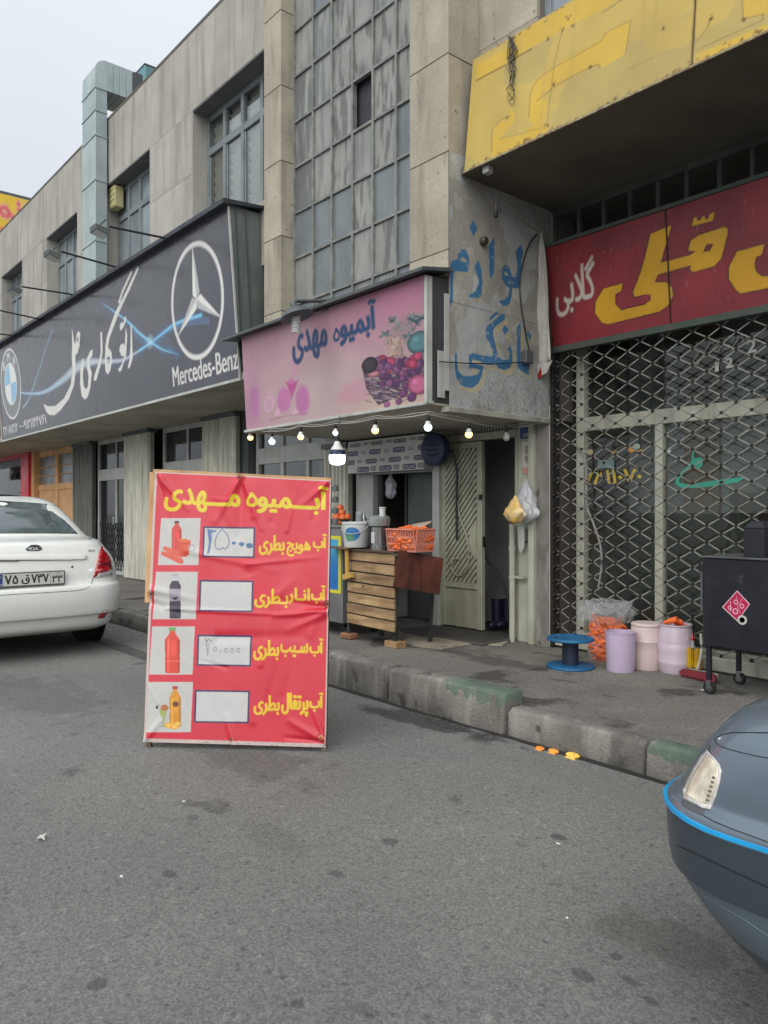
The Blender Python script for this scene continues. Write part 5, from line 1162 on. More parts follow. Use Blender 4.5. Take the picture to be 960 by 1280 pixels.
cb.a *= 1
nh = Vector((nb.x, nb.y, 0))
for u in (.12, .78): MB().beam(pb.at(u, .96)-nb*.05, Vector((pb.at(u, 0).x, pb.at(u, 0).y, 0.0))-nh*.5, .025, .025).build('rear_leg', stl, bn)
MB().beam(pb.at(.12, .35)-nb*.34, pb.at(.78, .35)-nb*.34, .02, .02).build('cross_bar', stl, bn)
tw = mat('binding_wire', (120, 60, 50), rough=.7)
for (x, y) in ((824, 1212), (850, 622), (72, 580), (465, 62)):
    p = pb.at(*bz(x, y))+nb*.022; MB().tube([p+Vector((.018*math.cos(t)*.7, .018*math.cos(t)*.7, .02*math.sin(t)))+nb*.006*math.sin(3*t) for t in [i*.7 for i in range(12)]], .0025, 5).build('wire_tie', tw, bn)

# ---------------------------------------------------------------- cars
def rrect(x0, x1, yc, hw, rc, bulge, z, n=7, ns=8):
    """rounded rectangle, bulging at both ends; x1 is the end towards the camera"""
    pts = []
    def bx_(x, y):
        t = (y-yc)/hw; b = bulge*(1-t*t)
        f = (x-x0)/(x1-x0)
        return x+b*(max(0, (f-.5)*2)-max(0, (.5-f)*2))
    cs = [(x1-rc, yc-hw+rc, -math.pi/2), (x1-rc, yc+hw-rc, 0), (x0+rc, yc+hw-rc, math.pi/2), (x0+rc, yc-hw+rc, math.pi)]
    for i, (cx, cy, a0) in enumerate(cs):
        for k in range(n+1):
            a = a0+math.pi/2*k/n; pts.append((cx+rc*math.cos(a), cy+rc*math.sin(a)))
        nx = cs[(i+1) % 4]; a1 = nx[2]; p = pts[-1]; q = (nx[0]+rc*math.cos(a1), nx[1]+rc*math.sin(a1))
        for k in range(1, ns): pts.append((p[0]+(q[0]-p[0])*k/ns, p[1]+(q[1]-p[1])*k/ns))
    return [(bx_(x, y), y, z) for x, y in pts]
def car_body(levels, yc, sub=5):
    """levels: (z, x0, x1, hw, rc, bulge), bottom to top; sharp = repeated level"""
    L_ = []
    for i in range(len(levels)-1):
        p0 = levels[max(i-1, 0)]; p1 = levels[i]; p2 = levels[i+1]; p3 = levels[min(i+2, len(levels)-1)]
        for k in range(sub):
            t = k/sub; L_.append([.5*(2*b+(c-a)*t+(2*a-5*b+4*c-d)*t*t+(3*b-a-3*c+d)*t**3) for a, b, c, d in zip(p0, p1, p2, p3)])
    L_.append(list(levels[-1]))
    rings = [rrect(l[1], l[2], yc, l[3], l[4], l[5], l[0]) for l in L_]
    n = len(rings[0]); v = [p for r in rings for p in r]; f = []
    for i in range(len(rings)-1):
        for k in range(n): f.append((i*n+k, i*n+(k+1) % n, (i+1)*n+(k+1) % n, (i+1)*n+k))
    f += [tuple(range(n))[::-1], tuple(range((len(rings)-1)*n, len(rings)*n))]
    return v, f
def decal(name, o, pts, m, parent, off=.003, mx=.03, th=.004, px=True, smooth=40, label=None):
    """a part lying on a body: its outline is cast on the body's surface and the piece is given thickness"""
    key = o.name
    if key not in BV:
        me = o.data; BV[key] = BVHTree.FromPolygons([v.co.copy() for v in me.vertices], [tuple(p.vertices) for p in me.polygons])
    bv = BV[key]
    bm = bmesh.new(); c = [sum(p[0] for p in pts)/len(pts), sum(p[1] for p in pts)/len(pts)]
    vs = [bm.verts.new((p[0], p[1], 0)) for p in pts]; bm.faces.new(vs); bmesh.ops.triangulate(bm, faces=bm.faces[:])
    for _ in range(6):
        es = [e for e in bm.edges if e.calc_length() > mx*130]
        if not es: break
        bmesh.ops.subdivide_edges(bm, edges=es, cuts=1, use_grid_fill=False); bmesh.ops.triangulate(bm, faces=[f for f in bm.faces if len(f.verts) > 3])
    nr = {}
    for v in bm.verts:
        d = ray(v.co.x, v.co.y).normalized(); h, n_, i_, ds = bv.ray_cast(O3, d)
        if h is None or ds > 14:
            h, n_, i_, ds = bv.find_nearest(O3+d*LASTD[0])
        LASTD[0] = (h-O3).length
        if n_.dot(d) > 0: n_ = -n_
        v.co = h-d*off; nr[v.index] = n_
    me = bpy.data.meshes.new(name); bmesh.ops.recalc_face_normals(bm, faces=bm.faces)
    nsum = sum((f.normal.dot(f.calc_center_median()-O3) for f in bm.faces))
    if nsum > 0: bmesh.ops.reverse_faces(bm, faces=bm.faces)
    bm.to_mesh(me); bm.free(); finish(me, smooth)
    ob = link(name, me, m, parent, label=label)
    md = ob.modifiers.new('thickness', 'SOLIDIFY'); md.thickness = th; md.offset = 1 if False else -1
    return ob
BV = {}; LASTD = [7]
def wheel(parent, x, y, r, w, side, base):
    """side +1: outer face towards +y"""
    t = MB().lathe([(r*.62, -w/2), (r*.9, -w/2), (r*.98, -w*.38), (r, -w*.2), (r, w*.2), (r*.98, w*.38), (r*.9, w/2), (r*.62, w/2), (r*.58, w*.3), (r*.3, w*.28), (r*.05, w*.28)], (x, y, r), 28, ax='y').build('wheel', m_rubber, parent, smooth=40)
    MB().lathe([(r*.6, side*w*.42), (r*.5, side*w*.36), (r*.15, side*w*.3), (.02, side*w*.32)], (x, y, r), 20, ax='y').build('rim', mat('wheel_cover', (150, 152, 154), rough=.35, metal=.6), t, smooth=30)
m_white = mat('white_car_paint', (220, 223, 217), (216, 219, 213), scale=2, rough=.28, coat=.6, fine=.0)
m_cglass = mat('car_window_glass', (84, 96, 98), rough=.04, spec=.8, fine=0, coat=.5)
m_red = mat('red_lamp_lens', (168, 16, 34), (140, 10, 28), rough=.12, coat=.8, fine=0, scale=20)
m_clearlens = mat('clear_lamp_lens', (206, 203, 198), (168, 165, 160), rough=.15, coat=.8, scale=26, fine=.1)
m_chrome = mat('chrome', (190, 194, 196), rough=.12, metal=.95, fine=0)
m_gap = mat('panel_gap', (30, 32, 34), rough=.9, fine=0)
m_grayp = mat('grey_plastic', (80, 84, 86), rough=.6)
wc = thing('parked_car', 'white sedan parked beside the kerb with its red tail lamp towards the viewer', 'car', (-9.4, 2.08, 0))
xr = -7.36; xf = xr-4.24; yc = 2.08
lv = [(.22, xf+.25, xr-.22, .76, .22, .05), (.27, xf+.12, xr-.10, .80, .25, .07), (.36, xf+.05, xr-.055, .84, .27, .075), (.395, xf+.04, xr-.045, .855, .27, .08), (.40, xf+.03, xr-.02, .862, .27, .085), (.52, xf, xr, .872, .27, .09), (.64, xf+.0, xr-.005, .875, .27, .085), (.675, xf+.03, xr-.03, .872, .26, .08), (.69, xf+.05, xr-.075, .868, .25, .07),
      (.80, xf+.10, xr-.095, .866, .24, .06), (.92, xf+.35, xr-.125, .84, .24, .05), (1.02, xf+.9, xr-.165, .775, .24, .045), (1.075, xf+1.15, xr-.22, .735, .22, .045), (1.10, xf+1.25, xr-.36, .715, .2, .05), (1.125, xf+1.32, xr-.56, .705, .16, .06),
      (1.20, xf+1.44, xr-.69, .68, .16, .06), (1.32, xf+1.62, xr-.88, .635, .17, .06), (1.44, xf+1.82, xr-1.10, .575, .18, .06), (1.49, xf+1.95, xr-1.24, .53, .2, .05), (1.525, xf+2.2, xr-1.45, .45, .2, .04), (1.54, xf+2.4, xr-1.8, .33, .15, .02), (1.546, xf+2.6, xr-2.0, .18, .1, .01), (1.547, xf+2.7, xr-2.15, .06, .04, .0)]
v, f = car_body(lv, yc)
body = MB().add(v, f).build('body', m_white, wc, smooth=50)
WX = [xr-.92, xr-3.38]
for x in WX:
    for s in (-1, 1): MB().lathe([(.30, -.01), (.355, -.01), (.355, .01), (.30, .012)], (x, yc+s*.869, .325), 28, ax='y', cap=True).build('wheel_arch', m_rubber, wc)
for x in WX:
    for s in (-1, 1): wheel(wc, x, yc+s*.79, .315, .20, s, body)
MB().box(xr-4.0, xr-.5, yc-.6, yc+.6, .2, .5).build('underbody', m_rubber, wc)
ZC = lambda pts: [(x/5.82, 600+y/5.82) for x, y in pts]
def carx(pts): return ZC(pts)
lp = [(-60, 150), (0, 150), (180, 160), (330, 172), (400, 185), (450, 215), (520, 275), (580, 335), (636, 395), (500, 388), (300, 385), (0, 385), (-100, 385)]
decal('rear_window', body, carx(lp), m_cglass, wc, off=.012, mx=.12, th=.008)
decal('tail_lamp', body, carx([(738, 478), (760, 487), (790, 515), (815, 550), (832, 590), (842, 640), (722, 648), (700, 700), (680, 712), (694, 655), (712, 575), (724, 520)]), m_red, wc, off=.012, mx=.06, th=.015)
decal('lamp_inner_band', body, carx([(716, 600), (836, 596), (840, 618), (714, 622)]), mat('dark_red_lens', (110, 8, 22), rough=.12, coat=.8, fine=0), wc, off=.016, mx=.06, th=.006)
decal('reversing_lamp', body, carx([(722, 650), (843, 642), (852, 690), (780, 698), (706, 706)]), m_clearlens, wc, off=.018, mx=.06, th=.012)
decal('rear_reflector', body, carx([(745, 955), (822, 943), (818, 975), (800, 996), (716, 1010), (718, 990)]), m_red, wc, off=.006, mx=.06)
def gapline(o, pts, w, m, parent, name='panel_gap', off=.0022):
    P2 = [Vector((a, b)) for a, b in pts]; up = []; dn = []
    for i, p in enumerate(P2):
        d = (P2[min(i+1, len(P2)-1)]-P2[max(i-1, 0)]).normalized(); n = Vector((-d.y, d.x))*w/2; up.append(p+n); dn.append(p-n)
    return decal(name, o, [(p.x, p.y) for p in up+dn[::-1]], m, parent, off=off, mx=.05, th=.002)
gapline(body, carx([(-60, 842), (200, 826), (400, 815), (560, 805), (620, 793), (650, 775), (668, 745), (678, 714)]), .55, m_gap, wc)
gapline(body, carx([(736, 474), (700, 440), (640, 398)]), .4, m_gap, wc)
def bar_on(name, xs, top, bot, m, depth, x_px=True):
    mbb = MB(); rows = []
    for k, px_ in enumerate(xs):
        f_ = k/(len(xs)-1); a = on_body(px_, top(px_))[0]; b = on_body(px_, bot(px_))[0]; e = depth*min(1, (1-f_)*12+.25)
        rows += [a+Vector((-.01, 0, 0)), a+Vector((e*.7, 0, 0)), b.lerp(a, .5)+Vector((e, 0, 0)), b+Vector((e*.8, 0, 0)), b+Vector((-.01, 0, 0))]
    for k in range(len(xs)-1):
        for q in range(4): mbb.f.append((k*5+q, (k+1)*5+q, (k+1)*5+q+1, k*5+q+1)); mbb.m.append(0)
    mbb.v = [tuple(p) for p in rows]; return mbb.build(name, m, wc, smooth=45)
def on_body(px, py, off=.0):
    d = ray(px, py).normalized(); h, n_, i_, ds = BV[body.name].ray_cast(O3, d); return h+n_*off, n_
XS_ = [-8+k*4 for k in range(30)]+[108.6]
bar_on('trunk_trim', XS_, lambda x: 694.6-.010*x, lambda x: (699.5 if x < 92 else 699.0), m_white, .022)
bar_on('trunk_handle', [-8+k*2 for k in range(17)], lambda x: 699.0, lambda x: 701.2, m_chrome, .02)
gapline(body, carx([(138, 584), (340, 582), (540, 578)]), .7, m_grayp, wc, 'trim_shadow_gap', .004)
decal('keyhole', body, carx([(518, 628), (535, 624), (533, 636), (520, 640)]), m_gap, wc, off=.004, mx=.05)
decal('exhaust_tip', body, carx([(175, 1118), (225, 1114), (222, 1128), (180, 1132)]), m_grayp, wc, off=.0)
# number plate, emblem and model letters: flat plates just proud of the lid
xp = xr+.035-.02
def plate_panel(px0_, py0_, px1_, py1_, x):
    return Panel(P(px0_, py1_, x=x), P(px1_, py1_, x=x), P(px1_, py0_, x=x), P(px0_, py0_, x=x))
xpl = -7.335
a = P(-9.5, 725, x=xpl); b = P(80.5, 703, x=xpl)
pp = Panel((xpl, a.y, .70), (xpl, b.y, .70), (xpl, b.y, .815), (xpl, a.y, .815))
a0_ = pp.uv(0, 710)[0]
cp = Canvas(1040, 230, (196, 198, 190))
for q in ([(0, 0), (1, 0)], [(0, 1), (1, 1)], [(0, 0), (0, 1)], [(1, 0), (1, 1)]): cp.stroke(q, 16, (44, 44, 48), 1, .1)
cp.rect(.01, .05, .135, .95, (50, 70, 150)); cp.rect(.03, .7, .11, .88, (190, 190, 186)); cp.rect(.03, .76, .11, .88, (60, 140, 90)); cp.rect(.03, .64, .11, .7, (180, 50, 60)); cp.text('I.R.', .03, .3, .10, .45, (220, 220, 220), .02); cp.text('IRAN', .03, .1, .12, .24, (220, 220, 220), .02)
cp.text('۷۵', .165, .18, .34, .86, (30, 30, 32), .035); cp.text('ق', .395, .12, .50, .82, (30, 30, 32), .035); cp.text('۷۳۷', .53, .18, .77, .86, (30, 30, 32), .035)
cp.stroke([(.80, 0), (.80, 1)], 6, (44, 44, 48)); cp.text('۳۳', .825, .12, .97, .68, (30, 30, 32), .035); cp.text('ایران', .85, .78, .95, .92, (30, 30, 32), .02)
lpn = MB().hexa([pp.at(-.01, -.03)+Vector((-.05, 0, 0)), pp.at(1.01, -.03)+Vector((-.05, 0, 0)), pp.at(1.01, -.03)+Vector((-.001, 0, 0)), pp.at(-.01, -.03)+Vector((-.001, 0, 0)), pp.at(-.01, 1.03)+Vector((-.05, 0, 0)), pp.at(1.01, 1.03)+Vector((-.05, 0, 0)), pp.at(1.01, 1.03)+Vector((-.001, 0, 0)), pp.at(-.01, 1.03)+Vector((-.001, 0, 0))]).build('number_plate', m_grayp, wc)
print_mesh('plate_face', cp, pp, 260, 58, mat_print('plate_print', rough=.4, dirt=.12), lpn, off=.002)
# maker's emblem
h, n_ = on_body(42, 686, .004)
em = MB().lathe([(.072, 0), (.072, .006), (.066, .009), (.001, .009)], (0, 0, 0), 32); em.v = [(h.x+z, h.y+x, h.z+y*.52) for x, y, z in em.v]; emo = em.build('maker_emblem', m_chrome, wc, smooth=30)
em = MB().lathe([(.063, .0085), (.001, .0102)], (0, 0, 0), 32); em.v = [(h.x+z, h.y+x, h.z+y*.50) for x, y, z in em.v]; em.build('emblem_field', mat('emblem_black', (34, 34, 38), rough=.3), emo, smooth=30)
def yz_text(name, s, bold, y0, z0, w, h_, x, m, parent):
    T = text_tris(shape(s), bold).copy(); T /= T.reshape(-1, 2).max(0)
    return MB().add([(x, y0+u*w, z0+q*h_) for t in T for u, q in t], [(3*i, 3*i+1, 3*i+2) for i in range(len(T))]).build(name, m, parent)
yz_text('emblem_lettering', 'KIA', .04, h.y-.042, h.z-.016, .084, .032, h.x+.0125, mat('emblem_silver', (214, 216, 216), rough=.4), emo)
h, n_ = on_body(114, 688.5, .006); yz_text('model_lettering', 'RIO', .03, h.y-.03, h.z-.009, .06, .018, h.x+.006, m_grayp, wc)

# blue grey car, its corner at the right edge
bc = thing('parked_car', 'blue grey car with bright blue bumper stripe and clear lamp at the right edge', 'car', (1.2, 2.6, 0))
m_bg = mat('blue_grey_car_paint', (100, 112, 124), (93, 105, 117), scale=1.5, rough=.3, coat=.7, metal=.25, fine=.02, spots=(76, 88, 98), spscale=3, spthr=.62)
m_bgl = mat('lower_bumper_paint', (82, 95, 104), (74, 87, 96), scale=2, rough=.42, coat=.3, fine=.02, spots=(96, 98, 96), spscale=24, spthr=.70)
m_bgd = mat('dark_bumper_plastic', (54, 64, 72), (48, 57, 65), scale=2, rough=.45, coat=.2, fine=.03, streak=(72, 80, 86), sscale=5, samt=.5, stretch=(.2, 1, 1))
m_cyan = mat('bright_blue_stripe', (30, 160, 222), rough=.35, fine=0, coat=.4)
yb, hwb = 2.62, .86
X0 = -1.11; X1 = X0+4.4     # x0 end is the visible one
lb = [(.20, X0+.22, X1-.4, .72, .30, .03), (.26, X0+.16, X1-.3, .78, .30, .03), (.33, X0+.105, X1-.2, .815, .28, .03), (.39, X0+.068, X1-.1, .835, .26, .03), (.44, X0+.036, X1-.05, .846, .26, .03), (.448, X0+.034, X1-.04, .848, .26, .03), (.455, X0+.028, X1-.03, .857, .26, .03), (.462, X0+.024, X1-.03, .860, .26, .03), (.52, X0+.021, X1, .868, .26, .03), (.60, X0+.018, X1, .872, .26, .03), (.618, X0+.022, X1, .872, .26, .03), (.630, X0+.034, X1-.02, .868, .25, .03), (.640, X0+.049, X1-.04, .860, .24, .03), (.655, X0+.067, X1-.07, .847, .2, .03), (.662, X0+.072, X1-.07, .842, .2, .03),
      (.72, X0+.103, X1-.1, .840, .2, .03), (.80, X0+.15, X1-.15, .828, .2, .03), (.86, X0+.21, X1-.3, .80, .2, .03), (.90, X0+.30, X1-.7, .76, .2, .03), (.93, X0+.40, X1-1.0, .70, .2, .04), (.955, X0+.58, X1-1.15, .66, .2, .05), (.975, X0+.85, X1-1.22, .65, .16, .06),
      (1.12, X0+1.1, X1-1.4, .63, .16, .06), (1.30, X0+1.42, X1-1.7, .57, .17, .06), (1.37, X0+1.62, X1-1.95, .50, .18, .04), (1.40, X0+1.9, X1-2.2, .36, .15, .02)]
v, f = car_body(lb, yb)
bb = MB().add(v, f)
for i, fc in enumerate(bb.f):
    zz2 = max(bb.v[k][2] for k in fc)
    if zz2 <= .604: bb.m[i] = 2
    if .34 < zz2 <= .456: bb.m[i] = 1
bbo = bb.build('body', [m_bg, m_bgl, m_bgd], bc, smooth=30)
for x in (X0+.92, X0+3.4):
    for s in (-1, 1): MB().lathe([(.30, -.01), (.355, -.01), (.355, .01), (.30, .012)], (x, yb+s*.862, .32), 28, ax='y').build('wheel_arch', m_rubber, bc)
for x in (X0+.92, X0+3.4):
    for s in (-1, 1): wheel(bc, x, yb+s*.785, .31, .19, s, bbo)
MB().box(X0+.5, X1-.5, yb-.6, yb+.6, .2, .5).build('underbody', m_rubber, bc)
KZ = lambda pts: [(820+x/6.4, 870+y/6.4) for x, y in pts]
decal('corner_lamp', bbo, KZ([(400, 425), (440, 470), (500, 545), (514, 600), (500, 690), (470, 800), (425, 905), (370, 895), (215, 815), (208, 760), (235, 690), (290, 580), (350, 480)]), m_clearlens, bc, off=.006, mx=.02, th=.012)
decal('lamp_base', bbo, KZ([(208, 825), (380, 905), (378, 955), (300, 925), (215, 880)]), m_grayp, bc, off=.003, mx=.02)
LZ = mat('lamp_reflector', (214, 206, 184), (186, 178, 160), scale=40, rough=.25, coat=.8, fine=.15)
decal('lamp_lens', bbo, KZ([(400, 470), (450, 510), (492, 570), (485, 660), (450, 780), (410, 865), (350, 845), (240, 790), (245, 740), (300, 620), (350, 540)]), LZ, bc, off=.0085, mx=.02, th=.004)
rib = mat('lens_rib', (120, 116, 106), rough=.3, fine=0)
for k in range(6): x, y = 462-k*10, 640+k*36; decal('lens_rib', bbo, KZ([(x-10, y), (x+12, y+6), (x+8, y+24), (x-16, y+18)]), rib, bc, off=.0105, mx=.05, th=.002)
gapline(bbo, KZ([(900, 292), (700, 290), (600, 292), (520, 310), (480, 335), (470, 360), (500, 395), (600, 430), (700, 455), (800, 478), (900, 496)]), .9, m_gap, bc, 'bonnet_gap')
gapline(bbo, KZ([(430, 395), (420, 430), (450, 490), (500, 548)]), 1.0, m_gap, bc, 'lamp_gap')
gapline(bbo, KZ([(380, 955), (460, 1000), (600, 1060), (740, 1110), (900, 1170)]), 1.0, m_gap, bc, 'bumper_gap')
SG = lambda pts: [(800+x/3.556, 860+y/3.556) for x, y in pts]
gapline(bbo, SG([(160, 698), (215, 722), (280, 752), (420, 818), (580, 892)]), 1.6, m_gap, bc, 'bumper_seam')
gapline(bbo, SG([(240, 903), (300, 934), (340, 960), (460, 1030), (580, 1112)]), 1.0, m_bg, bc, 'lower_seam')
# bright stripe runs right round the bumper
def ringpts(z, hw_, x0, n=None): return [Vector(p) for p in rrect(x0, X1+.0, yb, hw_, .26, .03, z)]
rp = ringpts(.609, .874, X0+.016)
st_ = MB(); n = len(rp)
mb = MB(); up = Vector((0, 0, .0038))
vv = []
for p in rp:
    c = Vector((X0+2.2, yb, p.z)); o_ = Vector((p.x-c.x, p.y-c.y, 0)).normalized()*.005
    vv += [p-up-o_, p-up+o_, p+up*1.6+o_*.9, p+up*1.8-o_]
for i in range(n):
    j = (i+1) % n
    for k in range(4): mb.f.append((i*4+k, j*4+k, j*4+(k+1) % 4, i*4+(k+1) % 4)); mb.m.append(0)
mb.v = [tuple(p) for p in vv]
mb.build('bumper_stripe', m_cyan, bc, smooth=40)
for pts in ([(1100, 300)], ):
    pass
MB().box(X0+1.6, X0+3.0, yb-.62, yb+.62, 1.0, 1.22).build('cabin_glass', m_cglass, bc)
# ---------------------------------------------------------------- wooden counter and what stands on it
crate_wood = mat('crate_plank', (176, 148, 110), (144, 116, 82), scale=4, rough=.8, streak=(104, 80, 56), sscale=16, sthr=(.46, .62), samt=.7, stretch=(.12, 1, 1), bump=.35, var=.2, spots=(84, 62, 44), spscale=12, spthr=.66)
ct = thing('juice_counter', 'makeshift counter of pale wooden slats on metal legs outside the juice shop', 'counter', (-5.35, 4.55, ZW))
cx0, cx1, cy0, cy1, cz1 = -5.70, -5.03, 4.38, 4.80, 1.02
bot = .33
for k in range(7):
    z = bot+k*.098; sk = .01*(k % 2); x0 = cx0+.00+.006*k
    if k == 4: z += .0
    MB().hexa([(x0-sk, cy0, z), (cx1+.012, cy0-.01, z-.012), (cx1+.012, cy0+.008, z-.012), (x0-sk, cy0+.018, z), (x0-sk, cy0, z+.083), (cx1+.012, cy0-.01, z+.072), (cx1+.012, cy0+.008, z+.072), (x0-sk, cy0+.018, z+.083)]).build('plank', crate_wood, ct, bevel=.002)
MB().box(cx0+.01, cx1, cy0+.02, cy0+.03, .36, cz1-.04).build('inner_board', mat('dim_board', (92, 84, 76), rough=.9), ct)
MB().box(cx0-.02, cx1+.03, cy0-.03, cy1, cz1-.02, cz1).build('counter_top', mat('dark_counter_top', (78, 62, 52), (60, 48, 42), rough=.5), ct, bevel=.003)
MB().box(cx0-.22, cx0+.12, cy0-.10, cy1, cz1+.0, cz1+.014).build('side_board', mat('worn_board', (120, 88, 68), (96, 68, 52), rough=.6), ct)
steel = mat('dark_steel_tube', (70, 72, 72), (54, 54, 54), scale=6, rough=.5, metal=.5)
ft1 = P(493.6, 801, z=ZW+.055); ft2 = P(436, 791, z=ZW+.055); ft3 = P(537.5, 804, z=ZW)
for name, a, b, h in (('leg', (cx1+.01, cy0+.04, .98), (ft1.x, ft1.y, ZW+.055), 0), ('leg', (cx0+.02, cy0+.04, .98), (ft2.x, ft2.y, ZW+.055), 0), ('leg', tuple(P(541, 738, y=4.76)), (ft3.x, ft3.y, ZW), 0), ('leg', (cx0+.04, cy1-.03, .98), (cx0+.04, cy1-.03, ZW), 0)):
    MB().beam(a, b, .026, .026).build('leg', steel, ct)
    MB().lathe([(.022, 0), (.022, .05)], (b[0], b[1], b[2]), 10).build('leg_foot', steel, ct)
# yellow angled brace
a = P(423.5, 683, y=4.33); b = P(434, 722, y=4.33); c_ = P(430, 723, y=4.33)
MB().beam((a.x+.12, 4.33, a.z+.02), (b.x-.0, 4.33, b.z+.01), .04, .02, up=(0, 1, 0)).beam((b.x-.05, 4.335, b.z-.0), (b.x+.07, 4.335, b.z+.03), .045, .05).build('yellow_brace', mat('yellow_wood', (190, 154, 78), (168, 130, 60), rough=.7), ct, bevel=.002)
brown = mat('wood_grain_laminate', (104, 58, 44), (76, 42, 33), scale=2.2, rough=.45, streak=(44, 22, 20), sscale=14, samt=1.0, stretch=(1, 1, .18), fine=.05, noisedist=1.5)
q = [P(499.5, 688, x=-5.0), P(554.5, 698, x=-4.66), P(548.5, 742.6, x=-4.62), P(492, 732.6, x=-4.97)]
q = [Vector((-5.00, 4.36, P(499.5, 688, y=4.36).z)), None, None, None]
tl_ = P(498.5, 687, y=4.34); tr_ = P(554.5, 698, y=4.74); bl_ = P(491, 733.5, y=4.31)
npl = (tr_-tl_).cross(bl_-tl_); rdd = ray(549, 744); br_ = O3+rdd*(npl.dot(tl_-O3)/npl.dot(rdd))
MB().prism([tl_, tr_, br_, bl_], (-.012, .012, 0)).build('brown_panel', brown, ct, bevel=.004)
brk = mat('yellow_brick', (172, 142, 104), (150, 118, 84), scale=8, rough=.9, bump=.5, spots=(120, 92, 70), spscale=20, spthr=.6)
tag(MB().hexa([(ft1.x-.085, ft1.y-.05, ZW), (ft1.x+.085, ft1.y-.06, ZW), (ft1.x+.09, ft1.y+.05, ZW), (ft1.x-.08, ft1.y+.06, ZW), (ft1.x-.085, ft1.y-.05, ZW+.055), (ft1.x+.085, ft1.y-.06, ZW+.055), (ft1.x+.09, ft1.y+.05, ZW+.055), (ft1.x-.08, ft1.y+.06, ZW+.055)]).build('brick', brk, None, bevel=.004), 'yellow brick with mortar under the front right leg of the wooden counter', 'brick')
tag(MB().box(ft2.x-.08, ft2.x+.08, ft2.y-.05, ft2.y+.06, ZW, ZW+.055).build('brick', mat('reddish_brick', (150, 104, 78), (124, 84, 62), scale=8, rough=.9, bump=.5), None, bevel=.012), 'rounded reddish brick under the left leg of the wooden counter', 'brick')
# white bucket
def at_(px, py, y): return P(px, py, y=y)
def basket_base(px, py, y, z): p = P(px, py, y=y); return (p.x, y, z)
plw = mat('white_bucket_plastic', (206, 208, 204), rough=.4, fine=.02)
bx, by = P(445, 684, y=4.42).x, 4.42; bz0 = cz1+.014
bk = thing('bucket', 'white plastic bucket with a blue and green oval on the left end of the counter', 'bucket', (bx, by, bz0))
MB().lathe([(.108, 0), (.112, .005), (.130, .215), (.136, .218), (.136, .232), (.130, .235), (.124, .23), (.106, .01), (.001, .01)], (bx, by, bz0), 36).build('bucket_body', plw, bk, smooth=40)
sm_ = MB(); rngp = []
for (cc, mi, s_, dv) in (((60, 116, 170), 0, 1.0, 0), ((84, 140, 108), 1, .6, -.03)):
    vs = []; N_ = 28; ctr = -.98
    for rr_ in (0, .5, 1):
        for k in range(N_):
            a = 2*math.pi*k/N_; th = ctr+.62*s_*rr_*math.cos(a)-(.2 if mi else 0); z = .125+dv+.062*s_*rr_*math.sin(a)
            r_ = .112+.018*(z/.21)+.0015+.001*mi; vs.append((bx+r_*math.cos(th), by+r_*math.sin(th), bz0+z))
    fs = [(i*N_+k, i*N_+(k+1) % N_, (i+1)*N_+(k+1) % N_, (i+1)*N_+k) for i in range(2) for k in range(N_)]
    MB().add(vs, fs).build('bucket_print', mat('bucket_print_%d' % mi, cc, rough=.4), bk)
hd = [(bx+.134*math.cos(t), by+.134*math.sin(t), bz0+.20-.075*math.sin((t+2.45)/2.9*math.pi)) for t in [-2.45+2.9*i/14 for i in range(15)]]
MB().tube(hd, .003, 6).build('handle', plw, bk, smooth=60)
# stacked plastic cups
px_, = (P(447, 650, y=4.6).x,)
cu = thing('cup_stack', 'stack of clear plastic cups standing behind the white bucket', 'cups', (px_, 4.62, cz1))
cupm = mat('clear_plastic', (196, 202, 204), rough=.15, alpha=.6, fine=0)
for k in range(9): MB().lathe([(.026, 0), (.036, .095), (.038, .097)], (px_, 4.62, cz1+.04+k*.026), 20, cap=False).build('cup', cupm, cu, smooth=40)
# juicer
jx, jy = P(472, 686, y=4.45).x, 4.47; ch = mat('brushed_steel', (170, 172, 172), (140, 142, 142), scale=6, rough=.28, metal=.85, fine=.03)
jc = thing('juicer', 'steel electric juicer with a white feed tube between the bucket and the orange crate', 'juicer', (jx, jy, cz1))
MB().lathe([(.080, 0), (.082, .02), (.07, .03), (.072, .20), (.078, .205)], (jx, jy, cz1), 28).build('motor_housing', ch, jc, smooth=35)
MB().lathe([(.072, .205), (.095, .215), (.10, .25), (.10, .285), (.085, .30), (.04, .31)], (jx, jy, cz1), 28).build('bowl', mat('clear_bowl', (160, 164, 162), rough=.2, metal=.3), jc, smooth=35)
MB().lathe([(.028, .30), (.028, .37), (.033, .375), (.033, .385), (.001, .385)], (jx+.045, jy, cz1), 18).build('feed_tube', plw, jc, smooth=35)
MB().box(jx-.16, jx-.08, jy-.03, jy+.03, cz1+.24, cz1+.27).build('spout', ch, jc, bevel=.004)
MB().prism([(jx-.012, jy-.0845, cz1+.06), (jx+.028, jy-.080, cz1+.06), (jx+.028, jy-.080, cz1+.16), (jx-.012, jy-.0845, cz1+.16)], (0, .012, 0)).build('plate', plw, jc)
MB().tube([(jx+.10, jy+.02, cz1+.02), (jx+.11, jy+.02, cz1+.30), (jx+.0, jy-.0, cz1+.315), (jx-.10, jy+.02, cz1+.28)], .005, 6).build('clamp', ch, jc)
# metal funnel / small pot behind
px_ = P(458, 655, y=4.75).x
tag(MB().lathe([(.05, 0), (.055, .02), (.05, .10), (.012, .16), (.012, .19)], (px_, 4.72, cz1+.14), 20).lathe([(.035, 0), (.035, .145)], (px_, 4.72, cz1), 14).build('metal_pot', ch, None, smooth=40), 'small dented steel pot standing behind the bucket beside the juicer', 'pot')
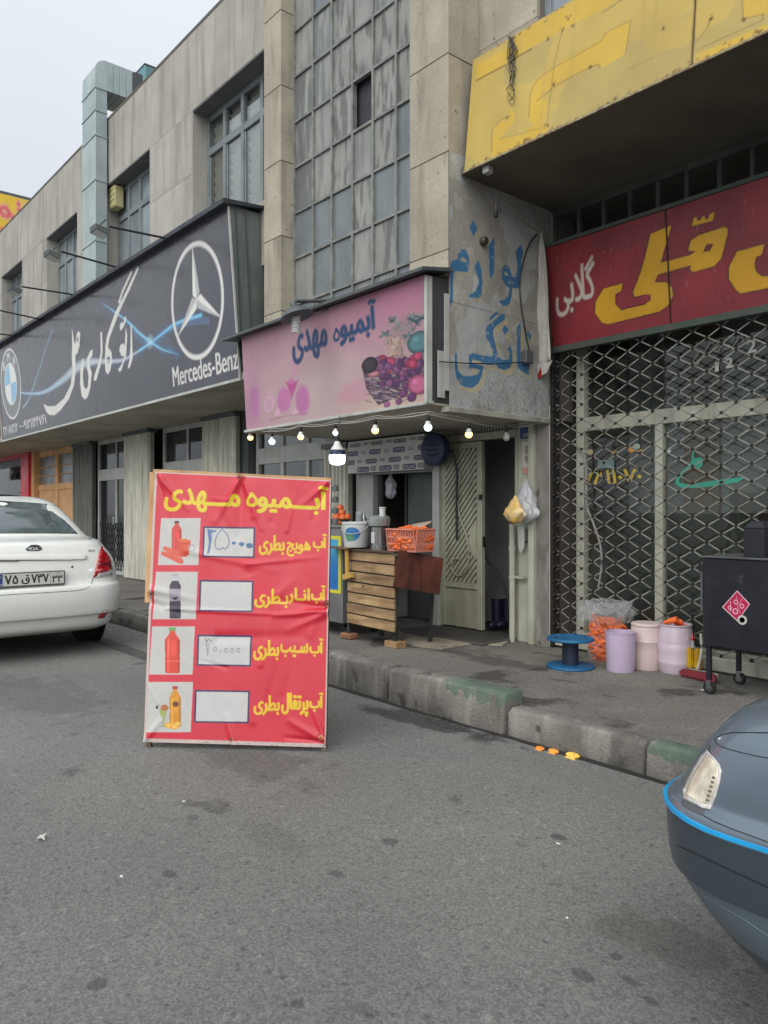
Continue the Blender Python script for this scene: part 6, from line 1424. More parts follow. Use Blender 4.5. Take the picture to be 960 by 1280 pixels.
# pink crate of carrots
pk = mat('pink_plastic', (206, 134, 116), (196, 122, 104), rough=.45, fine=.02)
cc0, cc1 = P(488, 690, y=4.40), P(541, 694, y=4.75)
pc_ = thing('plastic_crate', 'salmon pink openwork plastic crate full of carrots on the right of the counter', 'crate', (-4.85, 4.6, cz1))
X0c, X1c, Y0c, Y1c = -5.15, -4.80, 4.42, 4.62; zb = cz1; H = .19
fl = .025
MB().box(X0c, X1c, Y0c, Y1c, zb, zb+.012).build('crate_floor', pk, pc_)
def side(a, b):
    a = Vector(a); b = Vector(b); out = Vector(((b-a).y, -(b-a).x, 0)).normalized()*fl; m_ = MB(); n = 11
    for k in range(n+1):
        t = k/n; p = a.lerp(b, t); m_.beam(p, p+out+Vector((0, 0, H)), .014, .008, up=(b-a))
    for h_ in (.0, .06, .12, H-.006): m_.beam(a+out*h_/H+Vector((0, 0, h_+.004)), b+out*h_/H+Vector((0, 0, h_+.004)), .008, .016)
    m_.beam(a+out+Vector((0, 0, H)), b+out+Vector((0, 0, H)), .022, .012)
    for k in range(0, n, 2):
        p = a.lerp(b, k/n); q_ = a.lerp(b, (k+2)/n) if k+2 <= n else b; m_.beam(p+Vector((0, 0, .01)), q_+out+Vector((0, 0, H-.01)), .006, .008); 
    return m_.build('crate_side', pk, pc_)
c4 = [(X0c, Y0c, zb), (X1c, Y0c, zb), (X1c, Y1c, zb), (X0c, Y1c, zb)]
for i in range(4): side(c4[i], c4[(i+1) % 4])
carrot_m = mat('carrot', (226, 112, 48), (206, 92, 40), scale=12, rough=.55, var=.12, streak=(180, 80, 40), sscale=30, samt=.4)
def carrot_mesh():
    r = [.004, .012, .016, .018, .019, .015]; return MB().tube([(-.075, 0, .001), (-.05, 0, 0), (-.01, .001, 0), (.03, 0, 0), (.062, 0, 0), (.07, 0, 0)], r, 8).mesh('carrot', smooth=50)
carrot = carrot_mesh()
def put_carrots(parent, spots, name='carrot'):
    for (x, y, z, yaw, pit, s) in spots:
        o = bpy.data.objects.new(name, carrot); COL.objects.link(o)
        if not carrot.materials: carrot.materials.append(carrot_m)
        o.parent = parent; L0 = Vector(parent.location); o.location = (x-L0.x, y-L0.y, z-L0.z); o.rotation_euler = (random.uniform(0, 6), pit, yaw); o.scale = (s, s, s)
rg = random.Random(9)
MB().box(X0c+.02, X1c-.02, Y0c+.02, Y1c-.02, zb+.01, zb+.13).build('carrot_heap', carrot_m, pc_, kind='stuff', jitter=.01)
put_carrots(pc_, [(rg.uniform(X0c+.05, X1c-.05), Y0c-.0+rg.uniform(-.0, .01), zb+rg.uniform(.03, .16), rg.uniform(-.4, .4), rg.uniform(-.4, .4), 1.05) for _ in range(22)]+[(X1c+rg.uniform(-.01, .0), rg.uniform(Y0c+.06, Y1c-.06), zb+rg.uniform(.03, .16), 1.57+rg.uniform(-.3, .3), rg.uniform(-.4, .4), 1.05) for _ in range(14)]+[(rg.uniform(X0c+.06, X1c-.04), rg.uniform(Y0c+.05, Y1c-.05), zb+.17+rg.uniform(0, .03), rg.uniform(0, 3), rg.uniform(-.2, .2), 1.1) for _ in range(16)])
a, b, c, d = P(489, 666, y=4.42), P(541, 660, y=4.72), P(540, 653, y=4.78), P(518, 655, y=4.66)
tag(MB().prism([P(487, 668, y=4.40), P(519, 663, y=4.46), P(538, 654, y=4.60), P(540, 652, y=4.64), P(516, 656, y=4.70)], (0, 0, .008)).build('crate_lid', mat('dusty_translucent_lid', (196, 170, 156), rough=.5), None, bevel=.002), 'pale translucent tray lid lying tilted on top of the pink crate', 'tray lid')
# display cabinet left of the counter
cbx1 = P(428, 700, y=4.42).x; cbx0 = cbx1-1.1
cab = thing('display_cabinet', 'steel display cabinet with a yellow edged blue poster behind the red banner', 'cabinet', (cbx0+.5, 4.7, ZW))
cst = mat('cabinet_steel', (136, 138, 136), (116, 118, 118), scale=3, rough=.45, metal=.4)
MB().box(cbx0, cbx1, 4.42, 4.95, .30, 1.21).box(cbx0-.02, cbx1+.02, 4.40, 4.97, 1.21, 1.235).build('cabinet_body', cst, cab, bevel=.005)
pcab = Panel((cbx0+.05, 4.417, .58), (cbx1-.02, 4.417, .58), (cbx1-.02, 4.417, 1.13), (cbx0+.05, 4.417, 1.13))
cc = Canvas(500, 300, (52, 132, 190)); cc.ell(.9, .2, .5, .5, (40, 90, 170), .8, soft=1); cc.ell(.95, .8, .2, .3, (90, 180, 200), .7, soft=1)
for q_ in ([(0, .02), (1, .02)], [(0, .98), (1, .98)], [(.01, 0), (.01, 1)], [(.985, 0), (.985, 1)]): cc.stroke(q_, 26, (206, 196, 56), 1, .1)
print_mesh('cabinet_poster', cc, pcab, 90, 60, mat_print('poster_print', rough=.4), cab)
for x in (cbx0+.08, cbx1-.08):
    for y in (4.5, 4.88): MB().lathe([(.05, -.015), (.05, .015)], (x, y, ZW+.05), 14, ax='y').beam((x, y, ZW+.05), (x, y, .30), .02, .02).build('caster', m_black, cab, smooth=40)
# bowls with oranges
zc_ = 1.235
for (nm, px, py, r, z0, lab) in (('steel_tray', 424, 651, .12, zc_, 'steel tray of oranges on the display cabinet beside the white bucket'),):
    p = P(px, py, y=4.60); 
    bo = thing('fruit_tray', lab, 'fruit tray', (p.x, 4.60, z0))
    MB().lathe([(.06, 0), (r, .055), (r+.01, .055), (r-.01, .045), (.05, .006), (.001, .006)], (p.x, 4.60, z0), 24).build('tray', ch, bo, smooth=40)
om = mat('orange_peel', (220, 112, 58), (206, 96, 48), scale=20, rough=.5, bump=.1, var=.1)
org = MB().ball((0, 0, 0), .036, 12, 8).mesh('orange', smooth=60); org.materials.append(om)
pb_ = P(424, 651, y=4.60)
spots = [(-.06, 0, .07), (0, -.03, .07), (.06, 0, .07), (.0, .05, .07), (-.03, .0, .12), (.035, .01, .12), (.005, .01, .165), (-.09, .04, .075), (.085, .04, .075)]
for i, (x, y, z) in enumerate(spots):
    o = bpy.data.objects.new('orange', org); COL.objects.link(o); o.location = (pb_.x+x, 4.60+y, zc_+z)
    tag(o, ['leftmost low orange in the heap on the steel tray', 'low front orange in the middle of the heap on the tray', 'low orange at the right of the heap on the tray', 'orange hidden behind the front one on the steel tray', 'orange on the left of the second layer on the steel tray', 'orange on the right of the second layer on the steel tray', 'topmost orange of the heap on the steel tray', 'orange at the back left rim of the steel tray', 'orange at the back right rim of the steel tray'][i], 'orange', 'oranges heaped on the steel tray')
p = P(421, 657, y=4.45)
tag(MB().tube([(p.x-.06, 4.45, zc_+.02), (p.x-.02, 4.45, zc_+.025), (p.x+.05, 4.46, zc_+.02)], [.012, .022, .018], 10).build('carrot', carrot_m, None, smooth=60), 'single carrot lying on the front edge of the display cabinet', 'carrot')
# hanging strings of little jars near the big bulb
hg = MB(); p = P(419, 600, y=4.3)
for k in range(4): z = P(419, 610+k*14, y=4.3).z; hg.lathe([(.012, -.03), (.03, -.028), (.032, .01), (.012, .03)], (p.x, 4.3, z), 12)
hg.tube([(p.x, 4.3, 1.55), (p.x, 4.3, 1.95)], .003, 5)
tag(hg.build('cup_string', m_grey, None, smooth=40), 'string of small dark steel cups hanging beside the top right of the banner', 'hanging string')
# hanging bag inside the shop, meter box, cable
def bag(name, lab, px, py, y, w, h, c, seed=1, alpha=.55, rnd=.12):
    p = P(px, py, y=y); r = random.Random(seed); v = []; n = 22; m_ = 14
    for i in range(m_+1):
        t = i/m_; rad = (.12+.88*max(0, math.sin(min(max(t-.06, 0)*1.35, 1)*math.pi*.5))**.85)*math.sqrt(max(.05, 1-(max(0, t-.70)/.31)**2))*(1+.10*math.sin(t*11+seed))
        for k in range(n):
            a = 2*math.pi*k/n; q = 1+rnd*math.sin(3*a+seed+t*4)+rnd*.8*math.sin(7*a+t*9)+rnd*.6*math.sin(11*a-t*5+seed)+r.uniform(-.08, .08)
            v.append((p.x+w/2*rad*q*math.cos(a), y+w*.35*rad*q*math.sin(a), p.z-h*t+r.uniform(-.006, .006)))
    f = [(i*n+k, i*n+(k+1) % n, (i+1)*n+(k+1) % n, (i+1)*n+k) for i in range(m_) for k in range(n)]+[tuple(range(m_*n, m_*n+n))]
    o = MB().add(v, f).build(name, c, None, smooth=70); tag(o, lab, 'plastic bag'); return o
wrapm = mat('thin_white_plastic', (206, 208, 212), (180, 184, 190), scale=9, rough=.25, alpha=.72, fine=.02, coat=.4)
bag('plastic_bag', 'crumpled white plastic bag hanging inside the open juice shop front', 488, 590, 5.7, .16, .30, wrapm, 3)
bag('plastic_bag', 'large translucent white plastic bag hanging on the cream pier beside the door', 657, 600, YG-.16, .24, .38, wrapm, 5)
ob_ = bag('plastic_bag', 'small clear bag with yellow contents hanging in front of the white bag by the door', 644, 620, YG-.30, .20, .24, mat('yellow_filled_plastic', (222, 178, 72), (206, 196, 170), scale=9, rough=.3, coat=.3), 8)
p = P(650, 665, y=YG-.1)
tag(MB().prism([(p.x-.04, YG-.09, p.z+.05), (p.x+.04, YG-.09, p.z+.06), (p.x+.035, YG-.09, p.z-.14), (p.x+.0, YG-.09, p.z-.20), (p.x-.03, YG-.09, p.z-.16)], (0, .012, .0)).build('paper_tag', m_wh, None, bevel=.003), 'narrow white strip of paper hanging below the bags on the drain pipe', 'paper')
p = P(659, 670, y=YG-.05); tag(MB().box(p.x-.035, p.x+.035, YG-.08, YG-.03, p.z-.05, p.z+.05).build('switch_box', m_grayp, None, bevel=.006), 'small dark grey box fixed to the cream pier near the drain pipe', 'switch box')
p = P(543, 562, y=YG-.2)
mbx = thing('cable_reel', 'round dark blue drum hanging at the corner of the printed roller box', 'drum', (p.x, YG-.2, p.z))
MB().lathe([(.02, -.02), (.150, -.02), (.165, -.01), (.168, .03), (.160, .08), (.02, .08)], (p.x, YG-.22, p.z), 28, ax='y').build('drum', mat('dark_blue_plastic', (38, 54, 84), (30, 42, 66), rough=.5), mbx, smooth=35)
for k, z in enumerate((.05, .0, -.05)): MB().tube([(p.x-.09, YG-.243, p.z+z), (p.x, YG-.25, p.z+z-.012), (p.x+.09, YG-.243, p.z+z)], .004, 5).build('groove', m_black, mbx)
MB().tube(smoothline([(p.x+.14, YG-.1, p.z), (p.x+.17, YG-.06, p.z-.2), (p.x+.16, YG-.05, p.z-.5), (p.x+.165, YG-.05, p.z-.9)], 5), .012, 7).build('cable', m_black, mbx, smooth=60)
# framed picture and plate on the pier
pp_ = Panel(P(653, 592, y=YG-.04), P(672, 594, y=YG-.04), P(672, 553, y=YG-.04), P(653, 552, y=YG-.04))
ci = Canvas(160, 300, (196, 196, 188)); rg = random.Random(3)
for _ in range(60): ci.rect(rg.random()*.9, rg.uniform(.3, .95), rg.random()*.9+.08, rg.uniform(.3, .95), rg.choice([(150, 146, 138), (214, 212, 206), (120, 116, 108), (190, 180, 170)]), .5)
ci.rect(0, 0, 1, .2, (204, 150, 140))
po = thing('poster', 'small faded notice with a pink foot stuck on the cream pier under the blue plate', 'notice', pp_.at(.5, 0)[:])
print_mesh('notice_sheet', ci, pp_, 40, 70, mat_print('notice_print', rough=.6), po)
p = P(656, 540, y=YG-.05)
bp2 = thing('address_plate', 'small dark blue enamel plate with white writing high on the cream pier', 'plate', (p.x, YG-.05, p.z))
MB().box(p.x-.055, p.x+.075, YG-.055, YG-.045, p.z-.06, p.z+.045).build('plate', mat('blue_enamel', (30, 62, 120), rough=.3), bp2, bevel=.002)
glyph_mesh('plate_lettering', '۲۲', .03, (p.x-.01, 0, p.z-.05), .06, .035, m_wh, bp2, YG-.0575)
# drain pipe
p = P(652, 800, z=ZW)
dp = thing('drain_pipe', 'cream painted drain pipe running down the pier right of the metal door', 'pipe', (p.x, YG-.08, ZW))
MB().tube([(p.x, YG-.085, ZW), (p.x, YG-.085, 1.25)], .028, 14).build('pipe', pc, dp, smooth=40)
MB().lathe([(.034, 0), (.034, .03)], (p.x, YG-.085, .74), 14).box(p.x, p.x+.14, YG-.10, YG-.06, .755, .775).lathe([(.034, 0), (.034, .05)], (p.x, YG-.085, 1.0), 14).build('pipe_clamp', pc, dp, smooth=40)
# inside the doorway: shoes and hose
shm = mat('navy_rubber', (24, 28, 50), rough=.5)
for i, (px, py, yaw, lab) in enumerate(((617, 786, .2, 'left of the two dark boots standing just inside the dark doorway'), (630, 786, -.1, 'right of the two dark boots standing just inside the dark doorway'))):
    p = P(px, py, z=ZW+.03)
    b = MB().lathe([(.045, .06), (.05, .10), (.055, .24), (.062, .29), (.055, .292), (.04, .12)], (0, 0, 0), 16)
    b.ball((0, -.05, .045), .05, 12, 8, (.95, 2.0, .9))
    me_ = b.mesh('boot', smooth=50); o = link('boot', me_, shm); o.location = (p.x, p.y+.05, ZW+.03); o.rotation_euler = (0, 0, yaw); tag(o, lab, 'boot', 'dark boots in the doorway')
hs_ = smoothline([P(x, y, y=YG+.12) for x, y in [(604, 640), (605, 680), (610, 700), (622, 718), (632, 738), (637, 760), (640, 775)]], 6)
tag(MB().tube(hs_, .014, 8).build('hose', m_black, None, smooth=60), 'black rubber hose hanging in a curve inside the dark doorway', 'hose')

# ---------------------------------------------------------------- in front of the lattice gate
blue = mat('blue_painted_chipboard', (16, 96, 142), (14, 82, 124), scale=7, rough=.55, spots=(60, 96, 116), spscale=16, spthr=.64, bump=.2, streak=(14, 62, 96), sscale=7, samt=.6, stretch=(1, .2, 1))
cen = P(713, 834, z=ZW)
sp_ = thing('cable_spool', 'blue wooden cable spool standing on the pavement as a small table', 'cable spool', (cen.x, cen.y, ZW))
rt = .5*(P(741, 800, y=cen.y).x-P(685, 800, y=cen.y).x)*.86
hs2 = P(713, 797, y=cen.y).z-ZW
MB().lathe([(.0, 0), (rt, 0), (rt+.004, .008), (rt, .022), (.0, .024)], (cen.x, cen.y, ZW), 40).build('bottom_disc', blue, sp_, smooth=40)
MB().lathe([(.0, -.02), (rt-.006, -.02), (rt, -.01), (rt-.004, .004), (.05, .006), (.03, .002), (.0, .002)], (cen.x, cen.y, ZW+hs2), 40).build('top_disc', blue, sp_, smooth=40)
for k in range(8): a = k*math.pi/4+.3; MB().box(-.03, .03, -.008, .008, 0, .004).v; MB().tube([(cen.x+.11*math.cos(a), cen.y+.11*math.sin(a), ZW+hs2+.006), (cen.x+(rt-.03)*math.cos(a+.15), cen.y+(rt-.03)*math.sin(a+.15), ZW+hs2+.005)], .006, 5).build('top_groove', mat('blue_dark', (14, 66, 104), rough=.6), sp_)
MB().lathe([(.062, .02), (.062, hs2-.02)], (cen.x, cen.y, ZW), 24).build('core', mat('dark_navy_core', (26, 38, 62), rough=.6), sp_, smooth=40)
# sack of carrots
cs = P(746, 827, z=ZW)
sk = thing('carrot_sack', 'clear plastic sack full of carrots with its open top folded back beside the blue spool', 'sack', (cs.x, cs.y+.05, ZW))
sx_, sy_ = cs.x, cs.y+.14; hS = P(752, 771, y=sy_).z-ZW
rg = random.Random(21)
def sackr(t): return .135+.012*math.sin(t*5)
MB().lathe([(.115, 0), (.125, .03), (.118, .12), (.105, hS*.5), (.118, hS*.62), (.115, hS-.03), (.06, hS)], (sx_, sy_, ZW), 20).build('carrot_heap', carrot_m, sk, kind='stuff', smooth=60)
spots = []
for k in range(150):
    t = rg.random(); a = -math.pi/2+rg.uniform(-1.7, 1.7)+.5; r = .112+.0*t
    if t < .47: yaw, pit = a+math.pi/2+rg.uniform(-.5, .5), rg.uniform(-.4, .4)
    else: yaw, pit = a+math.pi/2+rg.uniform(-.7, .7), rg.uniform(.1, 1.2)
    if abs(t-.47) < .03: continue
    spots.append((sx_+r*math.cos(a), sy_+r*math.sin(a), ZW+.03+t*(hS-.05), yaw, pit, rg.uniform(.75, 1.0)))
put_carrots(sk, spots)
film = bpy.data.materials.new('clear_film'); film.use_nodes = True; n_ = film.node_tree.nodes; n_.clear(); _o = n_.new('ShaderNodeOutputMaterial'); _m = n_.new('ShaderNodeMixShader'); _t = n_.new('ShaderNodeBsdfTransparent'); _g = n_.new('ShaderNodeBsdfPrincipled'); _l = n_.new('ShaderNodeLayerWeight'); _q = n_.new('ShaderNodeMapRange')
_g.inputs['Base Color'].default_value = (.62, .64, .63, 1); _g.inputs['Roughness'].default_value = .22; _l.inputs[0].default_value = .35; _q.inputs['To Min'].default_value = .04; _q.inputs['To Max'].default_value = .7
K_ = film.node_tree.links.new; K_(_l.outputs['Facing'], _q.inputs['Value']); K_(_q.outputs[0], _m.inputs[0]); K_(_t.outputs[0], _m.inputs[1]); K_(_g.outputs[0], _m.inputs[2]); K_(_m.outputs[0], _o.inputs[0])
def crumple(prof, c, n, seed, amp):
    r = random.Random(seed); v = []; f = []; ph = [r.uniform(0, 6) for _ in range(8)]
    for i, (rr_, h) in enumerate(prof):
        for k in range(n):
            a = 2*math.pi*k/n; q = rr_*(1+amp[i]*(.5*math.sin(3*a+ph[0]+h*8)+.35*math.sin(7*a+ph[1]-h*20)+.3*math.sin(13*a+ph[2]+h*30)+r.uniform(-.25, .25)))
            v.append((c[0]+q*math.cos(a), c[1]+q*math.sin(a), c[2]+h+r.uniform(-1, 1)*amp[i]*.05))
    for i in range(len(prof)-1):
        for k in range(n): f.append((i*n+k, i*n+(k+1) % n, (i+1)*n+(k+1) % n, (i+1)*n+k))
    return MB().add(v, f)
crumple([(.142, 0), (.148, .06), (.140, .14), (.124, hS*.48), (.134, hS*.56), (.14, hS*.8), (.138, hS), (.145, hS+.03), (.17, hS+.075), (.185, hS+.11), (.178, hS+.13), (.13, hS+.11), (.12, hS+.07), (.15, hS+.10), (.215, hS+.05), (.20, hS-.02), (.17, hS-.03)], (sx_, sy_, ZW), 44, 4, [.03, .04, .05, .06, .05, .04, .08, .12, .15, .16, .2, .2, .2, .2, .25, .25, .2]).build('film', film, sk, smooth=70)
# barrels
def drum(name, lab, px, py, prof, m, handles=True, yoff=.14):
    p = P(px, py, z=ZW); c = (p.x, p.y+yoff, ZW); t = thing(name, lab, 'barrel' if 'barrel' in name else 'bucket', c)
    MB().lathe(prof, c, 36).build('shell', m, t, smooth=35)
    return t, c
lil = mat('lilac_plastic', (204, 190, 202), (194, 178, 192), scale=2.5, rough=.42, fine=.03, streak=(168, 154, 160), sscale=7, samt=.4, spots=(150, 132, 140), spscale=11, spthr=.66)
pnk = mat('pinkish_white_plastic', (204, 186, 182), (192, 172, 170), scale=2, rough=.4, fine=.02, spots=(170, 140, 138), spscale=6, spthr=.64)
sc = 961/5.75
R_ = 22.3/sc/1.03; Hh = (843-783)/sc
t, c = drum('plastic_barrel', 'lilac plastic barrel with a carrot on its open top, rightmost of the tubs', 832, 843, [(.001, 0), (R_*.84, 0), (R_*.88, .01), (R_*.97, Hh*.2), (R_*.985, Hh*.22), (R_*.97, Hh*.24), (R_, Hh*.45), (R_*1.02, Hh*.58), (R_*.99, Hh*.60), (R_*.99, Hh*.62), (R_*.98, Hh*.75), (R_*.86, Hh*.95), (R_*.90, Hh*.97), (R_*.90, Hh), (R_*.84, Hh), (R_*.82, Hh*.86), (.001, Hh*.86)], lil)
MB().box(c[0]+R_*.72, c[0]+R_*.95, c[1]-.05, c[1]+.02, ZW+Hh*.72, ZW+Hh*.78).build('handle', lil, t, bevel=.006)
p = P(842, 785, y=c[1]-.02)
o = MB().tube([(p.x-.07, c[1]-.03, ZW+Hh+.0), (p.x-.02, c[1]-.03, ZW+Hh+.02), (p.x+.03, c[1]-.02, ZW+Hh+.035)], [.012, .022, .026], 10).ball((p.x+.0, c[1]+.04, ZW+Hh+.01), .03, 10, 6, (1.6, 1, .8)).build('carrot', carrot_m, None, smooth=60); tag(o, 'stubby carrots lying on top of the lilac barrel', 'carrots')
put_carrots(t, [(c[0]+random.uniform(-.06, .06), c[1]+random.uniform(-.06, .06), ZW+Hh*.92, random.uniform(0, 6), 0, .9) for _ in range(8)])
H2 = (838-780)/sc; R2 = 20/sc
t2, c2 = drum('plastic_barrel', 'pinkish white plastic barrel with a lid in the middle of the row of tubs', 796, 838, [(.001, 0), (R2*.94, 0), (R2*.97, .01), (R2, H2*.4), (R2*1.0, H2*.6), (R2*1.02, H2*.61), (R2*1.0, H2*.63), (R2*.97, H2*.90), (R2*.90, H2*.93), (R2*.98, H2*.94), (R2*.98, H2*.98), (R2*.9, H2), (.001, H2)], pnk)
MB().box(c2[0]-R2*.9, c2[0]-R2*.2, c2[1]-R2*1.08, c2[1]-R2*.6, ZW+H2*.80, ZW+H2*.84).build('handle', pnk, t2, bevel=.006)
H3 = (839-791)/sc; R3 = 18.6/sc
tb = thing('bucket', 'open translucent purple tub standing in front of the carrot sack and the pinkish barrel', 'bucket', (P(768, 840, z=ZW).x, P(768, 840, z=ZW).y+.08, ZW))
pur = mat('translucent_purple', (190, 174, 198), (182, 166, 192), scale=2, rough=.3, fine=.01, alpha=.88)
MB().lathe([(.001, .004), (R3*.90, 0), (R3*.94, .02), (R3, H3), (R3*1.03, H3), (R3*1.03, H3+.008), (R3*.98, H3+.008), (R3*.9, .02), (.001, .02)], tuple(tb.location), 36).build('shell', pur, tb, smooth=35)
# oil bottle and red pad
p = P(863, 838, z=ZW+.05)
ob = thing('oil_bottle', 'small clear bottle of yellow oil with a red cap next to the lilac barrel', 'bottle', (p.x, p.y+.05, ZW+.055))
yel = mat('yellow_oil', (196, 160, 30), (170, 130, 20), scale=8, rough=.15, coat=.6, fine=0)
for dx in (-.025, .03): MB().box(p.x+dx-.024, p.x+dx+.024, p.y+.03, p.y+.075, ZW+.056, ZW+.056+.15).build('bottle_body', yel, ob, bevel=.01, segs=2)
MB().lathe([(.016, .15), (.012, .19), (.010, .205)], (p.x-.01, p.y+.05, ZW+.056), 14).build('neck', cupm, ob, smooth=40)
MB().lathe([(.014, .205), (.014, .225), (.006, .24), (.006, .255)], (p.x-.01, p.y+.05, ZW+.056), 14).build('cap', m_red, ob, smooth=40)
a, b = P(848, 846, z=ZW), P(888, 855, z=ZW)
rd = thing('red_bar', 'dusty dark red plastic bar lying on the pavement beneath the oil bottle', 'plastic bar', ((a.x+b.x)/2, a.y, ZW))
rm = mat('dusty_red_plastic', (132, 46, 58), (112, 40, 50), rough=.5)
MB().beam((a.x, a.y+.05, ZW+.03), (b.x, b.y+.05, ZW+.03), .09, .05).build('bar', rm, rd, bevel=.015, segs=2)
MB().beam((a.x+.02, a.y+.09, ZW+.045), (b.x, b.y+.09, ZW+.045), .05, .02).build('pale_strip', m_wh, rd, bevel=.003)
MB().lathe([(.04, -.01), (.04, .01)], (b.x, b.y+.0, ZW+.04), 16, ax='y').build('end_cap', rm, rd)
wh_ = smoothline([P(x, y, y=5.25) for x, y in [(876, 792), (877, 810), (875, 825), (872, 836)]], 4); tag(MB().tube(wh_, .010, 7).build('hose', mat('white_hose', (196, 194, 180), rough=.5), None, smooth=60), 'short piece of white hose leaning beside the oil bottle and black cart', 'hose')
# black cart
ck = thing('grill_cart', 'black sheet metal cart on casters with a diamond sticker on its side', 'cart', (-2.6, 4.9, ZW))
yA = 4.86
xa_, xb_ = P(878, 700, y=yA).x, P(1010, 700, y=yA).x
zt_, zb2 = P(900, 698, y=yA).z, P(900, 810, y=yA).z
cm_ = mat('black_cart_paint', (26, 29, 38), (20, 22, 30), scale=3, rough=.42, fine=.04, spots=(52, 54, 58), spscale=7, spthr=.64, streak=(46, 48, 54), sscale=5, samt=.5)
MB().box(xa_, xb_, yA, yA+.48, zb2, zt_).build('cart_body', cm_, ck, bevel=.006)
MB().box(xa_-.012, xb_+.01, yA-.012, yA+.49, zt_, zt_+.012).build('cart_top', m_grayp, ck, bevel=.003)
for (x, y) in ((xa_+.03, yA+.03), (xb_-.03, yA+.03), (xa_+.03, yA+.45), (xb_-.03, yA+.45)):
    MB().beam((x, y, ZW+.09), (x, y, zb2), .028, .028).build('leg', cm_, ck)
    cs_ = MB().lathe([(.038, -.014), (.042, -.008), (.042, .008), (.038, .014)], (x+.01, y-.01, ZW+.042), 18, ax='y').build('caster', m_rubber, ck, smooth=40)
    MB().lathe([(.022, -.016), (.022, .016)], (x+.01, y-.01, ZW+.042), 14, ax='y').box(x-.006, x+.022, y-.03, y-.022, ZW+.04, ZW+.09).build('caster_fork', m_chrome, cs_)
MB().tube([(xa_-.005, yA+.05, zt_-.03), (xa_-.045, yA+.05, zt_-.03), (xa_-.045, yA+.05, zt_-.13), (xa_-.005, yA+.05, zt_-.13)], .007, 6).build('handle', cm_, ck)
MB().box(xa_-.012, xa_, yA-.0, yA+.03, zt_-.35, zt_-.1).build('hinge', m_grayp, ck)
dg = [P(x, y, y=yA-.003) for x, y in [(921.5, 738), (937.5, 755), (922, 777), (902.5, 759)]]
pd = Panel(dg[3], dg[2], dg[1], dg[0]); cdg = Canvas(300, 300, (168, 36, 74))
for q_ in ([(0, 0), (1, 0)], [(1, 0), (1, 1)], [(1, 1), (0, 1)], [(0, 1), (0, 0)]): cdg.stroke(q_, 22, (214, 190, 198), 1, .1)
for (u, v, r) in ((.62, .28, .15), (.3, .22, .10), (.72, .66, .12), (.35, .6, .12)): cdg.ell(u, v, r, r*.8, (220, 190, 202), .95, ring=.3)
cdg.stroke([(.12, .45), (.45, .12)], 9, (220, 190, 202)); cdg.stroke([(.5, .9), (.55, .5), (.85, .4)], 7, (214, 170, 186)); cdg.stroke([(.18, .8), (.3, .72)], 7, (214, 170, 186))
print_mesh('diamond_sticker', cdg, pd, 50, 50, mat_print('sticker_print', rough=.4), ck)
MB().lathe([(.03, 0), (.03, .003), (.018, .003), (.018, 0)], (P(928, 775, y=yA).x, yA-.004, P(928, 775, y=yA).z), 16, ax='y').build('sticker_scrap', m_wh, ck)
p0, p1 = P(933, 695, y=yA+.1), P(956, 654, y=yA+.1)
bx2 = thing('black_tin', 'tall black tin box standing on top of the black cart', 'tin box', (p0.x+.05, yA+.12, zt_+.012))
MB().box(p0.x, p0.x+.13, yA+.06, yA+.19, zt_+.012, P(940, 660, y=yA+.1).z).build('tin_body', cm_, bx2, bevel=.003)
zq = P(940, 660, y=yA+.1).z; MB().hexa([(p0.x-.005, yA+.055, zq), (p0.x+.135, yA+.055, zq), (p0.x+.135, yA+.195, zq), (p0.x-.005, yA+.195, zq), (p0.x+.04, yA+.09, zq+.045), (p0.x+.11, yA+.09, zq+.045), (p0.x+.11, yA+.16, zq+.045), (p0.x+.04, yA+.16, zq+.045)]).build('tin_lid', cm_, bx2, bevel=.003)
MB().box(xa_, xb_, yA+.1, yA+.4, ZW+.33, ZW+.345) if False else None
# cloth hanging beside the red sign
cl_pts = [(676, 292), (680, 300), (683, 330), (686, 370), (689, 410), (691, 440)]
lf = [(676, 290), (673, 310), (671, 345), (668, 380), (664, 420), (660, 460)]; rt_ = [(677, 290), (680, 310), (684, 345), (687, 380), (689, 415), (690, 452)]
v = []; n = 16
for i in range(26):
    t = i/25; k = t*5; j = min(int(k), 4); fr_ = k-j
    l = (lf[j][0]*(1-fr_)+lf[j+1][0]*fr_, lf[j][1]*(1-fr_)+lf[j+1][1]*fr_); r = (rt_[j][0]*(1-fr_)+rt_[j+1][0]*fr_, rt_[j][1]*(1-fr_)+rt_[j+1][1]*fr_)
    L3_ = P(*l, y=YG-.18); R3_ = P(*r, y=YG-.20)
    for q_ in range(n+1):
        w_ = q_/n; p = L3_.lerp(R3_, w_); p.y += (.022*math.sin(w_*9+t*2)+.012*math.sin(w_*19+t*7))*min(1, t*3+.2); p.z += .01*math.sin(w_*8)*t; v.append(tuple(p))
f = [(i*(n+1)+k, i*(n+1)+k+1, (i+1)*(n+1)+k+1, (i+1)*(n+1)+k) for i in range(25) for k in range(n)]
fb_ = thing('hanging_cloth', 'dirty white banner cloth bunched up and hanging left of the red sign', 'cloth', P(678, 292, y=YG-.18)[:])
o = MB().add(v, f).build('cloth', mat('dirty_white_cloth', (188, 184, 178), (168, 164, 158), scale=4, rough=.8, streak=(120, 112, 100), sscale=6, samt=.4, bump=.2, bscale=20), fb_, smooth=80)
md = o.modifiers.new('thickness', 'SOLIDIFY'); md.thickness = .004
cp_ = [P(x, y, y=YG-.21) for x, y in [(660, 458), (690, 450), (683, 466), (676, 470), (668, 474), (659, 470)]]
MB().prism(cp_, (0, .01, 0)).build('cloth_tail', MATS['dirty_white_cloth'], fb_); 
cp_ = [P(x, y, y=YG-.216) for x, y in [(676, 459), (677, 471), (668, 475), (671, 470)]]
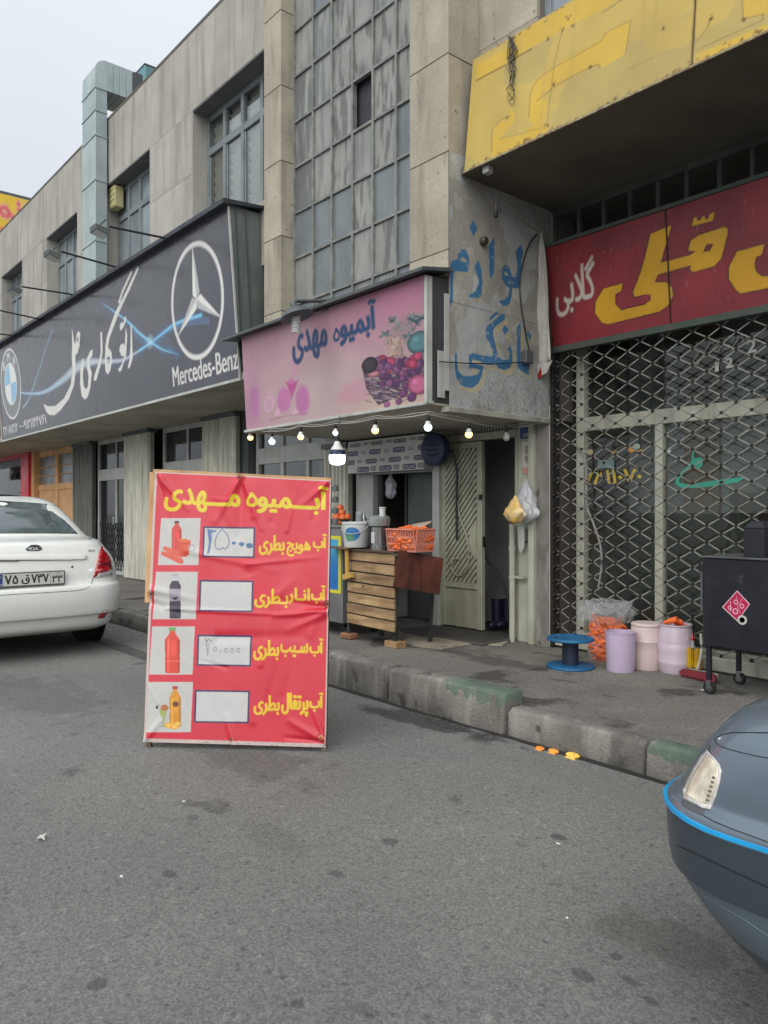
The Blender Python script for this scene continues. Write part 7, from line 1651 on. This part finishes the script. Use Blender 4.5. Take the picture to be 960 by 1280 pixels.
MB().prism(cp_, (0, .004, 0)).build('red_print_edge', m_red, fb_)
# wall disc, bare lamp holder and wires on the side wall
p = P(603, 302, x=XS+.02); tag(MB().lathe([(.035, 0), (.035, .03), (.025, .045), (.001, .045)], (XS+.02, p.y, p.z), 18, ax='x').build('wall_rosette', mat('tarnished_brass', (96, 88, 74), rough=.5, metal=.5), None, smooth=40), 'small round metal fitting on the side wall above the blue letters', 'wall fitting')
wm = mat('old_wire', (120, 114, 102), rough=.7)
w1 = smoothline([P(x, y, x=XS+.15) for x, y in [(625, 240), (632, 250), (643, 260), (655, 278), (673, 289)]], 5)
bh = thing('lamp_holder', 'bare lamp holder dangling on a wire below the old yellow sign', 'lamp holder', P(621, 268, x=XS+.15)[:])
MB().tube(w1, .004, 6).tube(smoothline([P(x, y, x=XS+.15) for x, y in [(625, 240), (620, 248), (620, 262)]], 5), .004, 6).build('wire', wm, bh, smooth=60)
p = P(620, 268, x=XS+.15); MB().lathe([(.008, .035), (.014, .03), (.016, -.02), (.012, -.025)], tuple(p), 12).build('socket', m_black, bh, smooth=40)
tag(MB().tube(smoothline([P(x, y, x=XS+.03) for x, y in [(672, 292), (662, 305), (654, 328), (650, 355), (652, 385), (658, 420), (662, 440)]], 5), .006, 6).build('wall_cable', m_black, None, smooth=60), 'thin black cable sagging down the side wall next to the hanging cloth', 'cable')
tag(MB().tube([P(x, y, x=XS+.04) for x, y in [(549, 452), (580, 454), (620, 455), (662, 452)]], .005, 6).build('wall_wire', m_black, None, smooth=60), 'straight dark wire running across the lower blue letters', 'wire')
p = P(658, 446, x=XS+.04); tag(MB().box(XS+.02, XS+.08, p.y-.05, p.y+.05, p.z-.06, p.z+.05).build('junction_box', m_grayp, None, bevel=.008), 'small grimy junction box at the end of the wire by the hanging cloth', 'junction box')

# ---------------------------------------------------------------- bulbs on the string under the pink sign
warm = mat('warm_bulb_glow', (255, 230, 170), rough=.4, emit=(255, 206, 120), estr=1.5, fine=0); cool = mat('cool_bulb_glow', (235, 245, 255), rough=.4, emit=(214, 232, 255), estr=3, fine=0); dim = mat('unlit_bulb', (200, 200, 196), rough=.3, fine=0)
bulbs = [(313, 547, 4.12, warm, 'warm white bulb at the left end of the string under the pink sign', (.6, 0, -.5)), (340, 552, 4.04, cool, 'second bulb from the left on the string, white and small, under the pink sign', (0, 0, -1)), (376, 546, 4.04, warm, 'yellowish bulb third from the left on the string under the pink sign', (0, 0, -1)), (419.5, 541, 4.04, cool, 'small white bulb directly above the large lamp', (0, 0, -1)),
         (469, 538, 4.03, warm, 'yellowish bulb between the large lamp and the bluish white bulb', (0, 0, -1)), (535, 534, 4.02, cool, 'bright bluish white bulb under the right corner of the pink sign', (0.05, 0, -1)), (586, 543, 4.5, warm, 'warm bulb hanging under the side edge of the painted wall', (0, 0, -1)), (633, 547, 5.1, dim, 'unlit bulb, last on the right end of the string', (0, 0, -1))]
wpts = []
for (px, py, y, m, lab, dr_) in bulbs:
    p = P(px, py, y=y); b = thing('light_bulb', lab, 'light bulb', tuple(p), 'bulbs on the string')
    r = .030 if px != 419.5 else .024
    MB().lathe([(.001, -r*1.0), (r*.6, -r*.85), (r*.95, -r*.35), (r, 0), (r*.9, r*.45)], tuple(p), 18).build('globe', m, b, smooth=60)
    MB().lathe([(r*.9, r*.45), (r*.62, r*1.25), (r*.5, r*1.5), (r*.45, r*1.6)], tuple(p), 18).build('bulb_base', plw, b, smooth=60)
    MB().lathe([(r*.5, r*1.55), (r*.55, r*1.6), (r*.5, r*2.7), (r*.3, r*2.8)], tuple(p), 14).build('socket', m_black, b, smooth=60)
    MB().tube([p+Vector((0, 0, r*2.7)), p+Vector((0, 0, r*3.4))], .0035, 5).build('cord', m_black, b)
    wpts.append(p+Vector((0, 0, r*3.4)))
wl = []
for a, b in zip(wpts, wpts[1:]): wl += arc(a, b, .006 if (a-b).length < .5 else .015)[:-1]
wl.append(wpts[-1]); wl += arc(wpts[-1], Vector((-4.2, YG-.15, 2.16)), .03)
tag(MB().tube(wl, .004, 5).tube([p+Vector((0, .02, .02+.005*math.sin(i*.7))) for i, p in enumerate(wl)], .003, 5).build('light_string_wire', mat('pale_wire', (170, 166, 156), rough=.6), None, smooth=60), 'pale wire of the bulb string looped under the pink sign', 'wire')
p = P(421.5, 569, y=4.0)
bl = thing('light_bulb', 'large white LED lamp with dark collar hanging in front of the shop', 'lamp', tuple(p))
big = mat('bright_led_glow', (240, 248, 255), rough=.4, emit=(226, 240, 255), estr=14, fine=0)
MB().lathe([(.001, -.082), (.04, -.08), (.060, -.068), (.068, -.045), (.068, 0)], tuple(p), 24).build('diffuser', big, bl, smooth=50)
MB().lathe([(.070, 0), (.070, .04), (.060, .046)], tuple(p), 24).build('collar', mat('dark_blue_collar', (46, 60, 84), rough=.4), bl, smooth=40)
MB().lathe([(.060, .046), (.034, .085), (.022, .115), (.018, .12)], tuple(p), 24).build('bulb_base', plw, bl, smooth=50)
MB().lathe([(.018, .115), (.018, .16), (.008, .165)], tuple(p), 14).tube([p+Vector((0, 0, .16)), Vector((p.x, p.y+.03, 2.2))], .004, 5).build('socket', m_black, bl, smooth=50)
# enamel lamp on its arm above the pink sign
p = P(370, 391, y=3.72)
el = thing('sign_lamp', 'grey dish lamp with a spiral bulb on an arm over the pink sign', 'sign lamp', tuple(p))
sv2 = MB().lathe([(.150, -.035), (.145, -.02), (.10, .02), (.05, .045), (.03, .055), (.028, .09), (.001, .095)], (0, 0, 0), 32)
R0 = Matrix.Rotation(math.radians(-14), 3, 'Y') @ Matrix.Rotation(math.radians(10), 3, 'X')
sv2.v = [tuple(Vector(p)+R0 @ Vector(q)) for q in sv2.v]; o = sv2.build('lamp_shade', m_grey, el, smooth=50)
hb = []
for i in range(60): a = i*.75; hb.append(p+Vector((.032*math.cos(a), .032*math.sin(a), -.03-.0024*i)))
MB().tube(hb, .010, 6).lathe([(.03, -.02), (.03, -.04)], tuple(p), 12).build('spiral_bulb', plw, el, smooth=60)
arm0 = Vector((P(412, 381, y=4.10).x, 4.10, 3.26))
MB().tube([arm0, p+Vector((0, 0, .10))], .016, 8).tube(arc(arm0+Vector((.1, 0, .0)), p+Vector((0, .05, .08)), .1), .005, 5).box(arm0.x-.12, arm0.x+.12, 4.05, 4.2, 3.2, 3.26).build('lamp_arm', m_grey, el, smooth=50)
# floodlights reaching out from the top of the dark sign
def flood(px, py, rx_, ry_, lab):
    # head seen at (px,py), arm rooted on the sign top
    root = P(rx_, ry_, y=4.0); head = P(px, py, y=3.15)
    x = root.x; hy = (proj_y_for(x, px)); dd = ray(px, py); h = O3+dd*(x/dd.x)
    t = thing('sign_floodlight', lab, 'floodlight', (x, 4.0, root.z), 'floodlights over the dark sign')
    MB().tube([root, h+Vector((0, .06, .03))], .013, 7).build('lamp_arm', m_black, t, smooth=50)
    hd = MB().hexa([(-.10, -.12, -.06), (.10, -.12, -.06), (.10, .02, -.10), (-.10, .02, -.10), (-.09, -.13, .00), (.09, -.13, .00), (.08, .05, -.03), (-.08, .05, -.03)])
    hd.tube([(-.10, 0, -.03), (-.11, 0, .07), (0, .02, .10), (.11, 0, .07), (.10, 0, -.03)], .008, 6)
    hd.v = [tuple(h+Vector(q)) for q in hd.v]; hd.build('lamp_head', m_grey, t, bevel=.004)
    gl_ = MB().hexa([tuple(h+Vector(q)) for q in [(-.085, -.11, -.065), (.085, -.11, -.065), (.085, .01, -.104), (-.085, .01, -.104), (-.085, -.11, -.062), (.085, -.11, -.062), (.085, .01, -.100), (-.085, .01, -.100)]]).build('lamp_glass', plw, t)
def proj_y_for(x, px):
    d = ray(px, 640); return d.y*(x/d.x)
flood(130, 285, 213, 299, 'floodlight on an arm in front of the metal duct over the dark sign')
flood(70, 316, 149, 335, 'floodlight on an arm just left of the metal duct over the dark sign')
flood(22, 360, 96, 369, 'floodlight nearest the left edge of the picture over the dark sign')
flood(-22, 386, 54, 400, 'floodlight outside the left edge whose arm shows over the dark sign')
flood(-60, 412, 20, 420, 'floodlight far outside the left edge whose arm tip shows over the dark sign')

# ---------------------------------------------------------------- duct on the facade
dt = thing('ventilation_duct', 'tall galvanised sheet metal duct rising up the facade and bending over the roof', 'duct', (-12.3, 4.1, 2.9))
yd1 = YW-.03
dxr = P(134, 200, y=yd1).x; yd0 = P(119, 200, x=dxr).y; dxl = P(103, 200, y=yd0).x
za = P(135, 114, x=dxr).z-.0; ro = P(135, 77, x=dxr).z-za
zs_ = sorted([4.70]+[P(119, q, x=dxr).z for q in (300, 224, 168, 137)]+[za])
for a, b in zip(zs_, zs_[1:]):
    MB().box(dxl, dxr, yd0, yd1, a+.004, b-.004).build('duct_segment', m_sheet, dt, bevel=.004)
    MB().box(dxl-.012, dxr+.012, yd0-.012, yd1+.0, b-.010, b+.010).build('duct_flange', m_sheet, dt)
mb = MB(); N_ = 8; vs = []
r2 = yd1-yd0
for i in range(N_+1):
    a = math.pi/2*i/N_; oy, oz = yd0+r2-r2*math.cos(a), za+(ro-r2)*1.0*min(1, i)+r2*math.sin(a) if i else za
    for x in (dxl, dxr): vs += [(x, oy, oz), (x, yd1, za)]
for i in range(N_):
    a = i*4; b = a+4; mb.f += [(a+2, b+2, b+3, a+3), (a, b, b+2, a+2), (a+1, a+3, b+3, b+1), (a, a+1, b+1, b)]; mb.m += [0]*4
mb.v = vs; mb.build('duct_elbow', m_sheet, dt, smooth=40)
yE = P(166, 110, x=dxr).y; nS = 4
for k in range(nS):
    y0_, y1_ = yd1+.003+(yE-yd1)*k/nS, yd1-.003+(yE-yd1)*(k+1)/nS
    MB().box(dxl, dxr, y0_, y1_, za, za+ro).build('duct_segment', m_sheet, dt, bevel=.003)
MB().box(dxl-.02, dxr+.03, yE, yE+.15, za-.0, za+ro-.02).build('duct_flange', m_grey, dt)
p = P(190, 92, y=6.4)
cl_ = thing('rooftop_cooler', 'blue green cooler housing peeking over the parapet beside the duct end', 'cooler', (p.x, 6.4, 7.3))
MB().box(p.x-.45, p.x+.12, 6.2, 7.1, 7.3, p.z+.06).build('cooler_body', mat('teal_sheet', (96, 140, 148), (84, 126, 134), rough=.5), cl_, bevel=.01)
MB().box(p.x-.46, p.x+.13, 6.19, 7.11, p.z+.06, p.z+.08).build('cooler_lid', m_grey, cl_)
# yellow alarm box in the second window
p = P(145, 248, y=YW+.1); ab = thing('alarm_box', 'yellow slatted alarm box fixed in the corner of the window right of the duct', 'alarm box', (p.x, YW+.1, p.z))
MB().box(p.x-.11, p.x+.11, YW+.04, YW+.18, p.z-.16, p.z+.17).build('box', mat('faded_yellow_box', (196, 190, 140), rough=.6), ab, bevel=.01)
for k in range(4): MB().box(p.x-.10, p.x+.10, YW+.032, YW+.042, p.z-.13+k*.085, p.z-.10+k*.085).build('slat', mat('pale_yellow_slat', (212, 204, 150), rough=.6), ab)
# ---------------------------------------------------------------- neighbours to the left
rshop = thing('red_shop_front', 'bright red framed shopfront beyond the dark sign at the left edge', 'shop front', (-22, 5.2, 0))
redp = mat('red_cladding', (196, 30, 56), (184, 24, 50), scale=2, rough=.4, fine=.01)
yR_ = 5.36
rx1 = P(35, 600, y=yR_).x
MB().box(-30, rx1, yR_, 5.52, P(30, 571, y=yR_).z, 3.6).build('fascia', redp, rshop, bevel=.01)
MB().box(rx1-.62, rx1, yR_, 5.52, .17, P(30, 571, y=yR_).z).build('post', redp, rshop, bevel=.01)
MB().box(-30, rx1-.62, 6.6, 6.66, .17, 2.9).build('pane', m_gdark, rshop)
MB().box(-30, rx1-.62, yR_+.1, yR_+.16, P(20, 582, y=yR_).z, P(20, 572, y=yR_).z+.02).build('shutter_rail', m_grey, rshop)
rg = random.Random(8)
sh = MB()
snm = [mat('snack_pack_%d' % i, c, rough=.4) for i, c in enumerate([(190, 60, 60), (210, 160, 60), (206, 200, 196), (200, 110, 140)])]
for r_ in range(5):
    zr_ = .9+r_*.32; MB().box(rx1-1.35, rx1-.6, 5.5, 5.8, zr_-.02, zr_).build('shelf', m_grey, rshop)
    for k in range(6):
        MB().box(rx1-1.32+k*.12, rx1-1.22+k*.12, 5.55, 5.63, zr_, zr_+.2).build('snack_pack', rg.choice(snm), rshop, bevel=.008)
# roof poster beyond the parapet
pa = P(0, 246, y=7.2); 
bbd = thing('billboard', 'yellow rooftop billboard with pink red letters beyond the parapet at the left edge', 'billboard', (-30, 7.2, 7))
xb0 = -32.0
q1, q2, q3, q4 = P(-60, 290, x=xb0), P(38, 300, x=xb0), P(38, 250, x=xb0), P(-60, 225, x=xb0)
pq = Panel(Vector((xb0, P(-50, 300, x=xb0).y, 7.6)), Vector((xb0, P(38, 300, x=xb0).y, 7.6)), Vector((xb0, P(38, 300, x=xb0).y, P(34, 250, x=xb0).z)), Vector((xb0, P(-50, 300, x=xb0).y, P(34, 250, x=xb0).z)))
cq = Canvas(500, 400, (222, 186, 60))
cq.ell(.95, .8, .18, .25, (206, 190, 170), .7, soft=.8)
a_ = pq.uv(1, 262)[0]
cq.text('نماه', pq.uv(-38, 262)[0], pq.uv(0, 270)[1], pq.uv(27, 262)[0], pq.uv(0, 244)[1], (204, 96, 100), .05, grow=3, gc=(226, 150, 140))
cq.text('سماور', pq.uv(-40, 262)[0], pq.uv(0, 290)[1], pq.uv(14, 262)[0], pq.uv(0, 276)[1], (206, 110, 90), .04)
print_mesh('billboard_face', cq, pq, 90, 70, mat_print('billboard_print', rough=.6), bbd, off=.01)
MB().box(xb0-.3, xb0-.01, pq.q[0].y-.05, pq.q[1].y+.05, 7.2, pq.q[2].z+.12).build('billboard_box', m_grey, bbd)
nb_ = thing('neighbour_building', 'plain beige building beyond the left end of the stone clad one', 'building', (-30, 6, 0))
MB().box(-60, XL-.02, 6.7, 14, 0, 7.4).box(-60, XL-.02, 5.6, 6.7, 3.6, 7.4).build('wall', m_wall, nb_)
for k in range(8):
    for z in (3.6,): MB().box(-27-k*3.4, -25.4-k*3.4, 5.56, 5.62, z+.6, z+2.3).build('window', m_gwin, nb_)
# ---------------------------------------------------------------- small litter
pe = mat('orange_rind', (226, 130, 40), (236, 160, 70), scale=14, rough=.6); pi_ = mat('lemon_rind', (226, 172, 50), (236, 196, 90), scale=14, rough=.6)
for i, (px, py, m, s, lab) in enumerate(((675, 937, pe, .024, 'small orange rind in the gutter, leftmost of three'), (692, 941, pe, .028, 'orange rind in the gutter, middle one of three'), (716, 947, pi_, .036, 'yellow half rind in the gutter, rightmost and largest of three'))):
    p = P(px, py, z=0); o = MB().ball((p.x, p.y, s*.35), s, 14, 8, (1.25, .8, .42)).prism([(p.x-s, p.y-s*.82, .0), (p.x+s*.9, p.y-s*.9, .0), (p.x+s*.5, p.y-s*.6, s)], (0, .012, 0)).build('fruit_rind', m, None, smooth=60); tag(o, lab, 'fruit rind', 'fruit rinds in the gutter')
lw = mat('paper_white', (206, 206, 200), rough=.8)
for i, (px, py, w, h, lab) in enumerate(((52, 1050, .03, .02, 'crumpled scrap of white paper on the asphalt at the lower left'), (698, 1055, .012, .004, 'white cigarette end beside a dark spot on the asphalt'), (709, 1148, .005, .005, 'tiny white chip on the asphalt below the cigarette end'), (152, 1096, .010, .005, 'tiny pale chip on the asphalt at the lower left'), (230, 1002, .007, .006, 'tiny white chip on the asphalt in front of the banner'), (137, 787, .03, .012, 'pale leaf scrap on the road behind the white car'), (155, 809, .03, .015, 'pale paper scrap on the road left of the banner'), (880, 863, .03, .012, 'white scrap at the foot of the lattice gate behind the cart'))):
    zb_ = ZW if py < 870 and px > 500 else 0
    p = P(px, py, z=zb_); r = random.Random(i)
    b = MB().hexa([(p.x-w+r.uniform(0, w*.3), p.y-h, zb_+.001), (p.x+w, p.y-h+r.uniform(0, h*.4), zb_+.001), (p.x+w*.8, p.y+h, zb_+.001), (p.x-w*.8, p.y+h*.8, zb_+.001), (p.x-w*.7, p.y-h*.7, zb_+.003), (p.x+w*.8, p.y-h*.5, zb_+.004), (p.x+w*.5, p.y+h*.8, zb_+.003), (p.x-w*.6, p.y+h*.5, zb_+.005)]) if i else MB().prism([(p.x-.03, p.y, .004), (p.x-.008, p.y-.006, .006), (p.x+.0, p.y-.018, .01), (p.x+.007, p.y-.005, .012), (p.x+.03, p.y+.004, .006), (p.x+.01, p.y+.006, .01), (p.x+.004, p.y+.02, .02), (p.x-.006, p.y+.008, .01)], (0, 0, .008))
    tag(b.build('litter_scrap', lw, None), lab, 'litter')
for (px, py) in ((0, 0),): pass
print('objects', len(bpy.data.objects), 'tris', sum(len(o.data.polygons)*2 for o in bpy.data.objects if o.type == 'MESH'))
